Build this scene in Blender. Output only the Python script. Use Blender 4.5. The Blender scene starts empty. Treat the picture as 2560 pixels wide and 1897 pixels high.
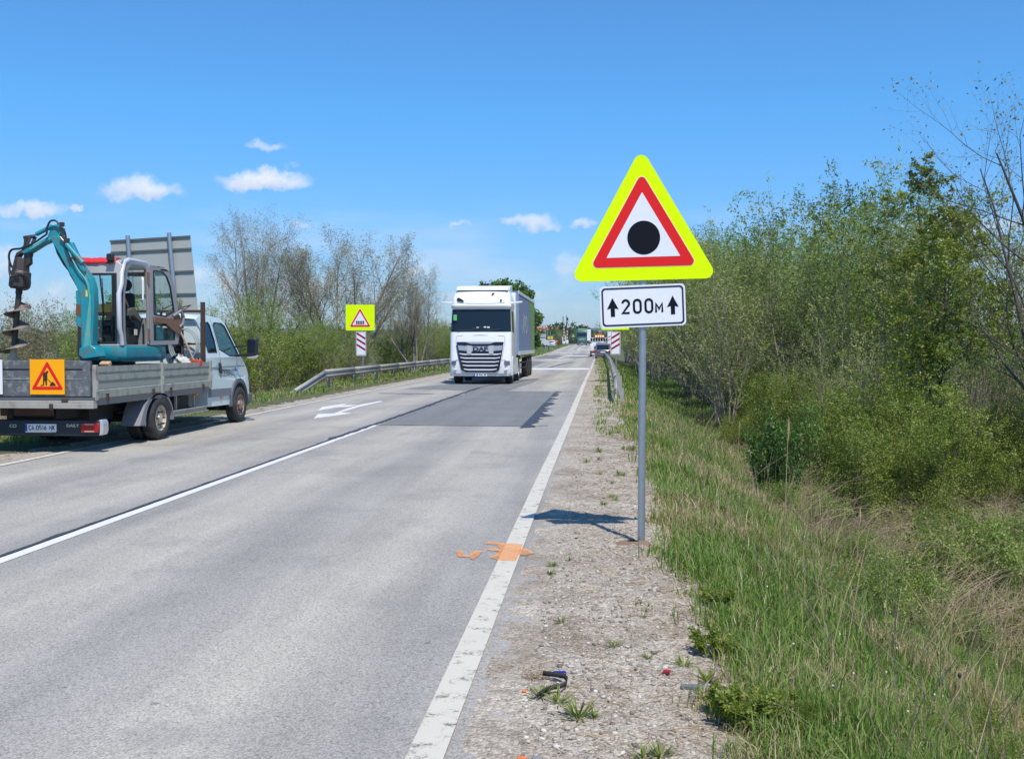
import bpy, bmesh, math, random
import numpy as np
from mathutils import Vector, Matrix
from mathutils.geometry import tessellate_polygon

S = bpy.context.scene
COL = S.collection
RAD = math.radians

# ------------------------------------------------------------------ camera, sky, sun, exposure
CAM_H, FPX, YAW, PITCH = 1.62, 2550.0, RAD(4.82), RAD(1.94)
cam = bpy.data.cameras.new('camera'); camo = bpy.data.objects.new('camera', cam); COL.objects.link(camo)
camo.location = (0, 0, CAM_H); camo.rotation_euler = (RAD(90) - PITCH, 0, YAW)
cam.sensor_width = 36; cam.lens = 36 * FPX / 2560; cam.clip_end = 20000; cam.clip_start = 0.05
S.camera = camo
TO_SUN = Vector((.24, -.52, 1.0)).normalized()
SUN_EL = math.asin(TO_SUN.z); SUN_AZ = math.atan2(TO_SUN.x, TO_SUN.y)
sun = bpy.data.lights.new('sun', 'SUN'); suno = bpy.data.objects.new('sun', sun); COL.objects.link(suno)
sun.energy = 4.6; sun.angle = RAD(0.5); sun.color = (1.0, 0.955, 0.88)
suno.rotation_euler = TO_SUN.to_track_quat('Z', 'Y').to_euler(); suno.location = (30, -30, 60)
S.view_settings.view_transform = 'Standard'; S.view_settings.look = 'None'
S.view_settings.gamma = 1; S.view_settings.use_curve_mapping = False
S.view_settings.exposure = 0.12

class NT:
    """small node tree helper"""
    def __init__(s, tree): s.t = tree; s.n = tree.nodes; s.l = tree.links
    def new(s, kind, **kw):
        nd = s.n.new(kind)
        for k, v in kw.items():
            if k == 'inp':
                for a, b in v.items():
                    if hasattr(b, 'links') or isinstance(b, bpy.types.NodeSocket): s.l.new(b, nd.inputs[a])
                    else: nd.inputs[a].default_value = b
            else: setattr(nd, k, v)
        return nd
    def math(s, op, a, b=None, c=None, clamp=False):
        nd = s.n.new('ShaderNodeMath'); nd.operation = op; nd.use_clamp = clamp
        for i, v in enumerate((a, b, c)):
            if v is None: continue
            if isinstance(v, bpy.types.NodeSocket): s.l.new(v, nd.inputs[i])
            else: nd.inputs[i].default_value = v
        return nd.outputs[0]
    def ramp(s, fac, stops, interp='LINEAR'):
        nd = s.n.new('ShaderNodeValToRGB'); cr = nd.color_ramp; cr.interpolation = interp
        while len(cr.elements) > len(stops): cr.elements.remove(cr.elements[-1])
        while len(cr.elements) < len(stops): cr.elements.new(0.5)
        for e, (p, c) in zip(cr.elements, stops):
            e.position = p; e.color = (c[0], c[1], c[2], 1) if not isinstance(c, (int, float)) else (c, c, c, 1)
        s.l.new(fac, nd.inputs[0]); return nd.outputs[0]
    def mix(s, fac, a, b, blend='MIX'):
        nd = s.n.new('ShaderNodeMix'); nd.data_type = 'RGBA'; nd.blend_type = blend
        for i, v in ((0, fac), (6, a), (7, b)):
            if isinstance(v, bpy.types.NodeSocket): s.l.new(v, nd.inputs[i])
            elif i == 0: nd.inputs[0].default_value = v
            else: nd.inputs[i].default_value = (v[0], v[1], v[2], 1)
        return nd.outputs[2]
    def noise(s, vec, scale, detail=3, rough=.55, dist=0):
        nd = s.new('ShaderNodeTexNoise', inp={'Scale': scale, 'Detail': detail, 'Roughness': rough, 'Distortion': dist})
        if vec is not None: s.l.new(vec, nd.inputs['Vector'])
        return nd.outputs['Fac']

W = bpy.data.worlds.new('World'); S.world = W; W.use_nodes = True
w = NT(W.node_tree); w.n.clear()
sky = w.new('ShaderNodeTexSky', sky_type='NISHITA', sun_disc=False, sun_elevation=SUN_EL, sun_rotation=SUN_AZ,
            altitude=300, air_density=1.0, dust_density=0.0, ozone_density=3.5)
tc = w.new('ShaderNodeTexCoord'); sep = w.new('ShaderNodeSeparateXYZ', inp={0: tc.outputs['Generated']})
dx, dy, dz = sep.outputs
ys = w.math('MAXIMUM', dy, 0.05)
cu = w.math('DIVIDE', dx, ys); cv = w.math('DIVIDE', dz, ys)
nvec = w.new('ShaderNodeCombineXYZ', inp={0: cu, 1: cv, 2: 0.0}).outputs[0]
n1 = w.noise(nvec, 34, 5, .62); n2 = w.noise(nvec, 9, 3, .5)
# direction -> (u, v) of every cloud: u sideways, v upwards, half width, half height, density
def uv_of(px, py):
    fw = Vector((-math.sin(YAW)*math.cos(PITCH), math.cos(YAW)*math.cos(PITCH), -math.sin(PITCH)))
    rt = Vector((math.cos(YAW), math.sin(YAW), 0)); up = rt.cross(fw)
    d = fw + rt*(px-1280)/FPX - up*(py-948.5)/FPX
    return d.x/d.y, d.z/d.y
CLOUDS = [(70, 458, 82, 20, 1.0), (165, 458, 20, 10, .7), (313, 420, 98, 30, 1.1), (573, 401, 104, 25, 1.1), (578, 317, 56, 13, .6),
          (632, 360, 18, 8, .35), (655, 495, 34, 11, .75), (995, 493, 26, 9, .7), (1150, 491, 72, 19, .85), (1270, 490, 36, 11, .75),
          (1243, 580, 34, 34, .6), (1262, 612, 60, 20, .4), (1220, 640, 60, 22, .35), (6, 590, 62, 40, .8), (903, 592, 44, 14, .7), (492, 622, 34, 24, .8), (560, 690, 90, 26, .5),
          (2090, 500, 150, 28, .7), (1600, 600, 110, 30, .5), (1240, 672, 90, 15, .4), (450, 600, 60, 22, .5), (700, 640, 80, 18, .45), (1000, 650, 60, 14, .35), (120, 640, 90, 24, .5)]
wc = w.new('ShaderNodeTexNoise', inp={'Vector': nvec, 'Scale': 42.0, 'Detail': 6.0, 'Roughness': .6}).outputs['Color']
ws_ = w.new('ShaderNodeSeparateColor', inp={0: wc}).outputs
cu = w.math('MULTIPLY_ADD', w.math('SUBTRACT', ws_[0], .5), .040, cu); cv = w.math('MULTIPLY_ADD', w.math('SUBTRACT', ws_[1], .5), .030, cv)
tot = None; shade = None
for (cx, cy, a, b, dens) in CLOUDS:
    u0, v0 = uv_of(cx*1.1485, cy*1.1485); a_, b_ = a*1.1*1.1485/FPX, b*1.35*1.1485/FPX
    du = w.math('MULTIPLY_ADD', cu, 1/a_, -u0/a_); dv = w.math('MULTIPLY_ADD', cv, 1/b_, -v0/b_)
    # flat base: distances below the centre count double
    dvn = w.math('MAXIMUM', dv, w.math('MULTIPLY', dv, -1.9))
    r2 = w.math('ADD', w.math('MULTIPLY', du, du), w.math('MULTIPLY', dvn, dvn))
    m = w.math('MULTIPLY_ADD', r2, -dens*.8, dens)
    m = w.math('MAXIMUM', m, 0.0)
    tot = m if tot is None else w.math('MAXIMUM', tot, m)
    g = w.math('MULTIPLY', m, dv)
    shade = g if shade is None else w.math('ADD', shade, g)
# faint, generic far cloud all round the horizon
mp = w.new('ShaderNodeMapping', inp={'Vector': tc.outputs['Generated'], 'Scale': (1, 1, 5)}).outputs[0]
band = w.ramp(dz, [(0.0, 0.55), (0.08, 0.42), (0.15, 0.0)])
gen = w.math('MULTIPLY', w.ramp(w.noise(mp, 5.5, 5, .6), [(.46, 0), (.68, 1)]), band)
puff = w.math('MULTIPLY_ADD', w.math('ADD', w.math('MULTIPLY', n1, .75), w.math('MULTIPLY', n2, .45)), 2.3, -1.38)
cov = w.math('MULTIPLY', tot, 1.25); cov = w.math('ADD', cov, w.math('MULTIPLY', w.math('MULTIPLY', puff, 1.0), w.math('MINIMUM', w.math('MULTIPLY', tot, 6), 1)))
cov = w.new('ShaderNodeMapRange', interpolation_type='SMOOTHSTEP', inp={'Value': cov, 'From Min': .05, 'From Max': 1.45, 'To Min': 0, 'To Max': .86}).outputs[0]
cov = w.math('MAXIMUM', cov, w.math('MULTIPLY', gen, .8), clamp=True)
hs = w.new('ShaderNodeHueSaturation', inp={'Hue': .497, 'Saturation': 1.12, 'Value': 1.0, 'Fac': 1.0, 'Color': sky.outputs[0]}).outputs[0]
hs = w.mix(1.0, hs, (1.02, 1.13, 1.34), 'MULTIPLY')
hs = w.mix(1.0, hs, w.ramp(dz, [(0, (.54, .60, .66)), (.044, (.55, .63, .71)), (.123, (.57, .78, .88)), (.22, (.56, .93, 1.0)), (.34, (.70, .97, 1.02)), (.8, (.80, 1.0, 1.0))]), 'MULTIPLY')
cl = w.ramp(w.math('MULTIPLY_ADD', shade, .6, .62), [(0.25, (4.6, 5.1, 6.3)), (0.8, (7.4, 7.6, 8.0))])
clm = w.n.new('ShaderNodeValToRGB'); w.n.remove(clm)
fin = w.mix(cov, hs, cl)
bg = w.new('ShaderNodeBackground', inp={'Color': fin, 'Strength': 0.12})
wo = w.new('ShaderNodeOutputWorld'); w.l.new(bg.outputs[0], wo.inputs[0])

# ------------------------------------------------------------------ photograph geometry: where a pixel of the 2560x1897 photograph falls on a plane of the place
_fw = np.array([-math.sin(YAW)*math.cos(PITCH), math.cos(YAW)*math.cos(PITCH), -math.sin(PITCH)])
_rt = np.array([math.cos(YAW), math.sin(YAW), 0]); _up = np.cross(_rt, _fw)
def _ray(x, y): return _fw + _rt*(x-1280)/FPX - _up*(y-948.5)/FPX
def G(x, y, z=0.): d = _ray(x, y); return d*(z-CAM_H)/d[2] + np.array([0, 0, CAM_H])
def PX(x, y, X): d = _ray(x, y); return d*X/d[0] + np.array([0, 0, CAM_H])
def PY(x, y, Y): d = _ray(x, y); return d*Y/d[1] + np.array([0, 0, CAM_H])

# ------------------------------------------------------------------ terrain
_py = np.array([-100, 0, 112, 130, 150, 180, 220, 258, 300, 340, 500, 20000.]); _pz = np.array([0, 0, 0, .04, .12, .36, .98, 1.55, 1.95, 2.05, 2.0, 2.0])
_cy = np.array([-100, 180, 200, 220, 258, 300, 400, 900, 20000.]); _cx = np.array([0, 0, .25, .6, 1.5, 2.8, 6., 30., 400.])
def zr(Y): return np.interp(Y, _py, _pz)
def cxr(Y): return np.interp(Y, _cy, _cx)
def sst(a, b, x): t = np.clip((x-a)/(b-a), 0, 1); return t*t*(3-2*t)
def wob(X, Y, s=1.):
    return (np.sin(X*1.7*s+Y*.9*s)+np.sin(X*.6*s-Y*1.3*s+2)+.6*np.sin(X*3.1*s+Y*2.7*s+1)+.5*np.sin(Y*4.3*s-X*2.2*s))/3.1
def T(X, Y):
    X = np.asarray(X, float); Y = np.asarray(Y, float); x = X - cxr(Y)
    z = zr(Y)*(1-sst(30, 120, abs(x+4)))
    rr = sst(.55, 4.4, x); ll = sst(10.6, 14.5, -x)
    z = z - .03*sst(.3, .8, x) - 1.42*rr - .95*ll
    z = z + wob(X, Y, .8)*.09*sst(.9, 2.5, x) + wob(X, Y, .6)*.10*ll
    return z

# ------------------------------------------------------------------ object helpers
def tag(o, label=None, cat=None, group=None, kind=None):
    if label: o['label'] = label
    if cat: o['category'] = cat
    if group: o['group'] = group
    if kind: o['kind'] = kind
    return o
def empty(name, loc=(0, 0, 0), rz=0, label=None, cat=None, group=None):
    o = bpy.data.objects.new(name, None); COL.objects.link(o); o.location = loc; o.rotation_euler = (0, 0, rz)
    o.empty_display_size = .2
    return tag(o, label, cat, group)
def copy_tree(o, parent=None):
    c = o.copy(); COL.objects.link(c)
    if parent is not None: c.parent = parent
    for ch in list(o.children): copy_tree(ch, c)
    return c

class MB:
    def __init__(s): s.v = []; s.f = []; s.m = []; s.cur = 0
    def mat(s, i): s.cur = i; return s
    def add(s, vs, fs):
        o = len(s.v); s.v.extend([tuple(map(float, p)) for p in vs])
        for f in fs: s.f.append([i+o for i in f]); s.m.append(s.cur)
        return s
    def box(s, c, d, R=None):
        x, y, z = d[0]/2, d[1]/2, d[2]/2
        vs = [Vector((a*x, b*y, e*z)) for a in (-1, 1) for b in (-1, 1) for e in (-1, 1)]
        if R is not None: vs = [R @ q for q in vs]
        c = Vector(c); vs = [q+c for q in vs]
        return s.add(vs, [(0, 1, 3, 2), (4, 6, 7, 5), (0, 4, 5, 1), (2, 3, 7, 6), (0, 2, 6, 4), (1, 5, 7, 3)])
    def b2(s, a, b):
        return s.box([(a[i]+b[i])/2 for i in range(3)], [abs(a[i]-b[i]) for i in range(3)])
    def prism(s, poly, fn, a, b):
        n = len(poly); vs = [fn(u, v, a) for u, v in poly] + [fn(u, v, b) for u, v in poly]
        return s.add(vs, [tuple(range(n))[::-1], tuple(range(n, 2*n))] + [(i, (i+1) % n, (i+1) % n+n, i+n) for i in range(n)])
    def plate(s, loops, fn, a, b):
        flat = [p for lp in loops for p in lp]; N = len(flat)
        tr = tessellate_polygon([[Vector((p[0], p[1], 0)) for p in lp] for lp in loops])
        vs = [fn(u, v, a) for u, v in flat] + [fn(u, v, b) for u, v in flat]
        fs = [tuple(t) for t in tr] + [tuple(i+N for i in t)[::-1] for t in tr]
        o = 0
        for lp in loops:
            n = len(lp); fs += [(o+i, o+(i+1) % n, o+(i+1) % n+N, o+i+N) for i in range(n)]; o += n
        return s.add(vs, fs)
    def tube(s, pts, r, n=6, caps=True):
        pts = [Vector(p) for p in pts]; k = len(pts); rs = r if hasattr(r, '__len__') else [r]*k
        vs = []; prev = None
        for i, p in enumerate(pts):
            d = (pts[min(i+1, k-1)]-pts[max(i-1, 0)])
            if d.length < 1e-9: d = Vector((0, 0, 1))
            d.normalize()
            if prev is None: a = d.orthogonal().normalized()
            else:
                a = prev - d*prev.dot(d)
                a = a.normalized() if a.length > 1e-6 else d.orthogonal().normalized()
            prev = a; b = d.cross(a)
            for j in range(n):
                t = 2*math.pi*j/n; vs.append(p + a*math.cos(t)*rs[i] + b*math.sin(t)*rs[i])
        fs = [(i*n+j, i*n+(j+1) % n, (i+1)*n+(j+1) % n, (i+1)*n+j) for i in range(k-1) for j in range(n)]
        if caps: fs += [tuple(range(n))[::-1], tuple(range((k-1)*n, k*n))]
        return s.add(vs, fs)
    def cyl(s, p0, p1, r, r1=None, n=16): return s.tube([p0, p1], [r, r if r1 is None else r1], n)
    def lathe(s, c, axis, prof, n=24):
        """prof: (radius, distance along axis) pairs"""
        c = Vector(c); d = Vector(axis).normalized(); a = d.orthogonal().normalized(); b = d.cross(a); k = len(prof); vs = []
        for (r, h) in prof:
            for j in range(n):
                t = 2*math.pi*j/n; vs.append(c + d*h + (a*math.cos(t) + b*math.sin(t))*r)
        fs = [(i*n+j, i*n+(j+1) % n, (i+1)*n+(j+1) % n, (i+1)*n+j) for i in range(k-1) for j in range(n)]
        return s.add(vs, fs)
    def ball(s, c, r, nu=10, nv=7):
        r = (r, r, r) if not hasattr(r, '__len__') else r; vs = []
        for i in range(nv+1):
            t = math.pi*i/nv
            for j in range(nu):
                p = 2*math.pi*j/nu; vs.append((c[0]+r[0]*math.sin(t)*math.cos(p), c[1]+r[1]*math.sin(t)*math.sin(p), c[2]+r[2]*math.cos(t)))
        return s.add(vs, [(i*nu+j, (i+1)*nu+j, (i+1)*nu+(j+1) % nu, i*nu+(j+1) % nu) for i in range(nv) for j in range(nu)])
    def grid(s, rows):
        n = len(rows[0]); vs = [p for r in rows for p in r]
        return s.add(vs, [(i*n+j, i*n+j+1, (i+1)*n+j+1, (i+1)*n+j) for i in range(len(rows)-1) for j in range(n-1)])
    def build(s, name, mats, parent=None, bevel=0, smooth=False, loc=None, solid=0, angle=40):
        me = bpy.data.meshes.new(name); me.from_pydata(s.v, [], s.f)
        mats = mats if isinstance(mats, (list, tuple)) else [mats]
        for m in mats: me.materials.append(m)
        me.polygons.foreach_set('material_index', s.m)
        bm = bmesh.new(); bm.from_mesh(me); bmesh.ops.remove_doubles(bm, verts=bm.verts, dist=1e-5)
        bmesh.ops.recalc_face_normals(bm, faces=bm.faces); bm.to_mesh(me); bm.free()
        if smooth or bevel:
            me.shade_smooth(); me.set_sharp_from_angle(angle=RAD(angle))
        o = bpy.data.objects.new(name, me); COL.objects.link(o)
        if parent is not None: o.parent = parent
        if loc is not None: o.location = loc
        if solid:
            md = o.modifiers.new('solid', 'SOLIDIFY'); md.thickness = solid; md.offset = -1
        if bevel:
            md = o.modifiers.new('bevel', 'BEVEL'); md.width = bevel; md.segments = 2; md.limit_method = 'ANGLE'; md.angle_limit = RAD(35); md.harden_normals = False
        return o

def np_mesh(name, verts, k, mats, tint=None, parent=None, faces=None, link=True):
    """verts (N,3) taken k at a time as faces unless faces (M,k) is given; tint: value per vertex"""
    N = len(verts); faces = np.arange(N, dtype=np.int32).reshape(-1, k) if faces is None else np.asarray(faces, dtype=np.int32)
    M = len(faces); me = bpy.data.meshes.new(name)
    me.vertices.add(N); me.vertices.foreach_set('co', np.ascontiguousarray(verts, dtype=np.float32).ravel())
    me.loops.add(M*k); me.loops.foreach_set('vertex_index', faces.ravel())
    me.polygons.add(M); me.polygons.foreach_set('loop_start', np.arange(0, M*k, k, dtype=np.int32))
    try: me.polygons.foreach_set('loop_total', np.full(M, k, dtype=np.int32))
    except Exception: pass
    for m in (mats if isinstance(mats, (list, tuple)) else [mats]): me.materials.append(m)
    if tint is not None:
        at = me.attributes.new('tint', 'FLOAT', 'POINT'); at.data.foreach_set('value', np.ascontiguousarray(tint, dtype=np.float32))
    me.update(calc_edges=True)
    if not link: return me
    o = bpy.data.objects.new(name, me); COL.objects.link(o)
    if parent is not None: o.parent = parent
    return o

def text_mesh(body, size, extrude=.001, xs=1.0, bold=0.0, align='CENTER', space=1.0):
    """lettering as (verts, faces), centred, in the x-y plane"""
    c = bpy.data.curves.new('lettering', 'FONT'); c.body = body; c.size = size; c.extrude = extrude; c.align_x = align; c.align_y = 'CENTER'
    c.offset = bold; c.resolution_u = 4; c.space_character = space
    o = bpy.data.objects.new('lettering', c); COL.objects.link(o)
    dg = bpy.context.evaluated_depsgraph_get(); me = bpy.data.meshes.new_from_object(o.evaluated_get(dg))
    vs = [(v.co.x*xs, v.co.y, v.co.z) for v in me.vertices]; fs = [tuple(p.vertices) for p in me.polygons]
    bpy.data.objects.remove(o); bpy.data.curves.remove(c); bpy.data.meshes.remove(me)
    return vs, fs
def put_text(mb, body, size, fn, **kw):
    vs, fs = text_mesh(body, size, **kw); mb.add([fn(*p) for p in vs], fs)

def _arc(cx, cy, rx, ry, a0, a1, n=10): return [(cx+rx*math.cos(RAD(a0+(a1-a0)*i/n)), cy+ry*math.sin(RAD(a0+(a1-a0)*i/n))) for i in range(n+1)]
GLYPH = {  # letter strokes in a cell 1 high; (width, strokes)
 '0': (.56, [_arc(.28, .72, .22, .22, 0, 180)+_arc(.28, .28, .22, .22, 180, 360)+[(.50, .72)]]),
 '1': (.34, [[(.04, .74), (.24, .94), (.24, .06)]]), '2': (.56, [_arc(.28, .70, .22, .24, 170, -20)+[(.07, .06), (.52, .06)]]),
 '5': (.54, [[(.47, .94), (.12, .94), (.09, .54)]+_arc(.27, .34, .23, .27, 130, -150)]), '6': (.56, [_arc(.28, .30, .21, .24, 0, 360, 16), [(.40, .94), (.10, .42)]]),
 '9': (.56, [_arc(.28, .70, .21, .24, 0, 360, 16), [(.16, .06), (.46, .58)]]), 'A': (.58, [[(.04, .03), (.29, .96), (.54, .03)], [(.14, .32), (.44, .32)]]),
 'C': (.54, [_arc(.30, .70, .23, .25, 20, 180)+_arc(.30, .30, .23, .25, 180, 340)]), 'M': (.66, [[(.07, .03), (.07, .94), (.33, .38), (.59, .94), (.59, .03)]]),
 'K': (.56, [[(.08, .03), (.08, .97)], [(.50, .97), (.12, .46)], [(.22, .56), (.52, .03)]]), 'T': (.54, [[(.03, .94), (.51, .94)], [(.27, .94), (.27, .03)]]),
 'P': (.54, [[(.08, .03), (.08, .94), (.28, .94)]+_arc(.28, .70, .20, .24, 90, -90)+[(.08, .46)]]), 'G_': (.48, [[(.08, .03), (.08, .94), (.47, .94)]]),
 'P_': (.58, [[(.08, .03), (.08, .94), (.50, .94), (.50, .03)]]), 'U_': (.54, [[(.05, .97), (.28, .42)], [(.50, .97), (.20, .06), (.08, .06)]]),
 'N': (.58, [[(.08, .03), (.08, .94), (.50, .06), (.50, .97)]]), 'X': (.56, [[(.05, .03), (.51, .97)], [(.05, .97), (.51, .03)]]), 'B': (.56, [[(.08, .5), (.30, .5)]+_arc(.28, .28, .22, .22, 90, -90)+[(.08, .06), (.08, .94), (.28, .94)]+_arc(.28, .72, .20, .22, 90, -90)]),
 '.': (.22, [[(.08, .03), (.08, .14)]]), ' ': (.30, [])}
def put_strokes(mb, chars, h, fn, wt=.13, xs=1., gap=.14, d=.0012):
    tw = sum(GLYPH[c][0]+gap for c in chars)-gap; x = -tw/2; k = 0
    for c in chars:
        wd, strokes = GLYPH[c]
        for st in strokes:
            P = [Vector(((x+a)*h*xs, (b-.5)*h)) for a, b in st]; L, R_ = [], []
            for i, p in enumerate(P):
                a = (p-P[i-1]).normalized() if i else None; b = (P[i+1]-p).normalized() if i < len(P)-1 else None
                t = ((a or b)+(b or a)); t = t.normalized() if t.length > 1e-6 else (a or b); n = Vector((-t.y, t.x)); q = 1/max(.5, n.dot(Vector((-(a or b).y, (a or b).x))))
                L.append(p+n*wt*h/2*min(q, 1.6)); R_.append(p-n*wt*h/2*min(q, 1.6))
            z = d*(1+.06*(k % 5)); k += 1; n0 = len(P)
            mb.add([fn(p.x, p.y, z) for p in L]+[fn(p.x, p.y, z) for p in R_], [(i, i+1, n0+i+1, n0+i) for i in range(n0-1)])
        x += wd+gap

# ------------------------------------------------------------------ materials
MATS = {}
def mat(name, col, rough=.5, metal=0., var=0., vscale=6., dirt=None, dscale=3., dlo=.5, dhi=.7, bump=0., bscale=60., coat=0., spec=.5, emit=None, trans=0.):
    if name in MATS: return MATS[name]
    m = bpy.data.materials.new(name); m.use_nodes = True; t = NT(m.node_tree); b = t.n['Principled BSDF']
    tcd = t.new('ShaderNodeTexCoord').outputs['Object']
    c = None
    if var > 0:
        n = t.noise(tcd, vscale, 4)
        c = t.mix(n, [x*(1-var) for x in col], [min(1, x*(1+var)) for x in col])
    if dirt is not None:
        n = t.noise(tcd, dscale, 6, .65)
        f = t.ramp(n, [(dlo, 0.), (dhi, 1.)])
        c = t.mix(f, c if c is not None else col, dirt)
    if c is not None: t.l.new(c, b.inputs['Base Color'])
    else: b.inputs['Base Color'].default_value = (*col, 1)
    b.inputs['Roughness'].default_value = rough; b.inputs['Metallic'].default_value = metal
    b.inputs['Coat Weight'].default_value = coat; b.inputs['Coat Roughness'].default_value = .08
    b.inputs['Specular IOR Level'].default_value = spec
    if trans: b.inputs['Transmission Weight'].default_value = trans
    if bump:
        bn = t.new('ShaderNodeBump', inp={'Strength': bump, 'Distance': .01, 'Height': t.noise(tcd, bscale, 4)})
        t.l.new(bn.outputs[0], b.inputs['Normal'])
    if emit: b.inputs['Emission Color'].default_value = (*emit[:3], 1); b.inputs['Emission Strength'].default_value = emit[3]
    MATS[name] = m; return m

def glass_mat(name, tint, alpha=.35):
    m = bpy.data.materials.new(name); m.use_nodes = True; t = NT(m.node_tree); t.n.clear()
    tr = t.new('ShaderNodeBsdfTransparent', inp={'Color': (*tint, 1)}); gl = t.new('ShaderNodeBsdfGlossy', inp={'Color': (.9, .95, 1, 1), 'Roughness': .03})
    fr = t.new('ShaderNodeLayerWeight', inp={'Blend': .5}); f = t.math('MULTIPLY_ADD', t.math('POWER', fr.outputs['Facing'], 5.0), .8, .035)
    mx = t.new('ShaderNodeMixShader', inp={0: f, 1: tr.outputs[0], 2: gl.outputs[0]}); o = t.new('ShaderNodeOutputMaterial'); t.l.new(mx.outputs[0], o.inputs[0])
    return m

def leaf_mat(name, stops, transl=.35, rough=.5):
    m = bpy.data.materials.new(name); m.use_nodes = True; t = NT(m.node_tree); t.n.clear()
    at = t.new('ShaderNodeAttribute', attribute_name='tint')
    oi = t.new('ShaderNodeObjectInfo')
    f = t.math('ADD', at.outputs['Fac'], t.math('MULTIPLY_ADD', oi.outputs['Random'], .24, -.12))
    c = t.ramp(f, stops)
    b = t.new('ShaderNodeBsdfPrincipled', inp={'Base Color': c, 'Roughness': rough, 'Specular IOR Level': .35})
    tr = t.new('ShaderNodeBsdfTranslucent', inp={'Color': t.mix(1.0, c, (1.25, 1.3, .6), 'MULTIPLY')})
    mx = t.new('ShaderNodeMixShader', inp={0: transl, 1: b.outputs[0], 2: tr.outputs[0]}); o = t.new('ShaderNodeOutputMaterial'); t.l.new(mx.outputs[0], o.inputs[0])
    return m

def asphalt_mat(name, lo, hi, wheel=True, grain=1.0):
    m = bpy.data.materials.new(name); m.use_nodes = True; t = NT(m.node_tree); b = t.n['Principled BSDF']
    P = t.new('ShaderNodeNewGeometry').outputs['Position']
    v = t.new('ShaderNodeTexVoronoi', feature='F1', inp={'Vector': P, 'Scale': 105.0*grain, 'Randomness': 1.0})
    sp = t.ramp(v.outputs['Color'], [(.0, .50), (.2, .84), (.6, 1.02), (1, 1.22)])
    vc = t.ramp(v.outputs['Distance'], [(.0, 1.0), (.45, .98), (.8, .70)])
    n0 = t.noise(P, 38, 4, .7); n0 = t.ramp(n0, [(.3, .84), (.5, 1.0), (.75, 1.09)])
    c = t.mix(1.0, t.mix(1.0, sp, vc, 'MULTIPLY'), n0, 'MULTIPLY')
    # broad mottling, lengthwise staining
    mp = t.new('ShaderNodeMapping', inp={'Vector': P, 'Scale': (1.3, .10, 1)}).outputs[0]
    n1 = t.noise(mp, 1.6, 4, .6); n2 = t.noise(P, .55, 4, .6)
    f = t.math('ADD', t.math('MULTIPLY', n1, .6), t.math('MULTIPLY', n2, .4))
    base = t.ramp(f, [(.36, lo), (.62, hi)])
    if wheel:
        sx = t.new('ShaderNodeSeparateXYZ', inp={0: P}).outputs[0]
        sx = t.math('ADD', sx, t.math('MULTIPLY_ADD', t.noise(mp, 1.0, 2), .5, -.25))
        # darker polished wheel tracks: period of 1.85 m across both lanes
        s_ = t.math('SINE', t.math('MULTIPLY_ADD', sx, 2*math.pi/1.85, 1.05))
        wt = t.math('MULTIPLY_ADD', s_, .115, .95)
        base = t.mix(1.0, base, t.new('ShaderNodeCombineColor', inp={0: wt, 1: wt, 2: t.math('MULTIPLY_ADD', s_, .085, .965)}).outputs[0], 'MULTIPLY')
    c = t.mix(1.0, base, c, 'MULTIPLY')
    # oil drips and scattered tar specks
    vs = t.new('ShaderNodeTexVoronoi', inp={'Vector': P, 'Scale': 1.7}); sv = t.math('LESS_THAN', t.math('ADD', vs.outputs['Distance'], t.math('MULTIPLY', t.noise(P, 30, 2), .05)), .055)
    vs2 = t.new('ShaderNodeTexVoronoi', inp={'Vector': P, 'Scale': 6.5}); sv2 = t.math('LESS_THAN', vs2.outputs['Distance'], .045)
    c = t.mix(t.math('MULTIPLY', t.math('MAXIMUM', sv, sv2), .55), c, (.09, .085, .08))
    n5 = t.noise(P, .9, 5, .7); c = t.mix(t.ramp(n5, [(.54, 0), (.70, .42)]), c, (.19, .185, .18))
    t.l.new(c, b.inputs['Base Color']); b.inputs['Roughness'].default_value = .78; b.inputs['Specular IOR Level'].default_value = .35
    bn = t.new('ShaderNodeBump', inp={'Strength': .55, 'Distance': .006, 'Height': v.outputs['Distance']})
    t.l.new(bn.outputs[0], b.inputs['Normal'])
    return m

def paint_mat(name, col, lo=.34, hi=.46, scale=9., worn=True, streak=None):
    m = bpy.data.materials.new(name); m.use_nodes = True; t = NT(m.node_tree); t.n.clear()
    P = t.new('ShaderNodeNewGeometry').outputs['Position']
    vec = P if streak is None else t.new('ShaderNodeMapping', inp={'Vector': P, 'Scale': streak}).outputs[0]
    n = t.math('ADD', t.math('MULTIPLY', t.noise(vec, scale, 5, .7), .7), t.math('MULTIPLY', t.noise(P, 130, 3, .7), .3))
    a = t.ramp(n, [(lo, 0.), (hi, 1.)])
    cc = t.mix(t.noise(P, 3, 4), [x*.88 for x in col], col)
    b = t.new('ShaderNodeBsdfPrincipled', inp={'Base Color': cc, 'Roughness': .65})
    tr = t.new('ShaderNodeBsdfTransparent')
    mx = t.new('ShaderNodeMixShader', inp={0: a, 1: tr.outputs[0], 2: b.outputs[0]}); o = t.new('ShaderNodeOutputMaterial'); t.l.new(mx.outputs[0], o.inputs[0])
    return m

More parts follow.
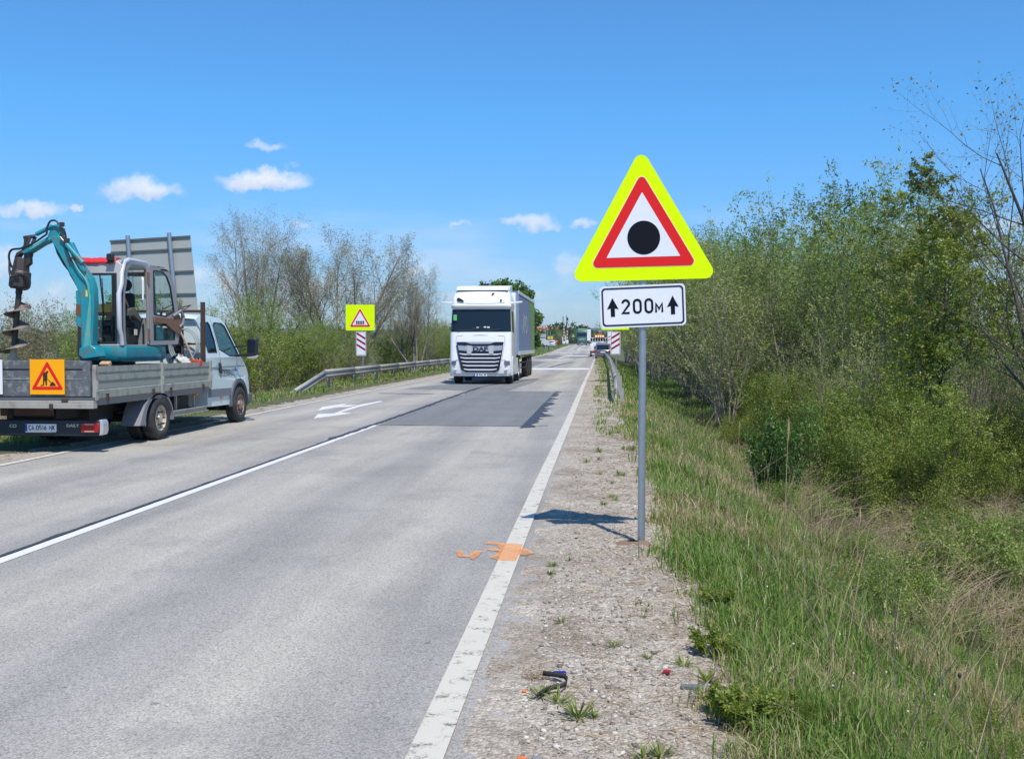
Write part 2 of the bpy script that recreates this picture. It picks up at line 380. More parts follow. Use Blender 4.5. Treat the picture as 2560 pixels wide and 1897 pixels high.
M_asphalt = asphalt_mat('asphalt', (.355, .33, .288), (.485, .45, .388))
M_patch = asphalt_mat('patch_asphalt', (.185, .185, .185), (.245, .243, .237), wheel=False, grain=1.4)
M_tar = mat('tar', (.045, .05, .06), .6, var=.3, vscale=20)
M_white = paint_mat('white_road_paint', (.70, .68, .64), .31, .38)
M_white2 = paint_mat('aged_road_paint', (.60, .555, .46), .34, .46)
M_orange = paint_mat('orange_spray', (.98, .36, .05), .36, .66, 11., streak=(3, 12, 3))
M_galv = mat('galvanised_steel', (.40, .43, .46), .42, .75, var=.16, vscale=25, spec=.5)
M_galvd = mat('weathered_steel', (.36, .35, .33), .6, .25, var=.2, vscale=5, dirt=(.21, .17, .13), dlo=.52, dhi=.75)
M_raillite = mat('guardrail_zinc', (.37, .36, .335), .6, .2, var=.15, vscale=3, dirt=(.27, .23, .19), dlo=.5, dhi=.8, dscale=2)
M_black = mat('black_plastic', (.018, .019, .021), .5, var=.2)
M_dark = mat('dark_metal', (.045, .042, .04), .55, .3, var=.35, vscale=8)
M_rubber = mat('rubber', (.028, .027, .026), .85, var=.25, vscale=9, dirt=(.09, .08, .07), dlo=.5, dhi=.8)
M_signback = mat('sign_back_grey', (.40, .41, .39), .6, .15, var=.10, vscale=2)
def sheeting(name, col, emit=None): return mat(name, col, .6, 0, var=.03, vscale=2, spec=.12)
M_fluo = sheeting('fluorescent_yellow', (.72, .95, .0))
M_fluo.node_tree.nodes['Principled BSDF'].inputs['Emission Color'].default_value = (.55, .8, 0, 1)
M_red = sheeting('sign_red', (.72, .02, .025)); M_signwhite = sheeting('sign_white', (.76, .77, .80)); M_signblack = mat('sign_black', (.005, .006, .012), .6, spec=.15)
M_pink = sheeting('sign_pale_edge', (.85, .60, .50)); M_maroon = sheeting('marker_red', (.30, .012, .045)); M_navy = mat('plate_border', (.02, .025, .06), .4)
M_amber = sheeting('amber_sheeting', (.95, .40, .01))

# ------------------------------------------------------------------ ground, road, shoulders
def soil_mat():
    m = bpy.data.materials.new('soil_and_turf'); m.use_nodes = True; t = NT(m.node_tree); b = t.n['Principled BSDF']
    P = t.new('ShaderNodeNewGeometry').outputs['Position']
    n = t.noise(P, 1.1, 5, .65); n2 = t.noise(P, 14, 4, .7)
    c = t.ramp(t.math('ADD', t.math('MULTIPLY', n, .6), t.math('MULTIPLY', n2, .4)),
               [(.36, (.055, .045, .028)), (.46, (.085, .085, .035)), (.55, (.10, .12, .04)), (.66, (.19, .155, .09))])
    t.l.new(c, b.inputs['Base Color']); b.inputs['Roughness'].default_value = .95
    bn = t.new('ShaderNodeBump', inp={'Strength': .8, 'Distance': .05, 'Height': n2}); t.l.new(bn.outputs[0], b.inputs['Normal'])
    return m
def gravel_mat():
    m = bpy.data.materials.new('gravel_surface'); m.use_nodes = True; t = NT(m.node_tree); b = t.n['Principled BSDF']
    P = t.new('ShaderNodeNewGeometry').outputs['Position']
    v = t.new('ShaderNodeTexVoronoi', inp={'Vector': P, 'Scale': 62.0}); v2 = t.new('ShaderNodeTexVoronoi', inp={'Vector': P, 'Scale': 150.0})
    n = t.noise(P, 1.5, 5, .6); n2 = t.noise(P, 22, 5, .7)
    base = t.ramp(n, [(.35, (.27, .235, .20)), (.5, (.36, .33, .295)), (.68, (.43, .405, .37))])
    c = t.mix(1.0, base, t.ramp(v.outputs['Color'], [(0, .6), (.5, .98), (1, 1.35)]), 'MULTIPLY')
    c = t.mix(1.0, c, t.ramp(v2.outputs['Color'], [(0, .72), (1, 1.2)]), 'MULTIPLY')
    c = t.mix(1.0, c, t.ramp(n2, [(.3, .66), (.55, 1.06)]), 'MULTIPLY')
    c = t.mix(1.0, c, (1.13, 1.05, .93), 'MULTIPLY')
    n3 = t.noise(P, 4.5, 5, .7); c = t.mix(t.ramp(n3, [(.56, 0), (.70, .6)]), c, (.20, .155, .11))
    t.l.new(c, b.inputs['Base Color']); b.inputs['Roughness'].default_value = .95
    h = t.math('ADD', t.math('MULTIPLY', v.outputs['Distance'], -.9), t.math('MULTIPLY', n2, .8))
    bn = t.new('ShaderNodeBump', inp={'Strength': .9, 'Distance': .012, 'Height': h}); t.l.new(bn.outputs[0], b.inputs['Normal'])
    return m
M_soil, M_gravel = soil_mat(), gravel_mat()
M_stone = mat('loose_stone', (.42, .39, .35), .9, var=.35, vscale=40)

def sheet(name, xs, ys, zf, mats, parent=None, rel=True):
    X, Y = np.meshgrid(xs, ys); Xw = X + (cxr(Y) if rel else 0)
    V = np.stack([Xw, Y, zf(X, Y)], -1).reshape(-1, 3); n = len(xs)
    i = np.arange((len(ys)-1)*(n-1)); r, c = i//(n-1), i % (n-1); a = r*n+c
    o = np_mesh(name, V, 4, mats, faces=np.stack([a, a+1, a+n+1, a+n], -1), parent=parent)
    o.data.shade_smooth(); return o

xs = np.concatenate([[-5000, -2500, -1200, -600, -300, -160, -90, -55, -38, -28, -22], np.arange(-18, -8.2, .5), np.linspace(-8.2, -.2, 6), np.arange(0, 9, .3), np.arange(9, 24, 1.2), [26, 30, 38, 55, 90, 160, 300, 600, 1200, 2500, 5000]])
ys = np.concatenate([[-60, -20, -5], np.arange(0, 30, .4), np.arange(30, 80, 1.2), np.arange(80, 420, 5), [450, 500, 600, 800, 1200, 2000, 3500, 6000]])
def zg(x, y):
    Xw = x + cxr(y); base = T(Xw, y)
    return base - .035*(1-sst(8.0, 9.2, -x-0.0)*1.0)*(x < .9)*1.0 - .0*x
ground = sheet('ground', xs, ys, zg, M_soil); tag(ground, kind='structure')

ry = np.concatenate([np.arange(-8, 40, .35), np.arange(40, 110, 1.5), np.arange(110, 420, 4)])
rng = np.random.default_rng(5)
rx = np.linspace(-8.36, -.36, 17)
def zroad(x, y): return zr(y) + .0
road = sheet('road', rx, ry, zroad, M_asphalt); tag(road, kind='structure')
me = road.data; co = np.empty(len(me.vertices)*3, np.float32); me.vertices.foreach_get('co', co); co = co.reshape(-1, 3)
for k, s_ in ((0, 1), (len(rx)-1, 1)):
    idx = np.arange(k, len(co), len(rx)); co[idx, 0] += .035*np.sin(co[idx, 1]*2.3)+rng.normal(0, .018, len(idx)); co[idx, 2] -= .02
me.vertices.foreach_set('co', co.ravel()); me.update()

def zshR(x, y): return zr(y) - .012 + .010*wob(x*9, y*9) + .008*wob(x*31+3, y*27) - .05*sst(.35, .85, x) - .12*sst(.8, 1.05, x)
sh_y = np.concatenate([np.arange(2.5, 16, .05), np.arange(16, 60, .4), np.arange(60, 400, 4)])
gs = sheet('gravel_shoulder', np.concatenate([[-.55], np.arange(-.42, .9, .05), [.95, 1.05]]), sh_y, zshR, M_gravel); tag(gs, kind='structure')
def zshL(x, y): return zr(y) - .012 + .012*wob(x*5, y*5) - .06*sst(8.9, 9.8, -x)
gl_ = sheet('gravel_shoulder', np.arange(-10.2, -8.0, .2), np.concatenate([np.arange(8, 60, .4), np.arange(60, 400, 4)]), zshL, M_gravel); tag(gl_, kind='structure')

def strip(name, pts, wd, mtl, h=.004, jit=0.0, seed=1):
    """a painted or sealed band that follows pts=[(X,Y)...] on the road"""
    r = np.random.default_rng(seed); mb = MB(); rows = []
    P = [np.array(p, float) for p in pts]; Q = []
    for a, b in zip(P[:-1], P[1:]):
        n = max(1, int(np.linalg.norm(b-a)/(.5 if jit == 0 else .18))); n = min(n, 400)
        for i in range(n): Q.append(a+(b-a)*i/n)
    Q.append(P[-1])
    for i, q in enumerate(Q):
        d = Q[min(i+1, len(Q)-1)]-Q[max(i-1, 0)]; d = d/np.linalg.norm(d); nrm = np.array([d[1], -d[0]])
        w0 = wd[0]+(wd[1]-wd[0])*i/len(Q) if hasattr(wd, '__len__') else wd
        a = q - nrm*(w0/2+abs(r.normal(0, jit))); b = q + nrm*(w0/2+abs(r.normal(0, jit)))
        rows.append([(a[0]+cxr(a[1]), a[1], zr(a[1])+h), (b[0]+cxr(b[1]), b[1], zr(b[1])+h)])
    mb.grid(rows); o = mb.build(name, mtl, road); return o
def gpoly(name, pts, mtl, h=.004):
    mb = MB(); P = [G(*p) for p in pts]; loops = [[(p[0], p[1]) for p in P]]
    tr = tessellate_polygon([[Vector((p[0], p[1], 0)) for p in loops[0]]])
    mb.add([(p[0], p[1], h) for p in P], [tuple(t) for t in tr]); return mb.build(name, mtl, road)

strip('edge_line', [(-.70, -5), (-.675, 3), (-.665, 12), (-.62, 22), (-.58, 41), (-.45, 80), (-.4, 110), (-.5, 300)], .15, M_white2)
strip('edge_line', [(-8.02, 2), (-8.02, 400)], .14, M_white2)
strip('centre_line', [(-4.47, -5), (-4.46, 20.3)], .115, M_white)
strip('centre_line', [(-4.47, 32.5), (-4.47, 37.6)], .12, M_white)
strip('centre_line', [(-4.5, 70), (-4.5, 104)], .08, M_white2)
for a, b in ((115, 150), (163, 190), (205, 225), (238, 255)): strip('centre_line', [(-4.5, a), (-4.5, b)], .15, M_white)
strip('stop_line', [(-4.46, 68.7), (-.55, 68.9)], 4.2, M_white)
strip('transverse_line', [(-5.9, 107), (-2.6, 109)], 5., M_white2)
strip('transverse_line', [(-4.3, 143), (-1.3, 143)], 8., M_white)
strip('transverse_line', [(-7.2, 172), (-4.9, 173)], 7., M_white2)
strip('transverse_line', [(-4.4, 200), (-.9, 200)], 6., M_white2)
# resurfaced patches and sealed cracks
gpoly('asphalt_patch', [(950, 1062), (1312, 1066.5), (1325, 1055), (1345, 1035), (1362, 1012), (1378, 996), (1391, 981), (1265, 979), (1180, 977), (1165, 983)], M_patch, .0035)
pp = MB(); rr = random.Random(3); base = [G(1312, 1066.5), G(1337, 1040), G(1362, 1012), G(1392, 981)]
for k in range(26):
    t = min(2.99, k/25*2.99+rr.uniform(-.07, .07)); t = max(0, t); i = int(t); p = base[i]+(base[i+1]-base[i])*(t-i); w_ = rr.uniform(.02, .20)*rr.random()+.03; e = rr.uniform(.02, .30)*rr.random()+.05
    pp.add([(p[0]-.07, p[1]-.4, .0065), (p[0]-.07, p[1]+.4, .0065), (p[0]+w_, p[1]+.35, .0065), (p[0]+w_+e, p[1]+rr.uniform(-.2, .2), .0065), (p[0]+w_, p[1]-.25, .0065)], [(0, 1, 2, 3, 4)])
    for v_ in range(-5, 0): q = pp.v[v_]; pp.v[v_] = (q[0], q[1], .0065+.00002*k)
pp.build('patch_edge_seal', M_tar, road)
strip('patch_edge_seal', [(-4.45, 20.2), (-1.45, 20.25), (-1.0, 20.4)], .03, M_tar, .005, .012, 3)
strip('patch_edge_seal', [(-3.2, 35.3), (-1.1, 35.2)], .08, M_tar, .005, .02, 4)
strip('centre_crack', [(-4.55, 3), (-4.56, 9), (-4.55, 16), (-4.57, 20.3)], (.02, .04), M_tar, .0075, .012, 5)
strip('centre_crack', [(-4.57, 17.2), (-4.50, 24), (-4.52, 30), (-4.47, 38)], (.07, .12), M_tar, .008, .025, 6)
strip('centre_crack', [(-4.5, 38), (-4.3, 41), (-3.5, 43.5), (-3.25, 47), (-2.9, 49)], .05, M_tar, .008, .03, 8)
strip('joint_crack', [(-7.3, 33.6), (-5.4, 33.2)], .18, M_tar, .005, .03, 9)
strip('joint_crack', [(-3.5, 72), (-3.1, 84), (-2.3, 96)], .14, M_tar, .005, .06, 10)
gpoly('asphalt_patch', [(1010, 972), (1180, 977), (1265, 979), (1330, 957), (1350, 946), (1290, 948), (1160, 955)], M_patch, .0033)
strip('asphalt_patch', [(-6.5, 76), (-6.6, 100)], 3.0, M_patch, .0035, .1, 11)
strip('asphalt_patch', [(-2.4, 126), (-2.4, 160)], 2.6, M_patch, .0035, .1, 12)
strip('asphalt_patch', [(-6.4, 118), (-6.4, 150)], 2.4, M_patch, .0035, .1, 13)
# painted arrow in the far lane
za = lambda x, y: (700+x/2.7875, 900+y/2.7875)
gpoly('lane_arrow', [za(*p) for p in [(262, 355), (292, 328), (474, 301), (436, 315), (548, 312), (470, 328), (400, 330), (318, 344)]], M_white, .005)
gpoly('lane_arrow', [za(*p) for p in [(233, 409), (265, 376), (375, 373), (470, 337), (560, 311), (700, 285), (718, 290), (560, 326), (425, 366), (502, 370), (478, 376)]], M_white, .0055)
# orange spray mark across the edge line
zo = lambda x, y: (1100+x/7.433, 1300+y/7.433)
om = MB(); rr = random.Random(8)
for pts in ([(1010, 425), (1210, 440), (1540, 455), (1500, 560), (1410, 770), (1150, 765), (1000, 720), (1080, 620), (1120, 540)], [(1480, 535), (1620, 545), (1750, 610), (1620, 650), (1450, 655)],
            [(820, 425), (930, 415), (1080, 425), (1040, 470), (840, 450)], [(860, 540), (960, 550), (1090, 535), (1110, 590), (960, 590), (880, 565)],
            [(930, 700), (1000, 680), (1100, 640), (1110, 700), (960, 725)], [(300, 600), (390, 575), (445, 610), (420, 700), (330, 690)], [(410, 665), (560, 680), (560, 710), (420, 695)],
            [(560, 660), (660, 590), (790, 590), (740, 660), (630, 750), (560, 740)]):
    h = .006+.0009*len(om.f); P = [G(*zo(*p)) for p in pts]; om.add([(p[0], p[1], h) for p in P], [tuple(range(len(P)))])
om.build('orange_survey_mark', M_orange, road)

# ------------------------------------------------------------------ loose stones
def icos():
    t = (1+5**.5)/2; v = np.array([(-1, t, 0), (1, t, 0), (-1, -t, 0), (1, -t, 0), (0, -1, t), (0, 1, t), (0, -1, -t), (0, 1, -t), (t, 0, -1), (t, 0, 1), (-t, 0, -1), (-t, 0, 1)])/1.9
    f = np.array([(0, 11, 5), (0, 5, 1), (0, 1, 7), (0, 7, 10), (0, 10, 11), (1, 5, 9), (5, 11, 4), (11, 10, 2), (10, 7, 6), (7, 1, 8), (3, 9, 4), (3, 4, 2), (3, 2, 6), (3, 6, 8), (3, 8, 9), (4, 9, 5), (2, 4, 11), (6, 2, 10), (8, 6, 7), (9, 8, 1)])
    return v, f
def stones(name, N, xr, yr, size, mtl, zf, seed):
    r = np.random.default_rng(seed); v, f = icos(); V = []; F = []
    x = r.uniform(*xr, N); y = yr[0]*(yr[1]/yr[0])**r.random(N); s = size[0]*(size[1]/size[0])**(r.random(N)**2.2)
    a = r.uniform(0, 6.28, N); base = v[None]*(1+r.normal(0, .18, (N, 12, 1)))*s[:, None, None]*np.array([1, .75, .45])[None, None]*r.uniform(.7, 1.3, (N, 1, 3))
    c, s_ = np.cos(a)[:, None], np.sin(a)[:, None]
    X = base[..., 0]*c-base[..., 1]*s_+x[:, None]; Y = base[..., 0]*s_+base[..., 1]*c+y[:, None]; Z = base[..., 2]+zf(x, y)[:, None]+s[:, None]*.12
    V = np.stack([X, Y, Z], -1).reshape(-1, 3); F = (f[None]+np.arange(N)[:, None, None]*12).reshape(-1, 3)
    return np_mesh(name, V, 3, mtl, faces=F, tint=np.repeat(r.random(N), 12))
def stone_mat():
    return leaf_mat('stone_tints', [(0, (.17, .145, .12)), (.3, (.33, .28, .235)), (.7, (.43, .38, .32)), (1, (.66, .60, .53))], 0.0, .9)
M_stonet = stone_mat()
o = stones('gravel', 20000, (-.33, 1.0), (2.8, 26), (.0035, .018), M_stonet, zshR, 3); tag(o, 'pale loose gravel scattered over the right shoulder', 'gravel', kind='stuff')
o = stones('gravel', 1500, (-9.4, -8.35), (12, 60), (.006, .03), M_stonet, zshL, 4); tag(o, 'loose gravel along the left edge of the road', 'gravel', kind='stuff')

# ------------------------------------------------------------------ grass
M_grass = leaf_mat('grass_blades', [(0, (.055, .11, .014)), (.3, (.11, .21, .03)), (.55, (.19, .29, .055)), (.68, (.26, .26, .09)), (.82, (.38, .29, .16)), (1, (.52, .42, .27))], .3, .55)
def blades(name, X, Y, H, WD, tint, lean, seed, zoff=-.01, label='', cat='grass'):
    r = np.random.default_rng(seed); N = len(X); Z = T(X, Y)+zoff; a = r.uniform(0, 6.28, N); b = a+r.normal(1.57, .5, N)
    ex, ey = np.cos(a)*WD/2, np.sin(a)*WD/2; lx, ly = np.cos(b)*H*lean, np.sin(b)*H*lean
    P = np.zeros((N, 5, 3)); k = .55
    P[:, 0] = np.stack([X-ex, Y-ey, Z], -1); P[:, 1] = np.stack([X+ex, Y+ey, Z], -1)
    P[:, 2] = np.stack([X+ex*.8+lx*.3, Y+ey*.8+ly*.3, Z+H*k], -1); P[:, 3] = np.stack([X-ex*.8+lx*.3, Y-ey*.8+ly*.3, Z+H*k], -1)
    P[:, 4] = np.stack([X+lx, Y+ly, Z+H*np.sqrt(np.clip(1-(lean*.8)**2, .1, 1))], -1)
    base = np.arange(N)[:, None]*5
    F = np.concatenate([base+np.array([[0, 1, 2]]), base+np.array([[0, 2, 3]]), base+np.array([[3, 2, 4]])], 0)
    o = np_mesh(name, P.reshape(-1, 3), 3, M_grass, faces=F, tint=np.repeat(tint, 5)); tag(o, label, cat, kind='stuff'); return o
def patch(X, Y, s, ph=0): return .5+.5*np.clip(wob(X+ph, Y*1.3+ph, s)*1.3, -1, 1)
def grass_zone(name, N, fx, yr, h, label, seed, dry=.35, tuft=9, power=1.0, wk=1.0, ground_z=None):
    r = np.random.default_rng(seed); nt = N//tuft
    y = yr[0]*(yr[1]/yr[0])**(r.random(nt)**power) if yr[0] > 0 else r.uniform(*yr, nt)
    x0, x1 = fx(y); x = x0+(x1-x0)*r.random(nt)
    p1 = patch(x, y, 1.1); p2 = patch(x, y, .45, 7.)
    green = p2*.6+p1*.4
    p3 = patch(x, y, 2.6, 3.)
    th = h[0]+(h[1]-h[0])*(.08+.55*p1*p3+.5*r.random(nt)**3)*r.uniform(.5, 1.3, nt)
    X = np.repeat(x, tuft)+r.normal(0, .035, nt*tuft)*(1+np.repeat(y, tuft)*.05); Y = np.repeat(y, tuft)+r.normal(0, .05, nt*tuft)*(1+np.repeat(y, tuft)*.05)
    H = np.repeat(th, tuft)*r.uniform(.45, 1.15, nt*tuft)
    tint = np.repeat(.22+.30*r.random(nt)+.16*(1-green), tuft)+r.normal(0, .07, nt*tuft)
    brown = np.repeat(np.clip((patch(x, y, .8, 11.)-.45)*2.5, 0, 1), tuft)
    isdry = r.random(nt*tuft) < np.clip(dry*(.55+1.5*brown), 0, .95)
    tint = np.where(isdry, r.uniform(.66, 1.0, nt*tuft), tint)
    WD = (.0042+.00055*Y)*r.uniform(.7, 1.4, nt*tuft)*wk*np.where(isdry, .7, 1)
    lean = np.abs(r.normal(.45, .38, nt*tuft))+np.where(isdry, .22, 0)
    hk = np.where(isdry, r.uniform(.6, 1.25, nt*tuft), 1.); H = H*hk
    return blades(name, X, Y, H, WD, np.clip(tint, 0, 1), np.clip(lean, 0, 1.3), seed+1, label=label)
grass_zone('grass', 5200, lambda y: (-.05+0*y, .85+0*y), (18, 150), (.03, .16), 'thin grass tufts creeping over the far part of the right shoulder', 27, dry=.35, wk=1.3)
edge = lambda y: .64+.10*np.sin(y*1.3)+.07*np.sin(y*3.7+1)+.07*np.sin(y*9.1)+np.random.default_rng(2).normal(0, .10, np.shape(y))
grass_zone('grass', 165000, lambda y: (edge(y)+.12*np.abs(np.random.default_rng(1).normal(0, 1, len(y))), 3.4+.22*y), (3.0, 11), (.05, .30), 'mixed green and dry grass on the near embankment to the right', 11, dry=.42, power=.85)
grass_zone('grass', 90000, lambda y: (edge(y)+.1, 5.6+0*y), (9, 34), (.08, .36), 'rough green and straw coloured grass on the embankment behind the warning sign', 13, dry=.5)
grass_zone('grass', 42000, lambda y: (.9+0*y, 6.5+0*y), (32, 150), (.12, .4), 'distant grass strip between the right guardrail and the thicket', 15, dry=.3, wk=1.1)
grass_zone('grass', 26000, lambda y: (.68+0*y, 1.25+0*y), (3.2, 26), (.04, .16), 'short grass fringe creeping onto the right gravel shoulder', 17, dry=.3)
grass_zone('grass', 40000, lambda y: (5+0*y, 13+.18*y), (9, 60), (.25, .75), 'tall grass in the hollow in front of the right thicket', 19, dry=.5, wk=1.1)
grass_zone('grass', 45000, lambda y: (-12.5+0*y, -9.35+0*y), (12, 150), (.08, .32), 'short green and tan grass along the left guardrail', 21, dry=.38)
grass_zone('grass', 26000, lambda y: (-26+0*y, -12+0*y), (14, 120), (.25, .7), 'tall dry grass below the bushes on the left side', 23, dry=.6, wk=1.2)
grass_zone('grass', 16000, lambda y: (-15.5+0*y, -8.7+0*y), (140, 330), (.15, .5), 'far grass verge beside the silver car and the road signs', 25, dry=.3)

# ------------------------------------------------------------------ trees and shrubs
M_barkd = mat('dark_bark', (.075, .062, .05), .9, var=.4, vscale=12, bump=.6, bscale=40)
M_barkg = mat('grey_bark', (.20, .175, .145), .9, var=.35, vscale=8, bump=.6, bscale=30)
M_twigl = mat('pale_twigs', (.27, .235, .18), .9, var=.4, vscale=6)
M_barkt = mat('tan_twigs', (.26, .20, .135), .9, var=.35, vscale=8)
M_barkr = mat('reddish_twigs', (.17, .10, .075), .9, var=.3, vscale=8)
L_willow = leaf_mat('willow_leaves', [(0, (.12, .145, .04)), (.4, (.23, .265, .08)), (.8, (.34, .37, .13)), (1, (.45, .46, .21))], .35)
L_lime = leaf_mat('fresh_green_leaves', [(0, (.08, .11, .014)), (.4, (.155, .205, .028)), (.8, (.24, .29, .05)), (1, (.33, .36, .09))], .35)
L_dark = leaf_mat('dark_green_leaves', [(0, (.012, .035, .008)), (.5, (.028, .075, .014)), (1, (.06, .13, .025))], .25)
L_mixg = leaf_mat('brighter_willow_leaves', [(0, (.085, .13, .02)), (.4, (.17, .245, .045)), (.8, (.27, .35, .08)), (1, (.38, .43, .14))], .35)
L_rnd = leaf_mat('mid_green_leaves', [(0, (.045, .10, .015)), (.5, (.085, .17, .03)), (1, (.14, .23, .05))], .25)
L_bud = leaf_mat('olive_buds', [(0, (.17, .15, .085)), (.5, (.26, .225, .13)), (1, (.37, .32, .2))], .3)
L_dry = leaf_mat('dry_leaves', [(0, (.16, .09, .045)), (.5, (.27, .18, .10)), (1, (.42, .32, .2))], .2)

def rot_about(d, ax, an): return Matrix.Rotation(an, 3, ax) @ d
class Plant:
    def __init__(s, seed): s.r = random.Random(seed); s.br = []; s.tips = []
    def grow(s, p, d, L, rad, lev, cfg):
        r = s.r; n = cfg['seg'][lev]; pts = [p.copy()]; d = d.normalized()
        for i in range(n):
            d = (d + Vector((r.gauss(0, 1), r.gauss(0, 1), r.gauss(0, 1)))*cfg['wob'][lev] + Vector((0, 0, cfg['up'][lev]))).normalized()
            p = p + d*L/n; pts.append(p.copy())
        r1 = rad*cfg.get('tap', .3); rads = [rad+(r1-rad)*i/n for i in range(n+1)]
        s.br.append((pts, rads, lev))
        last = lev == len(cfg['seg'])-1
        if last or lev in cfg.get('leaflev', ()): s.tips.append((pts, lev))
        if last: return
        k = cfg['kids'][lev]; az = r.random()*6.28; t0 = cfg['t0'][lev]
        for j in range(k):
            t = t0+(1-t0)*(j+r.random()*.8)/k; f = t*n; i = min(int(f), n-1); q = pts[i].lerp(pts[i+1], f-i); dd = (pts[i+1]-pts[i]).normalized()
            az += 2.4+r.gauss(0, .3); ax = rot_about(dd.orthogonal().normalized(), dd, az); an = RAD(r.gauss(cfg['ang'][lev], 8))
            cd = rot_about(dd, ax, an); rr_ = rads[i]+(rads[i+1]-rads[i])*(f-i)
            s.grow(q, cd, L*cfg['ratio'][lev]*(1.15-.6*t)*r.uniform(.75, 1.2), rr_*cfg.get('rr', .55), lev+1, cfg)
    def mesh(s, name, mtl, sides=(6, 4, 3, 3)):
        V = []; F = []
        mb = MB()
        for pts, rads, lev in s.br: mb.tube(pts, rads, sides[min(lev, 3)], caps=False)
        V = np.array(mb.v); F = mb.f
        me = bpy.data.meshes.new(name); me.from_pydata(mb.v, [], mb.f); me.materials.append(mtl); me.shade_smooth(); return me
    def leaves(s, name, mtl, per, size, asp=.4, spread=.03, seed=0, droop=.3):
        r = np.random.default_rng(seed); C = []; D = []
        for pts, lev in s.tips:
            P = np.array([tuple(q) for q in pts]); n = len(P)-1; m = max(1, int(per*r.uniform(.6, 1.4)))
            t = r.random(m)**.8*n; i = np.minimum(t.astype(int), n-1); f = (t-i)[:, None]; C.append(P[i]*(1-f)+P[i+1]*f); dd = P[i+1]-P[i]; D.append(dd/np.linalg.norm(dd, axis=1)[:, None])
        C = np.concatenate(C); D = np.concatenate(D); N = len(C); C = C+r.normal(0, spread, (N, 3))
        A = D*.7+r.normal(0, .75, (N, 3))+np.array([0, 0, -droop]); A /= np.linalg.norm(A, axis=1)[:, None]
        B = np.cross(A, r.normal(0, 1, (N, 3))); B /= np.linalg.norm(B, axis=1)[:, None]
        sz = size*r.uniform(.6, 1.35, (N, 1)); a, b = A*sz, B*sz*asp*.5
        Q = np.stack([C, C+a*.5-b, C+a, C+a*.5+b], 1).reshape(-1, 3)
        blot = .5+.25*np.sin(C[:, 0]*2.1+C[:, 2]*1.7)+.2*np.sin(C[:, 1]*2.6-C[:, 2]*1.1)
        tint = np.clip(r.normal(0, .18, N)+blot, 0, 1)
        return np_mesh(name, Q, 4, mtl, tint=np.repeat(tint, 4), link=False)
def plant_proto(seed, cfg, stems, H, rad, spread, bark, leafm, per, lsize, asp=.4, lspread=.03, sides=(6, 4, 3, 3), droop=.3, base_r=.15):
    pl = Plant(seed); r = pl.r
    for i in range(stems):
        a = 6.28*i/stems+r.gauss(0, .4); tl = RAD(abs(r.gauss(spread, spread*.45))) if stems > 1 else RAD(r.gauss(0, 2)); d = Vector((math.sin(tl)*math.cos(a), math.sin(tl)*math.sin(a), math.cos(tl)))
        b = base_r if stems > 1 else 0
        pl.grow(Vector((math.cos(a)*b, math.sin(a)*b, -.15)), d, H*r.uniform(.72, 1.08), rad*r.uniform(.7, 1.1), 0, cfg)
    return pl.mesh('trunk', bark, sides), (pl.leaves('crown', leafm, per, lsize, asp, lspread, seed, droop) if per else None)

def place(proto, name, x, y, sc=1., rz=0, label='', cat='shrub', group=None, names=('trunk', 'crown'), z=None, sxy=None):
    o = empty(name, (x, y, float(T(x, y)) if z is None else z), rz, label, cat, group); o.scale = (sc*(sxy or 1), sc*(sxy or 1), sc)
    for nm, me in zip(names, proto):
        if me is None: continue
        c = bpy.data.objects.new(nm, me); COL.objects.link(c); c.parent = o
    return o

C_willow = dict(seg=(7, 5, 4), wob=(.07, .10, .14), up=(.04, .10, .06), kids=(12, 6), t0=(.15, .15), ang=(34, 38), ratio=(.42, .5), leaflev=(1,), rr=.5, tap=.18)
P_will = [plant_proto(100+i, C_willow, 7, 5.6, .045, 13, M_twigl, (L_willow, L_mixg, L_willow, L_mixg)[i], (15, 19, 12, 17)[i], .094, .38, .05) for i in range(4)]
P_lime = [plant_proto(120+i, dict(C_willow, kids=(11, 7), ang=(48, 50), ratio=(.5, .5), wob=(.12, .14, .18)), 6, 3.6, .035, 26, M_barkd, L_lime, 24, .075, .6, .05) for i in range(2)]
P_low = [plant_proto(130+i, dict(C_willow, kids=(9, 6), ang=(50, 50), ratio=(.5, .5), wob=(.15, .18, .2), up=(.02, .02, .0)), 9, 1.25, .014, 38, M_barkt, L_lime if i else L_mixg, 15, .042, .6, .05, sides=(4, 3, 3, 3)) for i in range(2)]
P_darkb = plant_proto(140, dict(C_willow, kids=(12, 5), ang=(36, 45), ratio=(.35, .5)), 9, 1.5, .014, 22, M_barkd, L_rnd, 9, .06, .6, .03, sides=(4, 3, 3, 3))
C_near = dict(seg=(9, 7, 5, 4), wob=(.05, .13, .18, .2), up=(.03, .04, .03, .02), kids=(15, 8, 5), t0=(.20, .15, .2), ang=(55, 48, 48), ratio=(.46, .5, .45), leaflev=(2,), rr=.5, tap=.12)
P_near = [plant_proto(150+i, C_near, 1, 7.2, .085, 0, M_barkd, L_lime, 26, .08, .6, .035, sides=(7, 5, 3, 3), droop=.1) for i in range(2)]
C_bare = dict(seg=(8, 6, 5, 4), wob=(.06, .11, .14, .16), up=(.03, .07, .06, .03), kids=(12, 8, 5), t0=(.22, .2, .2), ang=(38, 40, 40), ratio=(.5, .5, .5), rr=.52, tap=.15)
P_bare = [plant_proto(160+i, C_bare, 1+i, 6.5, .07, 14, M_barkd if i else M_barkg, L_bud, 2, .05, .5, .03, sides=(6, 4, 3, 3)) for i in range(2)]
C_big = dict(seg=(9, 7, 5, 4), wob=(.06, .10, .13, .16), up=(.015, .09, .07, .05), kids=(17, 11, 7), t0=(.34, .18, .15), ang=(36, 36, 38), ratio=(.42, .46, .5), leaflev=(2,), rr=.5, tap=.12)
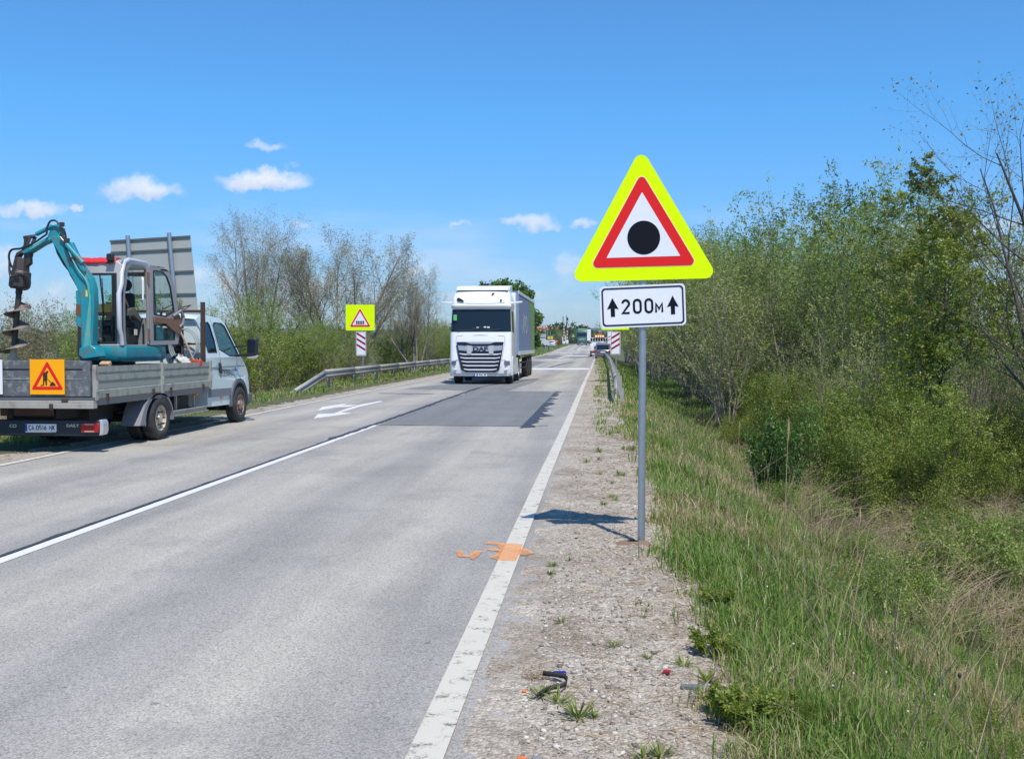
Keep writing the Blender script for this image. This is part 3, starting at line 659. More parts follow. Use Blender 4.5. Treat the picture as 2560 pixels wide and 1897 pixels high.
P_big = [plant_proto(171+i*5, C_big, 7, 10.6, .17, 27, M_twigl, L_bud, 3.6, .095, .42, .10, sides=(7, 4, 3, 3), base_r=.22) for i in range(2)]
C_round = dict(seg=(6, 6, 5, 4), wob=(.05, .12, .16, .18), up=(.03, .05, .03, 0.), kids=(14, 9, 6), t0=(.3, .2, .2), ang=(50, 48, 45), ratio=(.55, .5, .5), leaflev=(2,), rr=.5, tap=.3)
P_round = plant_proto(183, C_round, 3, 9.0, .22, 14, M_barkd, L_rnd, 22, .36, .7, .25, sides=(7, 4, 3, 3))
P_dryb = [plant_proto(190+i, dict(C_willow, kids=(9, 5), ang=(28, 35), ratio=(.4, .5)), 10, 3.6, .02, 12, M_barkt, L_bud, 7, .09, .4, .05, sides=(4, 3, 3, 3)) for i in range(2)]

R = random.Random(77)
# right-hand thicket, far to near
g_th = 'willow shrubs of the dense thicket on the right'
lab_th = 'grey green willow shrub merged into the dense thicket on the right of the road'
spots = []
for y in np.arange(19, 60, 3.4):
    for row in range(3):
        spots.append((5.0+.012*y+row*3.0+R.uniform(-1., 1.), y+R.uniform(-1.4, 1.4), row))
for y in np.arange(60, 170, 5.5):
    for row in range(2): spots.append((5.4+row*3.5+R.uniform(-1.0, 1.0), y+R.uniform(-2, 2), row))
for (x, y, row) in spots:
    if y < 35 and x < 10.5+.06*(y-20): continue
    env = np.interp(x/y, [.03, .08, .105, .15, .18, .215, .25, .28, .32, .40], [.078, .122, .128, .145, .165, .185, .20, .19, .17, .15])
    sc = min(1.9, (env*y+3.0)/7.2)*R.uniform(.72, 1.04)
    zi = 0 if y < 40 else (1 if y < 75 else 2)
    lb = ['tall grey green willow shrub in the near thicket behind the paired thorn trees', 'tall grey green willow shrub in the middle of the right thicket', 'grey green willow shrub at the far end of the right thicket near the striped plate'][zi]
    place(P_will[R.randrange(4)], 'willow_shrub', x, y, sc, R.uniform(0, 6.28), lb, 'shrub', g_th+[', near part', ', middle part', ', far end'][zi])
for k in range(16):
    y = 17+k*2.4; place(P_lime[k % 2], 'leafy_bush', min(4.6+.03*y+R.uniform(-.4, 2.2), .25*y), y+R.uniform(-1, 1), R.uniform(.36, .66), R.uniform(0, 6), 'bright yellow green bush along the front edge of the right thicket', 'bush', 'yellow green bushes edging the right thicket')
R3 = random.Random(91)
for k in range(30):
    y = 19+k*.55; x = R3.uniform(5.2, 13.5)
    if .265 < x/y < .375 and y < 28: continue
    place(P_will[k % 4] if k % 3 else P_lime[k % 2], 'young_willow', x, y, R3.uniform(.32, .62), k*1.1, 'young olive green sapling in the undergrowth around the paired thorn trees', 'sapling', 'saplings around the paired thorn trees')
for k in range(34):
    y = 6.0+k*.32; place(P_low[k % 2], 'low_bush', 2.4+R3.uniform(0, .36*y), y, R3.uniform(.22, .5), k*1.3, 'small leafy plant in the green lower part of the near embankment', 'plant', 'small plants on the near embankment')
for k, (x, y, s) in enumerate([(6.3, 19.5, .55), (7.4, 21.5, .5), (5.6, 18.0, .42), (6.9, 23.5, .7), (8.6, 22.6, .42), (5.4, 21.5, .6), (7.9, 19.2, .36)]):
    place(P_lime[k % 2], 'leafy_bush', x, y, s, k*1.9, 'fresh green bush low in front of the paired thorn trees', 'bush', 'green bushes in front of the paired thorn trees')
for k in range(16):
    y = 13+k*1.6; place(P_low[k % 2], 'low_bush', 4.0+R.uniform(-.3, 4.2)+.05*k, y+R.uniform(-1, 1), R.uniform(.45, .85), R.uniform(0, 6), 'knee high leafy bush low on the right embankment', 'bush', 'knee high bushes low on the right embankment')
P_weedb = plant_proto(143, dict(C_willow, kids=(6, 4), ang=(40, 45), ratio=(.35, .5)), 8, 1.5, .016, 34, M_barkd, L_lime, 14, .13, .6, .04, sides=(3, 3, 3, 3))
p = G(1935, 1265, -.9); place(P_darkb, 'dark_bush', p[0], p[1], 1.12, 1.0, 'upright dark green bush with pale dead stalks standing before the thicket', 'bush', sxy=.62)
p = G(2335, 1165, -1.5); place(P_near[0], 'thorn_tree', p[0], p[1], 1.03, 2.2, 'slender dark trunked tree with light green leaf clusters, left of the close pair', 'tree')
p2 = G(2378, 1125, -1.5); place(P_near[1], 'thorn_tree', p2[0]+.1, p2[1]+.6, 1.0, .7, 'slender dark trunked tree with light green leaf clusters, right of the close pair', 'tree')
place(P_bare[1], 'bare_tree', PY(2545, 870, 30)[0], 30, 1.38, .4, 'leafless dark tree rising highest at the right edge of the thicket', 'tree')
place(P_bare[0], 'bare_tree', PY(2490, 870, 33)[0], 33, 1.35, 2.4, 'leafless thin branched tree behind the light green pair on the right', 'tree')
place(P_bare[1], 'bare_tree', PY(2680, 870, 21)[0], 21, 1.38, 4.4, 'bare branched tree whose top twigs enter at the upper right edge', 'tree')

# left-hand side
for k, (x, y, s) in enumerate([(-24.5, 42, .78), (-22, 44, .66), (-20, 41, .82), (-26.5, 46, .85), (-18.2, 43, .72), (-28.5, 49, .8), (-16.5, 40, .6)]):
    place(P_dryb[k % 2], 'dry_shrub', x, y, s*1.35, k*1.7, 'tan dry shrub with upright pale stems behind the excavator truck', 'shrub', 'tan dry shrubs behind the excavator truck')
for k, (x, y, s) in enumerate([(-19, 50, .72), (-23, 52, .68), (-27, 51, .74), (-31, 56, .8)]):
    place(P_will[k % 4], 'willow_shrub', x, y, s, k*2.1, 'grey green willow shrub standing behind the dry shrubs at the far left', 'shrub', 'willow shrubs at the far left')
lab = 'dense olive green bush behind the left guardrail'
R = random.Random(5)
for k in range(60):
    y = 33+k*2.2+R.uniform(-1, 1); x = -12.6-.022*y-R.uniform(0, 4.5)
    if k % 3 == 0: place(P_lime[k % 2], 'leafy_bush', x+.6, y, R.uniform(.75, 1.05), R.uniform(0, 6), 'fresh green bush in the hedge behind the left guardrail', 'bush', 'fresh green bushes behind the left guardrail')
    else: place(P_will[k % 4], 'willow_shrub', x-1.0, y, R.uniform(.52, .74)*(1+y*.0022), R.uniform(0, 6), lab, 'shrub', 'olive bushes behind the left guardrail')
for k in range(14):
    y = 24+k*2.6; place(P_dryb[k % 2], 'dry_shrub', -13.6-R.uniform(0, 2.5)-.02*y, y, R.uniform(.38, .6), R.uniform(0, 6), 'low tan thicket of dry stems beside the left verge', 'shrub', 'low dry shrubs beside the left verge')
p = PY(638, 870, 72); place(P_big[0], 'poplar_tree', p[0], 72, .92, .5, 'tall spreading tree with budding olive crown, left of the two big trees behind the guardrail', 'tree', z=-1)
p = PY(845, 870, 75); place(P_big[1], 'poplar_tree', p[0], 75, 1.14, 3.6, 'tall spreading tree with bare twiggy crown, right of the two big trees behind the guardrail', 'tree', z=-1)
p = PY(1040, 870, 66); place(P_big[0], 'bare_tree', p[0], 66, .54, 2.9, 'smaller thin twigged tree between the yellow crossing sign and the white truck', 'tree')
p = PY(1000, 870, 66); place(P_bare[1], 'bare_tree', p[0], 66, .92, 2.1, 'small dark bare tree just right of the yellow crossing sign', 'tree')
p = PY(1274, 870, 135); place(P_round, 'round_tree', p[0], 135, .93, 0, 'dense dark green tree rising behind the white truck trailer', 'tree')
p = PY(1372, 870, 330); place(P_bare[0], 'bare_tree', p[0]-6, 330, 1.6, 0, 'thin bare tree behind the far direction boards', 'tree')
for k, (px, Y, s) in enumerate([(1335, 150, .5), (1345, 185, .6), (1352, 240, .7)]):
    p = PY(px, 870, Y); place(P_will[k], 'willow_shrub', p[0]-3, Y, s, k, 'dark bush on the verge behind the far direction boards', 'shrub', 'dark bushes behind the far direction boards')
for k, (px, Y, s) in enumerate([(1398, 300, .8), (1392, 330, .95), (1425, 340, .6), (1440, 380, .8)]):
    p = PY(px, 862, Y); place(P_will[k], 'willow_shrub', p[0], Y, s, k, 'dark shrub beside the raised level crossing barriers', 'shrub', 'dark shrubs beside the crossing barriers')

# reeds, brambles, stalks
def stalks(name, N, fx, fy, h, rad, mtl, lean, label, cat, seed, seg=3, zf=T):
    r = random.Random(seed); mb = MB()
    for i in range(N):
        y = fy(r); x = fx(r, y); z = float(zf(x, y)); H = r.uniform(*h); a = r.random()*6.28; l = abs(r.gauss(0, lean)); pts = []
        bend = abs(r.gauss(0, lean))
        for k in range(seg+1):
            t = k/seg; o_ = H*(l*t+bend*t*t); pts.append((x+math.cos(a)*o_, y+math.sin(a)*o_, z+H*t*(1-.35*bend*t)))
        mb.tube(pts, [rad*(1-.6*k/seg) for k in range(seg+1)], 3, caps=False)
    me = bpy.data.meshes.new(name); me.from_pydata(mb.v, [], mb.f); me.materials.append(mtl)
    o = bpy.data.objects.new(name, me); COL.objects.link(o); tag(o, label, cat, kind='stuff'); return o
M_reed = mat('dry_reed', (.40, .29, .17), .85, var=.35, vscale=3)
M_bramble = mat('bramble_stem', (.33, .25, .155), .85, var=.35, vscale=4)
stalks('reeds', 3600, lambda r, y: y*r.uniform(.345, .47), lambda r: r.uniform(22.5, 31), (1.2, 2.7), .009, M_reed, .10, 'brown dry reeds standing dense at the right edge beyond the paired trees', 'reeds', 31)
stalks('brambles', 5200, lambda r, y: r.uniform(2.7, 9.0), lambda r: r.uniform(9.0, 20.5), (.2, .75), .0036, M_bramble, .8, 'tangled reddish brown bramble stems on the lower right embankment', 'brambles', 32, 4)
stalks('dry_stems', 700, lambda r, y: r.uniform(1.1, 4.5), lambda r: 3.6*(28/3.6)**r.random(), (.35, .95), .003, M_reed, .28, 'thin straw coloured dead stems poking out of the embankment grass', 'dry stems', 33)
stalks('dry_stems', 900, lambda r, y: r.uniform(-26, -13), lambda r: r.uniform(24, 55), (.8, 2.2), .012, M_reed, .15, 'pale dead stems among the shrubs on the left side', 'dry stems', 34)

def litter(name, N, xr, yr, mtl, label, seed):
    r = random.Random(seed); mb = MB()
    for i in range(N):
        y = yr[0]*(yr[1]/yr[0])**r.random(); x = xr[0]+(xr[1]-xr[0])*r.random()**.6; a = r.random()*6.28; L = r.uniform(.015, .07); z = float(zshR(x, y))+.004; b = a+r.gauss(0, .5)
        mb.tube([(x, y, z), (x+math.cos(a)*L, y+math.sin(a)*L, z+r.uniform(0, .006)), (x+math.cos(a)*L+math.cos(b)*L, y+math.sin(a)*L+math.sin(b)*L, z+r.uniform(0, .012))], .0011+.00012*y, 3, caps=False)
    me = bpy.data.meshes.new(name); me.from_pydata(mb.v, [], mb.f); me.materials.append(mtl); o = bpy.data.objects.new(name, me); COL.objects.link(o); tag(o, label, 'straw', kind='stuff')
litter('straw_litter', 1500, (-.25, .75), (3, 22), M_bramble, 'brown twiggy bits strewn on the right gravel shoulder', 41)
litter('straw_litter', 900, (-.25, .8), (3, 22), M_reed, 'pale straw bits strewn on the right gravel shoulder', 42)

# ------------------------------------------------------------------ far land: woods and hills
def hill(name, Y, hs, depth, col, seed):
    r = np.random.default_rng(seed); X = np.linspace(-6000, 6000, 161); rows = []
    top = np.interp(X, *hs) + 5*np.sin(X*.004+seed)+3*np.sin(X*.011+2*seed)+r.normal(0, 1.2, len(X))
    V = []
    for t, f in ((0, 0), (.25, .55), (.5, .86), (.8, 1.), (1.0, .9), (1.6, .2)):
        V.append(np.stack([X, np.full_like(X, Y+depth*t), -2+(top+2)*f+(r.normal(0, 1.5, len(X)) if 0 < f < 1 else 0)], -1))
    V = np.stack(V); n = len(X); i = np.arange((len(V)-1)*(n-1)); a = i//(n-1)*n+i % (n-1)
    o = np_mesh(name, V.reshape(-1, 3), 4, mat('wooded_hill_%d' % seed, col, .95, var=.45, vscale=.012), faces=np.stack([a, a+1, a+n+1, a+n], -1)); o.data.shade_smooth()
    tag(o, kind='structure'); return o
hill('hills', 3300, ([-6000, -1500, -400, 0, 500, 1500, 6000], [60, 62, 72, 60, 70, 76, 60]), 900, (.035, .065, .03), 1)
hill('hills', 1500, ([-6000, -700, -250, -60, 50, 200, 900, 6000], [14, 16, 17, 13, 19, 24, 20, 16]), 300, (.05, .085, .03), 2)
L_wood = leaf_mat('woodland_foliage', [(0, (.03, .06, .018)), (.5, (.06, .10, .03)), (1, (.11, .14, .05))], .2, .8)
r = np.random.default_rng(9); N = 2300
y = 300*(1300/300)**r.random(N); x = cxr(y)+r.choice([-1, 1], N)*(12+r.random(N)**1.4*y*.75); s = r.uniform(2.0, 4.6, N)*(1+(y-300)/1600)
v, f = icos(); sub = []
V = v[None]*(1+r.normal(0, .10, (N, 12, 1)))*s[:, None, None]*np.array([.9, .9, .8])
V = V+np.stack([x, y, T(x, y)+s*.55], -1)[:, None]
# leaf tufts over each far crown
K = 90; C = r.normal(0, 1, (N, K, 3)); C /= np.linalg.norm(C, axis=2)[..., None]; C = C*s[:, None, None]*r.uniform(.8, 1.15, (N, K, 1))+np.stack([x, y, T(x, y)+s*.6], -1)[:, None]
A = r.normal(0, 1, (N, K, 3))*(.085*s)[:, None, None]; B = r.normal(0, 1, (N, K, 3))*(.085*s)[:, None, None]
Q = np.stack([C-A, C-B, C+A, C+B], 2).reshape(-1, 3)
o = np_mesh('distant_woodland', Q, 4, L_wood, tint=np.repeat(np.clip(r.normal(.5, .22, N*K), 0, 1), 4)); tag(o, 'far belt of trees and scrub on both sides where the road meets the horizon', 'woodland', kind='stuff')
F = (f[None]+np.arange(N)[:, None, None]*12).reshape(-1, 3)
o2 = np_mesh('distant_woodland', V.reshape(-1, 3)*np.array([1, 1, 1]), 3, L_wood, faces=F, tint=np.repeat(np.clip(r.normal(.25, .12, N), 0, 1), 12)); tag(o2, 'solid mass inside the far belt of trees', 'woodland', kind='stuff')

# ------------------------------------------------------------------ guardrails
WB = [(-.0, .31), (.03, .30), (.075, .255), (.08, .225), (.03, .175), (.02, .155), (.03, .135), (.08, .085), (.075, .055), (.03, .01), (0, 0)]
def guardrail(pts, face, posts, label, endramp=None):
    """pts: (X, Y, z of the rail's lower edge); face: +1 when the corrugation faces +X"""
    o0 = pts[0]; root = empty('guardrail', (o0[0], o0[1], 0), 0, label, 'guardrail')
    def seg_rows(sub):
        rows = []
        for (X, Y, z) in sub: rows.append([(X-o0[0]+face*a, Y-o0[1], z+b) for a, b in WB])
        return rows
    dens = []
    for a, b in zip(pts[:-1], pts[1:]):
        n = max(1, int(abs(b[1]-a[1])/4)); dens += [tuple(a[i]+(b[i]-a[i])*k/n for i in range(3)) for k in range(n)]
    dens.append(pts[-1]); i = 0
    for a, b in zip(dens[:-1], dens[1:]):
        mb = MB(); off = .004*(i % 2); rows = seg_rows([(a[0]+face*off, a[1]-.08, a[2]), (b[0]+face*off, b[1]+.08, b[2])]); mb.grid(rows)
        mb.build('rail', M_raillite, root, smooth=True, angle=25, solid=.004); i += 1
    pm = MB(); h = .62
    pm.prism([(-.05, -.03), (.05, -.03), (.05, -.02), (-.04, -.02), (-.04, .02), (.05, .02), (.05, .03), (-.05, .03)], lambda u, v, t: (u, v, t), -.6, h)
    base = pm.build('post', M_galvd, root); base.location = (0, 0, 0)
    first = True
    for (X, Y, top) in posts:
        p = base if first else base.copy()
        if not first: COL.objects.link(p); p.parent = root
        first = False; z = float(T(X, Y)); p.location = (X-o0[0]-face*.07, Y-o0[1], top-h)
    return root
LX = -10.02
gp = [(LX-.1, 32.6, -.30), (LX-.05, 33.2, -.16), (LX, 36.8, .40), (LX, 60, .40), (LX, 108, .40), (LX-.2, 140, .45), (LX-.2, 168, .62)]
posts = [(LX, 37.6+4.15*k, .62 + (0 if 37.6+4.15*k < 115 else zr(37.6+4.15*k))) for k in range(30)]
guardrail(gp, 1, posts, 'weathered steel guardrail along the far left verge with its near end ramped into the ground')
gp = [(.53, 28.6, .12), (.54, 30.4, .42), (.62, 42.4, .42), (.80, 66, .42), (.84, 113, .42), (.9, 150, .5)]
posts = [(.60, 28.7, .42)]+[(.62+.005*(Y-30), Y, .64) for Y in np.arange(32.5, 140, 4.0)]
guardrail(gp, -1, posts, 'weathered steel guardrail starting beside the right gravel shoulder beyond the warning sign')

# ------------------------------------------------------------------ signs
def rounded(poly, rad, n=6):
    out = []; k = len(poly)
    for i in range(k):
        p, a, b = Vector(poly[i]), Vector(poly[i-1]), Vector(poly[(i+1) % k]); u, v = (a-p).normalized(), (b-p).normalized()
        ang = u.angle(v); d = rad/math.tan(ang/2); p0, p1 = p+u*d, p+v*d; c = p+(u+v).normalized()*(rad/math.sin(ang/2))
        a0 = math.atan2((p0-c).y, (p0-c).x); a1 = math.atan2((p1-c).y, (p1-c).x); da = (a1-a0+math.pi) % (2*math.pi)-math.pi
        for j in range(n+1): t = a0+da*j/n; out.append((c.x+rad*math.cos(t), c.y+rad*math.sin(t)))
    return out
def tri(cx, zb, w, h, r=.0):
    p = [(cx-w/2, zb), (cx+w/2, zb), (cx, zb+h)]; return rounded(p, r) if r else p
def rect(a, b, c, d, r=0): p = [(a, b), (c, b), (c, d), (a, d)]; return rounded(p, r) if r else p
def face_fn(tilt=0., yaw=0., y0=0., piv=(0, 0)):
    ct, st = math.cos(tilt), math.sin(tilt); cy, sy = math.cos(yaw), math.sin(yaw)
    def fn(u, v, t):
        a, b = u-piv[0], v-piv[1]; a, b = a*ct-b*st, a*st+b*ct
        return ((a+piv[0])*cy-(t+y0)*sy*-1*0, (t+y0)+(a+piv[0])*sy, b+piv[1])
    return fn
def clamp_mb(z, r, y0, w=.12):
    mb = MB(); mb.box((0, y0-.008, z), (w, .012, .035)); mb.lathe((0, 0, z-.018), (0, 0, 1), [(r+.002, 0), (r+.008, 0), (r+.008, .036), (r+.002, .036)], 16); return mb

# foreground warning sign: pole stands in the gravel; plates are bolted on slightly askew
ws = empty('warning_sign', (.36, 8.43, float(zshR(.36, 8.43))), 0, 'large warning triangle with black dot and distance plate on a pole in the gravel', 'road sign')
mb = MB(); mb.tube([(0, 0, -.3), (0.0, 0, 0), (.004, 0, 1.6), (.008, 0, 2.95)], .0305, 20); mb.build('pole', M_galv, ws, smooth=True)
fn = face_fn(RAD(1.5), RAD(4), -.045, (0, 2.1)); Y0 = 0
tw = MB(); tw.plate([tri(.012, 2.165, 1.215, 1.075, .062)], fn, 0, .018)
tp = tw.build('triangle_panel', M_fluo, ws)
mb = MB(); mb.plate([tri(.012, 2.172, 1.20, 1.06, .058)], fn, .0185, .0205); mb.build('panel_back', M_signback, tp)
mb = MB(); mb.plate([tri(.012, 2.27, .885, .775, .04)], fn, -.0015, -.0003); mb.build('pale_border', M_pink, tp)
mb = MB(); mb.plate([tri(.012, 2.275, .868, .76, .036)], fn, -.003, -.0017); mb.build('red_border', M_red, tp)
mb = MB(); mb.plate([tri(.012, 2.352, .60, .525, .004)], fn, -.0045, -.0032); mb.build('white_field', M_signwhite, tp)
mb = MB(); mb.plate([[(.018+.133*math.cos(a*math.pi/32), 2.508+.137*math.sin(a*math.pi/32)) for a in range(64)]], fn, -.006, -.0047); mb.build('black_dot', M_signblack, tp)
fn2 = face_fn(RAD(2.4), RAD(5), -.045, (0, 1.95))
mb = MB(); mb.plate([rect(-.345, 1.785, .352, 2.125, .035)], fn2, 0, .014); pl = mb.build('distance_plate', M_signwhite, ws)
mb = MB(); mb.plate([rect(-.331, 1.799, .338, 2.111, .03), rect(-.317, 1.813, .324, 2.097, .022)[::-1]], fn2, -.002, -.0005); mb.build('plate_border', M_navy, pl)
mb = MB()
def arrow(cx): return [(cx-.017, 1.878), (cx+.017, 1.878), (cx+.017, 1.945), (cx+.047, 1.938), (cx, 2.03), (cx-.047, 1.938), (cx-.017, 1.945)]
for cx in (-.243, .247): mb = MB(); mb.plate([arrow(cx)], fn2, -.0025, -.0008); mb.build('arrow', M_signblack, pl)
mb = MB(); put_strokes(mb, ['2', '0', '0'], .118, lambda x, y, z: fn2(x-.042, 1.955+y, -.0012-z), wt=.155, xs=1.05, gap=.20)
put_strokes(mb, ['M'], .078, lambda x, y, z: fn2(x+.135, 1.936+y, -.0012-z), wt=.22, xs=1.25)
mb.build('lettering', M_signblack, pl)
for z in (1.84, 2.07, 2.30, 2.75): clamp_mb(z, .0305, -.012, .09).build('clamp', M_galv, ws)

def stripes(mb, x0, x1, z0, z1, n, fn, rising=True, th=.115, lo=.24, gap=.235):
    wd = x1-x0; sl = wd*.62
    for k in range(n):
        zc = z0+(z1-z0)*lo+k*gap*(z1-z0)
        a, b = (zc, zc+sl) if rising else (zc+sl, zc)
        mb.plate([[(x0, a-th/2), (x1, b-th/2), (x1, b+th/2), (x0, a+th/2)]], fn, -.003, -.0015)
def crossing_sign(X, Y, zt, label, yel, st, n, rising, pic=True, yaw=0):
    root = empty('level_crossing_sign', (X, Y, float(T(X, Y))), 0, label, 'road sign'); dz = -float(T(X, Y))
    mb = MB(); mb.tube([(0, 0, -.3), (0, 0, zt+dz-.05)], .034, 14); mb.build('pole', M_galv, root, smooth=True)
    fn = lambda u, v, t: (u, t-.05, v+dz)
    if yel:
        mb = MB(); mb.plate([rect(yel[0], yel[1], yel[2], yel[3], .01)], fn, 0, .02); yp = mb.build('yellow_panel', M_fluo, root)
        if pic:
            cx = (yel[0]+yel[2])/2; zb = yel[1]+.16
            mb = MB(); mb.plate([tri(cx, zb-.01, .99, .86, .04)], fn, -.003, -.001); mb.build('pale_border', M_pink, yp)
            mb = MB(); mb.plate([tri(cx, zb, .94, .82, .035)], fn, -.005, -.0035); mb.build('red_border', M_red, yp)
            mb = MB(); mb.plate([tri(cx, zb+.08, .70, .60, .004)], fn, -.007, -.0055); mb.build('white_field', M_signwhite, yp)
            mb = MB()
            for k in range(5):
                x = cx-.16+k*.08; mb.plate([[(x-.019, zb+.105), (x+.019, zb+.105), (x+.019, zb+.255), (x, zb+.285), (x-.019, zb+.255)]], fn, -.009, -.0075)
            for z in (zb+.14, zb+.215): mb.plate([rect(cx-.19, z-.014, cx+.19, z+.014)], fn, -.0105, -.0092)
            mb.build('gate_symbol', M_signblack, yp)
    mb = MB(); mb.plate([rect(*st, .02)], fn, 0, .02); sp = mb.build('striped_plate', M_signwhite, root)
    mb = MB(); mb.plate([rect(st[0]+.02, st[1]+.02, st[2]-.02, st[3]-.02, .015), rect(st[0]+.034, st[1]+.034, st[2]-.034, st[3]-.034, .01)[::-1]], fn, -.002, -.0008); mb.build('plate_border', M_navy, sp)
    mb = MB(); stripes(mb, st[0]+.034, st[2]-.034, st[1], st[3], n, fn, rising, th=.10); mb.build('red_stripe', M_maroon, sp)
    return root
crossing_sign(-10.42, 44.67, 3.35, 'yellow level crossing sign above a three striped plate behind the left guardrail', (-.76, 2.26, .54, 3.40), (-.30, 1.14, .15, 2.21), 3, False)
crossing_sign(.80, 45.0, 3.35, 'three striped plate under a yellow panel mostly hidden behind the large warning sign', (-.65, 2.28, .55, 3.40), (-.25, 1.20, .17, 2.20), 3, True)
q = PY(1524, 870, 118); crossing_sign(q[0]+.1, 118, 3.3, 'smaller two striped plate seen just left of the nearer three striped plate', None, (-.35, 1.75, .25, 3.2), 2, True)

# back of the large direction sign, left, leaning on two tall posts
Ys = 34.0
bs = PY(360, 870, Ys); root = empty('direction_sign', (bs[0], Ys, float(T(bs[0], Ys))), 0, 'back of a tall leaning grey direction board on two posts behind the excavator', 'road sign'); off = np.array([bs[0], Ys, float(T(bs[0], Ys))])
z1 = lambda x, y: (x/2.581, 520+y/2.581)
LT, RT = PY(*z1(712, 210), Ys), PY(*z1(1227, 178), Ys); Lb = PY(*z1(745, 690), Ys); Rb = PY(*z1(1278, 690), Ys)
def bil(u, v, t=0.): # u across, v down 0..1
    a = LT+(RT-LT)*u; b = Lb+(Rb-Lb)*u; p = a+(b-a)*v-off; return (p[0], p[1]+t, p[2])
cuts = [.012, .165, .45, .735, 1.02]
for k in range(4):
    mb = MB(); mb.prism([(0, cuts[k]+.004), (1, cuts[k]+.004), (1, cuts[k+1]-.004), (0, cuts[k+1]-.004)], lambda u, v, t: bil(u, v, t), 0, .03); mb.build('board', M_signback, root)
for c in cuts[:-1]:
    mb = MB(); mb.prism([(-.002, c-.012), (1.002, c-.012), (1.002, c+.010), (-.002, c+.010)], lambda u, v, t: bil(u, v, t), -.05, -.004); mb.build('rail', mat('sign_rail_shadow_grey', (.13, .14, .145), .6, .3, var=.3), root)  # rails are dark grey, darker than the boards they separate
for u in (.24, .757):
    mb = MB(); mb.tube([bil(u, -.045, -.11), bil(u, 1.0, -.11), (bil(u, 1, -.11)[0]+.1, bil(u, 1, -.11)[1], -.4)], .075, 14); mb.build('post', M_galv, root, smooth=True)

# far direction boards on the left verge
def back_board(px, Y, x0, x1, zs, posts, label):
    b = PY(px, 870, Y); X = b[0]; zg_ = float(T(X, Y)); root = empty('direction_sign', (X, Y, zg_), 0, label, 'road sign')
    for (z0, z1_, m) in zs: MB().b2((x0, -.02, z0), (x1, .02, z1_)).build('board', m, root)
    for p_ in posts: MB().cyl((p_[0], .06, -.3), (p_[0], .06, p_[1]), .055, n=8).build('post', M_galv, root)
    return root
M_pale = mat('pale_board', (.50, .54, .55), .6, var=.1)
back_board(1355, 186, -1.6, .75, [(4.55, 4.75, M_signback), (2.5, 3.15, M_signback), (1.9, 2.35, M_pale)], [(-1.5, 4.7), (.6, 4.7)], 'tall grey framed direction board with an open middle right of the truck trailer')
back_board(1365, 178, -.85, .55, [(1.25, 2.1, M_pale)], [(-.55, 2.1), (.25, 3.6), (.75, 3.7)], 'low pale direction board on thin posts in front of the tall framed one')

# haze: one closed box of thin even air round the camera and everything built
hz = MB(); hz.b2((-6500, -90, -9), (6500, 6500, 110)); hzo = hz.build('haze', [bpy.data.materials.new('air')]); tag(hzo, 'thin even haze filling the air of the whole place', 'haze', kind='stuff')
hm = hzo.data.materials[0]; hm.use_nodes = True; t = NT(hm.node_tree); t.n.clear()
pv = t.new('ShaderNodeVolumePrincipled', inp={'Color': (.80, .88, 1.0, 1), 'Density': .00012, 'Anisotropy': .2}); oo = t.new('ShaderNodeOutputMaterial'); t.l.new(pv.outputs[0], oo.inputs['Volume'])

# ------------------------------------------------------------------ flatbed crew cab truck, seen from behind on the left verge
M_cab = mat('pale_mint_paint', (.60, .69, .67), .32, 0, var=.05, vscale=3, coat=.4, dirt=(.40, .42, .36), dlo=.60, dhi=.85, dscale=2.2)
M_greytrim = mat('grey_trim', (.10, .105, .115), .6, var=.15)
M_alu = mat('weathered_aluminium_board', (.33, .345, .30), .55, .2, var=.14, vscale=5, dirt=(.15, .13, .095), dlo=.50, dhi=.78, dscale=7)
M_gate = mat('scuffed_dark_aluminium', (.15, .155, .16), .55, .4, var=.35, vscale=6, dirt=(.34, .335, .32), dlo=.50, dhi=.66, dscale=9)
M_gatelip = mat('dusty_steel_lip', (.42, .39, .34), .6, .3, var=.2, vscale=6, dirt=(.2, .16, .12), dlo=.55, dhi=.75)
M_chassis = mat('chassis_black', (.016, .015, .014), .7, .1, var=.4)
M_rust = mat('rusty_steel', (.17, .075, .04), .85, .1, var=.4, vscale=14)
M_rust2 = mat('dark_rusty_post', (.075, .042, .03), .8, .2, var=.4, vscale=14)
M_glassd = mat('dark_glass', (.012, .02, .028), .05, 0, spec=.35)
G_clear = glass_mat('tinted_glass', (.72, .80, .76), .0)
G_green = glass_mat('green_glass', (.87, .96, .96), .3)
M_lamp = mat('tail_lamp_red', (.34, .01, .012), .2, coat=.6, var=.05); M_silver = mat('silver_plastic', (.62, .63, .64), .3, .6)
M_plate = mat('number_plate_white', (.74, .75, .76), .4); M_blueband = mat('plate_blue', (.02, .06, .35), .4)
M_rimp = mat('rust_stained_rim', (.33, .24, .18), .7, .3, var=.3, vscale=20); M_rimw = mat('cream_wheel_rim', (.52, .46, .36), .6, .1, var=.2, vscale=12)

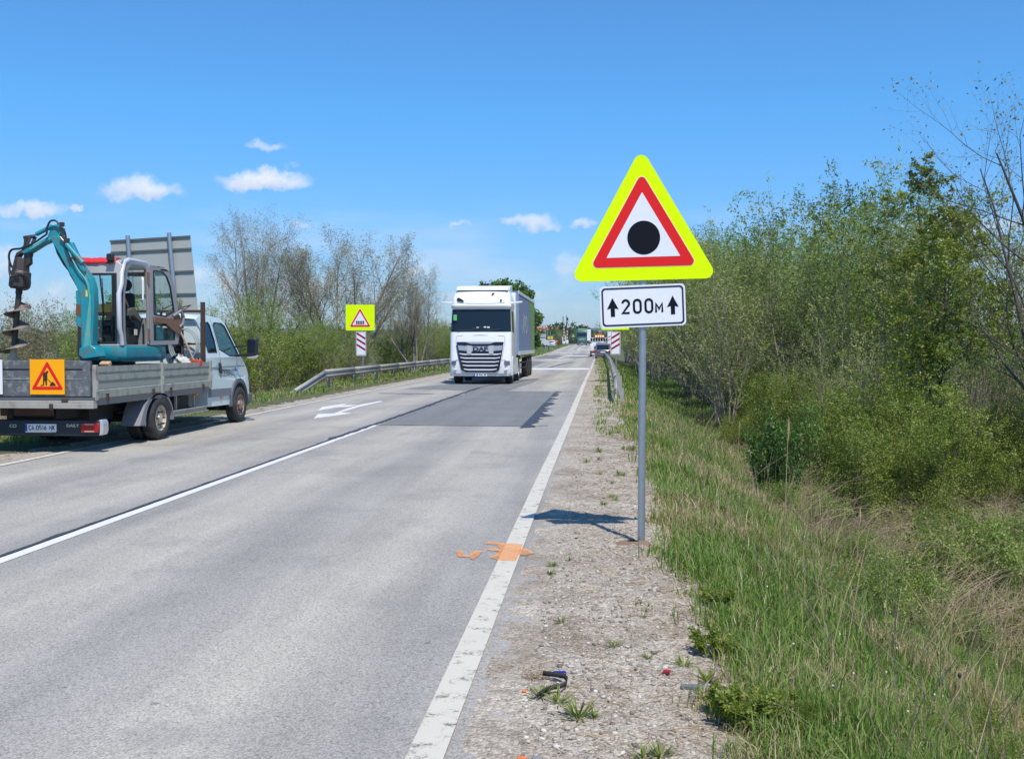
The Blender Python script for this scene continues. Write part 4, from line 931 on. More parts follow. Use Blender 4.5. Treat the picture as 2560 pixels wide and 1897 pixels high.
TR = empty('flatbed_truck', (-8.5, 16.85, 0), 0, 'pale mint crew cab flatbed truck with dropside bed parked on the left verge', 'truck')
def wheel(parent, x, y, r, wd, side, rimm, dished=True, name='wheel', hub=True):
    mb = MB(); a = (side, 0, 0); c = (x-side*wd, y, r)
    mb.lathe(c, a, [(r*.60, .0), (r*.9, 0), (r*.985, wd*.12), (r, wd*.25), (r, wd*.75), (r*.985, wd*.88), (r*.9, wd), (r*.66, wd*.99), (r*.60, wd*.93)], 32)
    w_ = mb.build(name, M_rubber, parent, smooth=True, angle=50)
    mb = MB()
    if dished: mb.lathe(c, a, [(r*.60, wd*.93), (r*.56, wd*.95), (r*.53, wd*.6), (r*.42, wd*.55), (r*.22, wd*.72), (r*.18, wd*.95), (0, wd*.98)], 24)
    else: mb.lathe(c, a, [(r*.60, wd*.93), (r*.56, wd*.97), (r*.50, wd*.75), (r*.36, wd*.72), (r*.30, wd*.98), (r*.12, wd*1.10), (0, wd*1.12)], 24)
    rm = mb.build('rim', rimm, w_, smooth=True)
    if hub:
        mb = MB()
        for k in range(6):
            t = k*math.pi/3; q = (x-side*wd*.2, y+math.cos(t)*r*.33, r+math.sin(t)*r*.33); mb.cyl(q, (q[0]+side*.05, q[1], q[2]), .014, n=6)
        mb.build('wheel_nuts', M_dark, w_)
    return w_
wheel(TR, 1.06, 0.02, .37, .22, 1, M_rimw); wheel(TR, -1.06, 0.02, .37, .22, -1, M_rimw)
wheel(TR, .80, 0.02, .37, .22, 1, M_rimw, hub=False); wheel(TR, -.80, 0.02, .37, .22, -1, M_rimw, hub=False)
wheel(TR, 1.03, 4.0, .37, .22, 1, M_rimp, False); wheel(TR, -1.03, 4.0, .37, .22, -1, M_rimp, False)
# chassis
mb = MB()
for sx in (-.38, .38): mb.b2((sx-.04, -2.1, .50), (sx+.04, 4.4, .70))
for yy in (-1.9, -1, 0, 1, 2): mb.b2((-.36, yy-.05, .53), (.36, yy+.05, .66))
mb.cyl((-.8, .02, .37), (.8, .02, .37), .07, n=10); mb.ball((0, .02, .37), .17); mb.b2((-.9, 4.05, .25), (.9, 3.9, .42))
mb.b2((-.95, 1.0, .38), (-.45, 1.9, .68)); mb.b2((.45, .9, .38), (.9, 1.55, .68)); mb.cyl((.1, .2, .45), (.2, 3.4, .45), .06, n=8)
mb.b2((-.8, -1.5, .42), (.55, -.7, .66))
mb.build('chassis', M_chassis, TR)
# bed: floor, under-rail, crossmembers
mb = MB(); mb.b2((-1.04, -2.26, .80), (1.04, 2.24, .86)); mb.build('bed_floor', mat('bed_floor_wood', (.18, .13, .09), .9, var=.3), TR)
mb = MB(); mb.b2((.98, -2.27, .715), (1.045, 2.26, .80)); mb.b2((-1.045, -2.27, .715), (-.98, 2.26, .80)); mb.b2((-.98, 2.2, .715), (.98, 2.26, .80)); mb.build('bed_rail', M_greytrim, TR)
mb = MB()
for yy in (-1.8, -1.35, 1.35, 1.85): mb.b2((-.97, yy-.03, .70), (.97, yy+.03, .79))
mb.build('crossmember', M_dark, TR)
# side boards: two panels a side, each with long ribs
for sx in (1, -1):
    for (ya, yb) in ((-2.19, .03), (.13, 2.20)):
        mb = MB(); x = 1.05*sx
        prof = [(0, .82), (.018, .82), (.018, .935), (.004, .945), (.004, 1.075), (.018, 1.085), (.018, 1.165), (.006, 1.17), (.006, 1.205), (.022, 1.21), (.022, 1.295), (-.008, 1.295), (-.008, .82)]
        mb.prism(prof[:-2]+[(-.008, 1.295), (-.008, .82)], lambda u, v, t: (x-sx*.025+sx*u, t, v), ya, yb); sb = mb.build('side_board', M_alu, TR)
        mb = MB(); mb.prism([(ya+.05, .955), (yb-.05, .955), (yb-.05, 1.065), (ya+.05, 1.065)], lambda u, v, t: (x-sx*.0205+sx*t, u, v), -.0, .0015); mb.build('recessed_panel', mat('side_board_inset', (.30, .315, .27), .6, .2, var=.12, vscale=12), sb)
        mb = MB()
        for yy in (ya+.3, yb-.3): mb.box((x+sx*.0, yy, .83), (.03, .06, .10))
        mb.build('hinge', M_rust2, sb)
    for yy in (-2.25, .08, 2.25):
        mb = MB(); mb.box((1.045*sx, yy, 1.055), (.055, .085, .53)); mb.box((1.06*sx, yy, 1.0), (.05, .05, .16)); mb.build('stake_post', M_alu if yy != -2.25 else M_gatelip, TR, bevel=.006)
# tailgate: boards with grooves, lip beam
TG = MB().b2((-1.0, -2.285, .85), (1.0, -2.265, 1.385)).build('tailgate', M_gate, TR)
for (a, b) in ((.855, 1.105), (1.115, 1.235), (1.262, 1.385)):
    MB().b2((-1.0, -2.31, a), (1.0, -2.2855, b)).build('board', M_gate, TG, bevel=.004)
MB().b2((-1.0, -2.302, 1.2365), (1.0, -2.2855, 1.2605)).build('groove', mat('groove_navy', (.025, .028, .05), .6), TG)
MB().b2((-1.0, -2.318, 1.106), (1.0, -2.2855, 1.114)).build('bead', M_silver, TG)
MB().b2((.88, -2.325, .86), (1.0, -2.3105, 1.385)).build('end_cap', M_gate, TG)
mb = MB(); mb.b2((-1.06, -2.33, .79), (1.06, -2.2, .84)); mb.build('rear_sill', M_greytrim, TR)
mb = MB(); mb.b2((-1.08, -2.36, .675), (1.06, -2.23, .755)); mb.b2((-1.08, -2.35, .756), (1.06, -2.24, .789)); mb.build('rear_beam', M_gatelip, TR, bevel=.006)
MB().box((.42, -2.375, .70), (.05, .04, .10)).build('latch', M_dark, TR, bevel=.01)
MB().box((.62, -2.345, .80), (.10, .04, .06)).build('latch', M_rust2, TR, bevel=.01)
# rear bumper with lamps and number plate
yb = -2.16
MB().b2((-1.05, yb+.01, .25), (1.055, yb+.12, .49)).build('rear_bumper', mat('bumper_dark_blue_black', (.014, .018, .028), .5, var=.2), TR, bevel=.015)
MB().b2((-.55, yb+.08, .545), (.30, yb+.3, .655)).build('underride_beam', mat('shaded_brown_beam', (.09, .04, .028), .8, var=.3), TR)  # underride beam is a dark brown of its own
lamp = MB().b2((.77, yb-.02, .305), (1.05, yb+.03, .45)).build('tail_lamp', M_lamp, TR, bevel=.01)
MB().b2((.83, yb-.026, .42), (.98, yb-.0205, .44)).b2((.83, yb-.026, .315), (.98, yb-.0205, .335)).build('lamp_insert', mat('lamp_pinkish', (.55, .25, .22), .3), lamp)
MB().prism([(1.055, .27), (1.10, .27), (1.125, .32), (1.125, .45), (1.10, .50), (1.055, .50), (1.07, .47), (1.07, .30)], lambda u, v, t: (u, t, v), yb-.03, yb+.14).build('bumper_end', M_silver, TR, bevel=.006)
mb = MB(); mb.b2((-.11, yb-.012, .32), (.38, yb+.008, .43)); npl = mb.build('number_plate', M_plate, TR)
MB().b2((-.109, yb-.014, .321), (-.073, yb-.0125, .429)).build('blue_band', M_blueband, npl)
MB().b2((-.10, yb-.014, .305), (.37, yb+.006, .316)).build('plate_holder', M_silver, TR)
mb = MB(); put_strokes(mb, list('CA.0516 MK'), .074, lambda x, y, z: (x+.155, yb-.0122-z, .375+y), wt=.16, xs=.90); mb.build('lettering', M_signblack, npl)
mb = MB(); put_text(mb, 'DAILY', .062, lambda x, y, z: (x+.63, yb+.008-z, .405+y), bold=.001, xs=1.15); mb.build('badge_lettering', M_silver, TR)
mb = MB(); put_text(mb, 'CO', .065, lambda x, y, z: (x-.31, yb+.008-z, .395+y), bold=.001, xs=1.15); mb.build('badge_lettering', M_silver, TR)
# mudguards
for sx in (1, -1):
    prof = [(.58*math.cos(t)-.02, .34+.47*math.sin(t)) for t in np.linspace(RAD(188), RAD(-4), 16)]; inn = [(.545*math.cos(t)-.02, .34+.435*math.sin(t)) for t in np.linspace(RAD(-4), RAD(188), 16)]
    mb = MB(); mb.prism([(-.76, .32), (-.62, .80)][:0]+prof+inn, lambda u, v, t: (sx*t, u, v), .70, 1.045); mb.prism([(-.80, .30), (-.62, .30), (-.50, .60), (-.42, .74), (-.60, .62)], lambda u, v, t: (sx*t, u, v), .72, 1.05)
    mb.build('mudguard', M_greytrim if sx < 0 else mat('grey_mudguard', (.21, .21, .225), .6, var=.1), TR, smooth=True)
    mb = MB(); mb.b2((sx*.99, .62, .36), (sx*1.03, 2.2, .375)); mb.b2((sx*.99, .62, .44), (sx*1.03, 2.2, .455)); mb.b2((sx*.96, .64, .376), (sx*1.0, 2.18, .439)); mb.build('side_guard', M_gatelip, TR)
    mb = MB(); mb.b2((sx*.90, .9, .44), (sx*.94, .94, .8)); mb.b2((sx*.90, 1.72, .44), (sx*.94, 1.76, .8)); mb.build('guard_bracket', M_gatelip, TR)
MB().box((.97, 1.74, .70), (.06, .08, .05)).build('side_marker_lamp', mat('marker_amber', (.8, .25, .03), .3), TR)
# cab: side skins with openings
def wz(z): return .965 if z < 1.0 else (.965-.03*(z-1.0)/.36 if z < 1.36 else .935-.215*(z-1.36)/.82)
arch = [(4.0+.47*math.cos(t), .38+.50*math.sin(t)) for t in np.linspace(RAD(180), RAD(0), 14)]
lower = [(2.32, .42), (2.32, 1.0), (4.93, .98), (4.96, .80), (4.97, .50), (4.60, .42)][::-1]
lowpoly = [(2.32, .42), (3.50, .40)]+arch+[(4.70, .42), (4.97, .50), (4.96, .80), (4.90, 1.0), (2.32, 1.0)]
midpoly = [(2.32, 1.0), (4.90, 1.0), (4.78, 1.12), (4.55, 1.25), (4.32, 1.36), (2.32, 1.36)]
uppoly = [(2.32, 1.36), (4.32, 1.36), (3.98, 1.90), (3.86, 2.07), (3.70, 2.15), (3.45, 2.18), (2.50, 2.18), (2.36, 2.12)]
win_r = [(2.50, 1.46), (2.99, 1.46), (3.03, 1.70), (2.99, 2.02), (2.93, 2.08), (2.52, 2.06), (2.47, 1.98)]
win_d = [(3.14, 1.52), (3.36, 1.46), (3.62, 1.385), (4.16, 1.372), (4.19, 1.42), (3.90, 1.86), (3.80, 2.01), (3.66, 2.07), (3.24, 2.08), (3.13, 2.02)]
CB = None
mb = MB()
for sx in (1, -1):
    fn = lambda u, v, t, sx=sx: (sx*(wz(v)-t-(.10*max(0, (u-4.3))/.6 if u > 4.3 else 0)), u, v)
    mb.plate([lowpoly], fn, 0, .03); mb.plate([midpoly], fn, 0, .03); mb.plate([uppoly, win_r[::-1], win_d[::-1]], fn, 0, .035)
# roof, rear wall, windscreen surround, bonnet, front
def row(y, z, w, crown, n=9): return [(w*(2*k/(n-1)-1), y+crown[0]*(1-(2*k/(n-1)-1)**2), z+crown[1]*(1-(2*k/(n-1)-1)**2)) for k in range(n)]
mb.grid([row(2.36, 2.12, wz(2.12), (-.03, .03)), row(2.50, 2.18, wz(2.18), (-.02, .06)), row(3.45, 2.18, wz(2.18), (.02, .075)), row(3.70, 2.15, wz(2.15), (.06, .06)), row(3.86, 2.07, wz(2.07), (.10, .04))])
mb.grid([row(4.32, 1.36, wz(1.36), (.16, .02)), row(4.55, 1.25, wz(1.25)-.05, (.15, .03)), row(4.78, 1.12, wz(1.12)-.08, (.12, .03)), row(4.90, 1.0, .86, (.12, .0)), row(4.96, .80, .86, (.13, 0)), row(4.97, .50, .86, (.13, 0)), row(4.90, .36, .80, (.10, 0))])
rw = [(-.93, .42), (.93, .42), (.935, 1.0), (.93, 1.36), (.735, 2.10), (-.735, 2.10), (-.93, 1.36), (-.935, 1.0)]; rwin = [(-.50, 1.45), (.50, 1.45), (.47, 1.95), (-.47, 1.95)]
mb.plate([rw, rwin[::-1]], lambda u, v, t: (u, 2.325+t, v), 0, .03)
CB = mb.build('cab', M_cab, TR, smooth=True, angle=30)
mb = MB(); mb.plate([rwin], lambda u, v, t: (u, 2.335+t, v), 0, .006); mb.build('rear_window', M_glassd, CB)
for sx in (1, -1):
    fn = lambda u, v, t, sx=sx: (sx*(wz(v)-t), u, v)
    dr = MB(); dr.plate([[(3.085, .55), (3.095, .55), (3.095, 1.34), (3.085, 1.34)]], fn, -.002, .002); dr.plate([[(3.085, 1.372), (3.095, 1.372), (3.10, 2.12), (3.09, 2.12)]], fn, -.002, .002)
    dr.build('door_gap', M_signblack, CB)
    MB().plate([[(2.33, 1.155), (4.45, 1.16), (4.45, 1.185), (2.33, 1.18)]], fn, -.004, .004).build('body_crease', mat('crease_teal', (.16, .25, .25), .5), CB)
    MB().plate([win_r], fn, .012, .018).build('side_window', glass_mat('privacy_glass', (.35, .36, .38)) if sx > 0 else G_clear, CB)
    MB().plate([win_d], fn, .012, .018).build('door_window', G_clear, CB)
    fr = MB(); 
    for wn, e in ((win_r, .022), (win_d, .022)):
        c = np.mean(wn, 0); inn = [(p[0]+(c[0]-p[0])*.07, p[1]+(c[1]-p[1])*.08) for p in wn]; fr.plate([wn, inn[::-1]], fn, -.003, .010)
    fr.build('window_seal', M_black, CB)
    MB().plate([[(2.36, .60), (3.54, .585), (3.56, .74), (2.36, .755)]], fn, -.022, .0).build('trim_strip', mat('grey_door_strip', (.17, .18, .20), .6, var=.1), CB, bevel=.008)
    ar = [(4.0+.50*math.cos(t), .40+.52*math.sin(t)) for t in np.linspace(RAD(185), RAD(-8), 18)]; ai = [(4.0+.42*math.cos(t), .40+.44*math.sin(t)) for t in np.linspace(RAD(-8), RAD(185), 18)]
    MB().plate([ar+ai], fn, -.045, .02).build('wheel_arch_trim', mat('grey_arch', (.09, .095, .11), .6), CB, smooth=True)
    MB().plate([[(2.96, 1.06), (3.06, 1.04), (3.045, 1.25), (2.97, 1.27)]], fn, -.03, .0).build('door_handle', M_black, CB, bevel=.008)
    mb = MB(); mb.plate([[(3.00, .50), (3.035, .50), (3.035, .60), (3.00, .60)]], fn, -.012, .0); mb.build('side_marker_lamp', mat('marker_amber', (.8, .25, .03), .3), CB)
    # mirror
    mb = MB(); mb.tube([(sx*.90, 3.95, 1.58), (sx*1.25, 3.93, 1.60)], .016, 6); mb.tube([(sx*.93, 4.0, 1.40), (sx*1.25, 3.93, 1.41)], .03, 6); mr = mb.build('mirror_arm', M_black, CB)
    mb = MB(); mb.prism(rounded([(1.20, 1.37), (1.42, 1.40), (1.42, 1.76), (1.22, 1.76)], .055), lambda u, v, t: (sx*u, 3.86+t, v), 0, .13); mm = mb.build('mirror', M_black, CB, bevel=.02)
    MB().prism(rounded([(1.235, 1.46), (1.395, 1.47), (1.395, 1.72), (1.24, 1.72)], .03), lambda u, v, t: (sx*u, 3.853+t, v), 0, .005).build('mirror_glass', M_glassd, mm)
    MB().prism([(1.22, 1.33), (1.38, 1.34), (1.44, 1.405), (1.21, 1.366)], lambda u, v, t: (sx*u, 3.87+t, v), 0, .10).build('mirror_foot', M_silver, mm, bevel=.01)
fnr = lambda u, v, t: (wz(v)-t, u, v)
for wd_, cx_ in ((['P_', 'C', 'T'], 3.25), (['G_', 'P', 'U_', 'P_'], 3.58)):
    mb = MB(); put_strokes(mb, wd_, .135, lambda x, y, z: fnr(cx_+x, 1.045+y, -.0055-z), wt=.13, xs=1.05, gap=.10); mb.build('door_lettering', M_signblack, CB)
mb = MB(); mb.plate([[(3.80, 1.07), (3.97, 1.07), (3.93, 1.13), (3.86, 1.165), (3.82, 1.13)]], fnr, -.004, -.002); mb.build('logo', mat('logo_blue', (.02, .14, .42), .4), CB)
mb = MB()
for k in range(3): mb.tube([fnr(3.80+.03*k, 1.05, -.003), fnr(3.87+.03*k, 1.02-.01*k, -.003), fnr(3.86+.035*k, .97, -.003)], .005, 4)
mb.build('logo_lines', mat('logo_pale_blue', (.25, .42, .6), .5), CB)
# windscreen
mb = MB(); mb.grid([row(3.87, 2.06, wz(2.07)-.04, (.10, .035)), row(4.10, 1.70, wz(1.7)-.04, (.13, .02)), row(4.31, 1.375, wz(1.36)-.04, (.16, .02))]); mb.build('windscreen', G_clear, CB, smooth=True)
for sx in (1, -1):
    mb = MB(); mb.tube([(sx*(wz(2.07)-.02), 3.86, 2.07), (sx*(wz(1.7)-.02), 4.10, 1.70), (sx*(wz(1.36)-.02), 4.32, 1.36)], .035, 6); mb.build('pillar', M_black, CB)
mb = MB(); mb.b2((-.6, 5.05, .55), (.6, 5.09, .95)); mb.build('grille', M_black, CB); MB().b2((-.9, 4.86, .34), (.9, 5.1, .56)).build('front_bumper', M_greytrim, CB, bevel=.03)
# seats and steering wheel seen through the glass
for sx in (-.45, .45):
    mb = MB(); mb.b2((sx-.24, 3.0, .9), (sx+.24, 3.5, 1.08)); mb.b2((sx-.23, 2.9, 1.08), (sx+.23, 3.04, 1.62)); mb.b2((sx-.12, 2.92, 1.65), (sx+.12, 3.0, 1.82)); mb.build('seat', mat('seat_fabric', (.03, .032, .04), .9, var=.2), CB, bevel=.03)
mb = MB(); mb.b2((-.88, 3.95, 1.0), (.88, 4.3, 1.34)); mb.build('dashboard', M_black, CB)
mb = MB(); c = Vector((-.45, 3.86, 1.34)); mb.tube([c+Vector((.2*math.cos(a), .1*math.sin(a), .17*math.sin(a))) for a in np.linspace(0, 6.28, 20)], .014, 6); mb.build('steering_wheel', M_black, CB)
# protective rack between bed and cab
mb = MB()
for xx in (-.95, .93): mb.b2((xx-.035, 2.18, .86), (xx+.035, 2.25, 2.44))
RK = mb.build('rack_post', M_rust2, TR)
mb = MB(); mb.b2((-.95, 2.19, 2.24), (.93, 2.24, 2.29)); mb.b2((-.95, 2.19, 1.62), (.93, 2.23, 1.655)); mb.build('rack_bar', M_rust2, TR)
mb = MB()
for xx in (-.45, .1, .52): mb.b2((xx-.02, 2.2, .88), (xx+.02, 2.235, 2.24))
mb.build('rack_upright', M_rust2, TR)

# loads on the bed
wsb = empty('roadworks_sign', (-8.5, 14.5, 0), 0, 'square orange roadworks sign with digging man hung on the truck tailgate', 'warning sign')
fn = lambda u, v, t: (u, -.0+t, v)
mb = MB(); mb.plate([rect(.085, .885, .62, 1.405, .006)], fn, -.0, .008); pn = mb.build('panel', M_amber, wsb)
mb = MB(); o_t = rounded([(.105, .955), (.605, .955), (.355, 1.385)], .018); i_t = rounded([(.185, 1.002), (.525, 1.002), (.355, 1.292)], .004)
mb.plate([o_t, i_t[::-1]], fn, -.0025, -.0008); mb.build('red_border', M_red, pn)
mb = MB()
mb.plate([[(.245, 1.012), (.262, 1.028), (.275, 1.030), (.292, 1.012)]], fn, -.0025, -.0008)
mb.plate([[(.285, 1.018), (.303, 1.018), (.312, 1.085), (.322, 1.085), (.328, 1.018), (.348, 1.018), (.352, 1.10), (.358, 1.16), (.352, 1.19), (.36, 1.215), (.352, 1.225), (.33, 1.215), (.30, 1.205), (.288, 1.18), (.29, 1.12)]], fn, -.0025, -.0008)
mb.plate([[(.355+.019*math.cos(a), 1.217+.02*math.sin(a)) for a in np.linspace(0, 5.9, 12)]], fn, -.0032, -.0026)
mb.plate([[(.33, 1.14), (.345, 1.13), (.415, 1.065), (.405, 1.058)]], fn, -.0032, -.0026)
mb.plate([[(.385, 1.012), (.405, 1.045), (.425, 1.07), (.44, 1.075), (.455, 1.06), (.475, 1.04), (.49, 1.012)]], fn, -.0025, -.0008)
mb.build('worker_symbol', mat('symbol_dark_brown', (.045, .02, .008), .5), pn)
wp = MB().b2((-1.0, 14.50, .885), (-.345, 14.508, 1.40)).build('white_panel', M_signwhite); wp.location = (-8.5, 0, 0); tag(wp, 'plain white panel on the tailgate left of the orange sign', 'panel')

def bed(p): return (p[0], p[1], p[2])
sh = empty('shovel', (-8.5, 16.85, 0), 0, 'rusty shovel with a wooden handle leaning behind the truck cab', 'shovel')
mb = MB(); mb.tube([(.50, 1.95, 2.06), (.76, 1.98, 1.5), (.90, 2.0, 1.15), (1.0, 2.0, .90)], .019, 8); mb.build('handle', mat('worn_wood', (.38, .28, .19), .8, var=.25, vscale=9), sh, smooth=True)
mb = MB(); mb.prism([(-.12, 0), (.12, 0), (.13, .18), (.09, .29), (0, .33), (-.09, .29), (-.13, .18)], lambda u, v, t: (.50+u*.9-v*.35, 1.93+t-.1*u*u*4, 2.0+v*.85+.25*u), 0, .012); mb.build('blade', M_rust, sh)
ho = MB(); 
for k in range(3): ho.tube([(.58+.27*math.cos(a)+.02*k, 2.08+.03*k, 1.60+.31*math.sin(a)+.01*k) for a in np.linspace(0, 6.28, 28)], .013, 6, caps=False)
h_ = ho.build('coiled_hose', mat('grey_green_hose', (.30, .36, .36), .6), None, smooth=True, loc=(-8.5, 16.85, 0)); tag(h_, 'coiled grey hose hanging on the rack behind the cab', 'hose')
rp = MB(); rp.tube([(.30, 1.9, 2.3), (.45, 1.9, 2.38), (.62, 1.95, 2.33), (.8, 1.95, 2.37), (.72, 1.9, 2.30), (.5, 1.85, 2.31)], .012, 5); rp.tube([(.5, 1.9, 2.34), (.62, 1.9, 2.24), (.68, 1.9, 2.2)], .02, 5)
rp = rp.build('cable_bundle', M_dark, None, loc=(-8.5, 16.85, 0)); tag(rp, 'dark cable and clamp lying on top of the rack behind the cab', 'cable')
sk = MB(); rr = random.Random(4); sk.ball((0, 0, .1), (.20, .15, .16), 14, 9)
for i, v_ in enumerate(sk.v): sk.v[i] = tuple(c*(1+rr.uniform(-.14, .14)) for c in v_)
sk = sk.build('sack', mat('patched_white_sack', (.55, .53, .48), .9, dirt=(.04, .04, .05), dlo=.50, dhi=.54, dscale=9), None, smooth=True, loc=(-7.68, 18.2, 1.18)); tag(sk, 'crumpled white and black sack at the front of the truck bed', 'sack')
cn = empty('red_canister', (-7.55, 18.65, 1.20), 0, 'small red canister next to the white sack in the truck bed', 'canister'); mb = MB(); mb.prism(rounded([(-.1, 0), (.1, 0), (.1, .14), (-.1, .14)], .03), lambda u, v, t: (u, t, v), -.07, .07); cb_ = mb.build('body', mat('red_plastic', (.6, .06, .02), .5), cn, bevel=.01)
MB().cyl((.05, 0, .14), (.05, 0, .18), .02, n=10).build('cap', M_black, cn)
wb = MB(); wb.box((0, 0, .03), (.16, .10, .07), Matrix.Rotation(.4, 3, 'X')); wb = wb.build('wood_block', mat('split_wood', (.50, .30, .17), .85, var=.4, vscale=18), None, bevel=.012, loc=(-7.62, 15.25, 1.29)); tag(wb, 'small split wood block lying at the rear corner of the truck bed', 'wood block')

# ------------------------------------------------------------------ mini excavator with auger, standing on the bed
M_teal = mat('chipped_teal_paint', (.012, .26, .32), .42, 0, var=.18, vscale=4, dirt=(.14, .15, .12), dlo=.53, dhi=.66, dscale=6, coat=.25)
M_tealf = mat('faded_teal_paint', (.10, .40, .38), .5, 0, var=.15, vscale=5, dirt=(.35, .36, .24), dlo=.55, dhi=.72, dscale=7)
M_cabsil = mat('silver_grey_cab_paint', (.29, .29, .30), .4, .15, var=.08, vscale=3, coat=.3, dirt=(.25, .21, .18), dlo=.62, dhi=.8)
M_redroof = mat('red_roof_cover', (.62, .015, .03), .6, var=.15)
M_brown = mat('muddy_brown_plastic', (.16, .09, .06), .7, var=.2)
M_augm = mat('muddy_auger_steel', (.20, .155, .13), .75, .2, var=.4, vscale=8, dirt=(.36, .29, .23), dlo=.5, dhi=.7, dscale=6)
M_augd = mat('dark_drive_housing', (.075, .062, .055), .5, .4, var=.35, vscale=10)
M_chrome = mat('cylinder_rod', (.5, .5, .5), .2, .9)
EX = empty('mini_excavator', (-8.5, 16.85, .86), 0, 'teal mini excavator with open silver cab and drilling auger on the flatbed', 'excavator')
zo_ = -.86
def E3(x, y, z): return (x, y, z+zo_)
def ebox(mb, a, b): return mb.b2(E3(*a), E3(*b))
# undercarriage
for sx in (-.10, .50):
    mb = MB(); prof = [(-.95+.2*math.cos(t), 1.07+.2*math.sin(t)) for t in np.linspace(RAD(90), RAD(270), 9)]+[(.95+.2*math.cos(t), 1.07+.2*math.sin(t)) for t in np.linspace(RAD(-90), RAD(90), 9)]
    mb.prism(prof, lambda u, v, t: E3(sx+t, u, v), -.15, .15); tk = mb.build('track', M_rubber, EX, smooth=True)
    mb = MB()
    for k in range(22): yy = -.95+k*.09; mb.box(E3(sx, yy, 1.275), (.31, .04, .02)); 
    mb.build('track_lug', M_rubber, tk)
mb = MB(); ebox(mb, (-.05, -.5, 1.0), (.42, .5, 1.22)); mb.cyl(E3(.2, 0, 1.2), E3(.2, 0, 1.34), .36, n=24); mb.build('turntable', M_dark, EX)
mb = MB(); ebox(mb, (-.3, -1.15, .95), (.6, -1.10, 1.2)); mb.build('dozer_blade', M_teal, EX)
# house: wide rounded body with a round tail to the cab
pl_ = []
for t in np.linspace(RAD(-8), RAD(188), 22): pl_.append((.29+.44*math.cos(t), .62+.93*math.sin(t)))
pl_ += [(-.13, -.45), (-.05, -.66), (.62, -.66), (.72, -.55)]
def sc_(p, s, c=(.29, .3)): return [(c[0]+(x-c[0])*s, c[1]+(y-c[1])*s) for x, y in p]
mb = MB(); rows = [[E3(x, y, z) for x, y in sc_(pl_, s)]+[E3(*sc_(pl_, s)[0], z)] for s, z in ((.90, 1.335), (.965, 1.37), (.995, 1.43), (1.0, 1.52), (.985, 1.585), (.9, 1.60))]
mb.grid(rows); n = len(pl_); mb.add([E3(x, y, 1.335) for x, y in sc_(pl_, .90)], [tuple(range(n))]); mb.add([E3(x, y, 1.60) for x, y in sc_(pl_, .9)], [tuple(range(n))])
mb.build('house', M_teal, EX, smooth=True, angle=35)
mb = MB(); ebox(mb, (-.02, .80, 1.60), (.52, 1.40, 1.95)); mb.build('engine_hood', M_teal, EX, bevel=.05)
# cab frame: left side (towards the road) open, front, right, rear
CX0, CX1, CY0, CY1, CZ0, CZ1 = -.02, .66, -.56, .72, 1.60, 3.02
side_o = [(CY0, CZ0), (CY1+.02, CZ0), (CY1+.08, 2.2), (CY1-.06, 2.85), (CY1-.22, CZ1-.01), (CY0+.24, CZ1), (CY0+.06, CZ1-.10), (CY0+.0, 2.66), (CY0-.10, 2.48), (CY0-.10, 1.86)]
open_l = [(-.40, 1.625), (.40, 1.625), (.44, 2.3), (.36, 2.92), (.22, 2.965), (-.18, 2.965), (-.33, 2.86), (-.37, 2.66), (-.44, 2.45), (-.44, 1.86)]
qw = [(.50, 2.05), (.70, 2.08), (.72, 2.4), (.60, 2.84), (.46, 2.90)]
mb = MB(); mb.plate([side_o, open_l[::-1]], lambda u, v, t: E3(CX1-t, u, v), 0, .05); CF = mb.build('cab_side', M_cabsil, EX, bevel=.012, smooth=True)
open_r = [(-.40, 1.9), (.55, 1.9), (.55, 2.3), (.45, 2.88), (-.25, 2.90), (-.40, 2.6)]
mb = MB(); mb.plate([side_o, open_r[::-1]], lambda u, v, t: E3(CX0+t, u, v), 0, .05); mb.build('cab_side', M_cabsil, EX, bevel=.012)
mb = MB(); mb.plate([open_r], lambda u, v, t: E3(CX0+.02+t, u, v), 0, .006); mb.build('side_window', G_green, EX)
# bright rounded corner tube
mb = MB(); pts = [E3(CX1-.0, CY0-.02, CZ0+.02), E3(CX1+.0, CY0-.05, 1.78), E3(CX1+.0, CY0-.11, 1.9), E3(CX1, CY0-.115, 2.46), E3(CX1, CY0-.02, 2.63), E3(CX1-.01, CY0+.02, 2.82), E3(CX1-.03, CY0+.13, 2.99), E3(CX1-.04, CY0+.32, 3.05), E3(CX1-.05, CY1-.25, 3.05), E3(CX1-.05, CY1-.1, 2.99)]
mb.tube(pts, [.036, .036, .04, .04, .038, .04, .045, .04, .032, .028], 14); mb.build('corner_tube', mat('bright_silver_tube', (.60, .60, .63), .35, .15, coat=.3), EX, smooth=True)
# front wall
fo = [(CX0, CZ0), (CX1, CZ0), (CX1, CZ1-.08), (CX1-.06, CZ1-.02), (CX0+.06, CZ1-.02), (CX0, CZ1-.08)]; fw = [(CX0+.05, CZ0+.04), (CX1-.09, CZ0+.04), (CX1-.09, 2.80), (CX0+.05, 2.80)]
mb = MB(); mb.plate([fo, fw[::-1]], lambda u, v, t: E3(u, CY0-.01+t, v), 0, .05); mb.build('cab_front', mat('pale_grey_cab_front', (.52, .50, .49), .5, .1, var=.08), EX, bevel=.01)
mb = MB(); mb.plate([rect(CX0+.05, 1.64, CX1-.09, 2.80), rect(CX0+.10, 2.16, CX1-.17, 2.77)[::-1], rect(CX0+.10, 1.68, CX1-.12, 2.10)[::-1]], lambda u, v, t: E3(u, CY0-.016+t, v), 0, .03); mb.build('window_frame', M_black, EX)
mb = MB(); mb.plate([rect(CX0+.05, 1.64, CX1-.09, 2.80)], lambda u, v, t: E3(u, CY0+.02+t, v), 0, .005); mb.build('windscreen', G_green, EX)
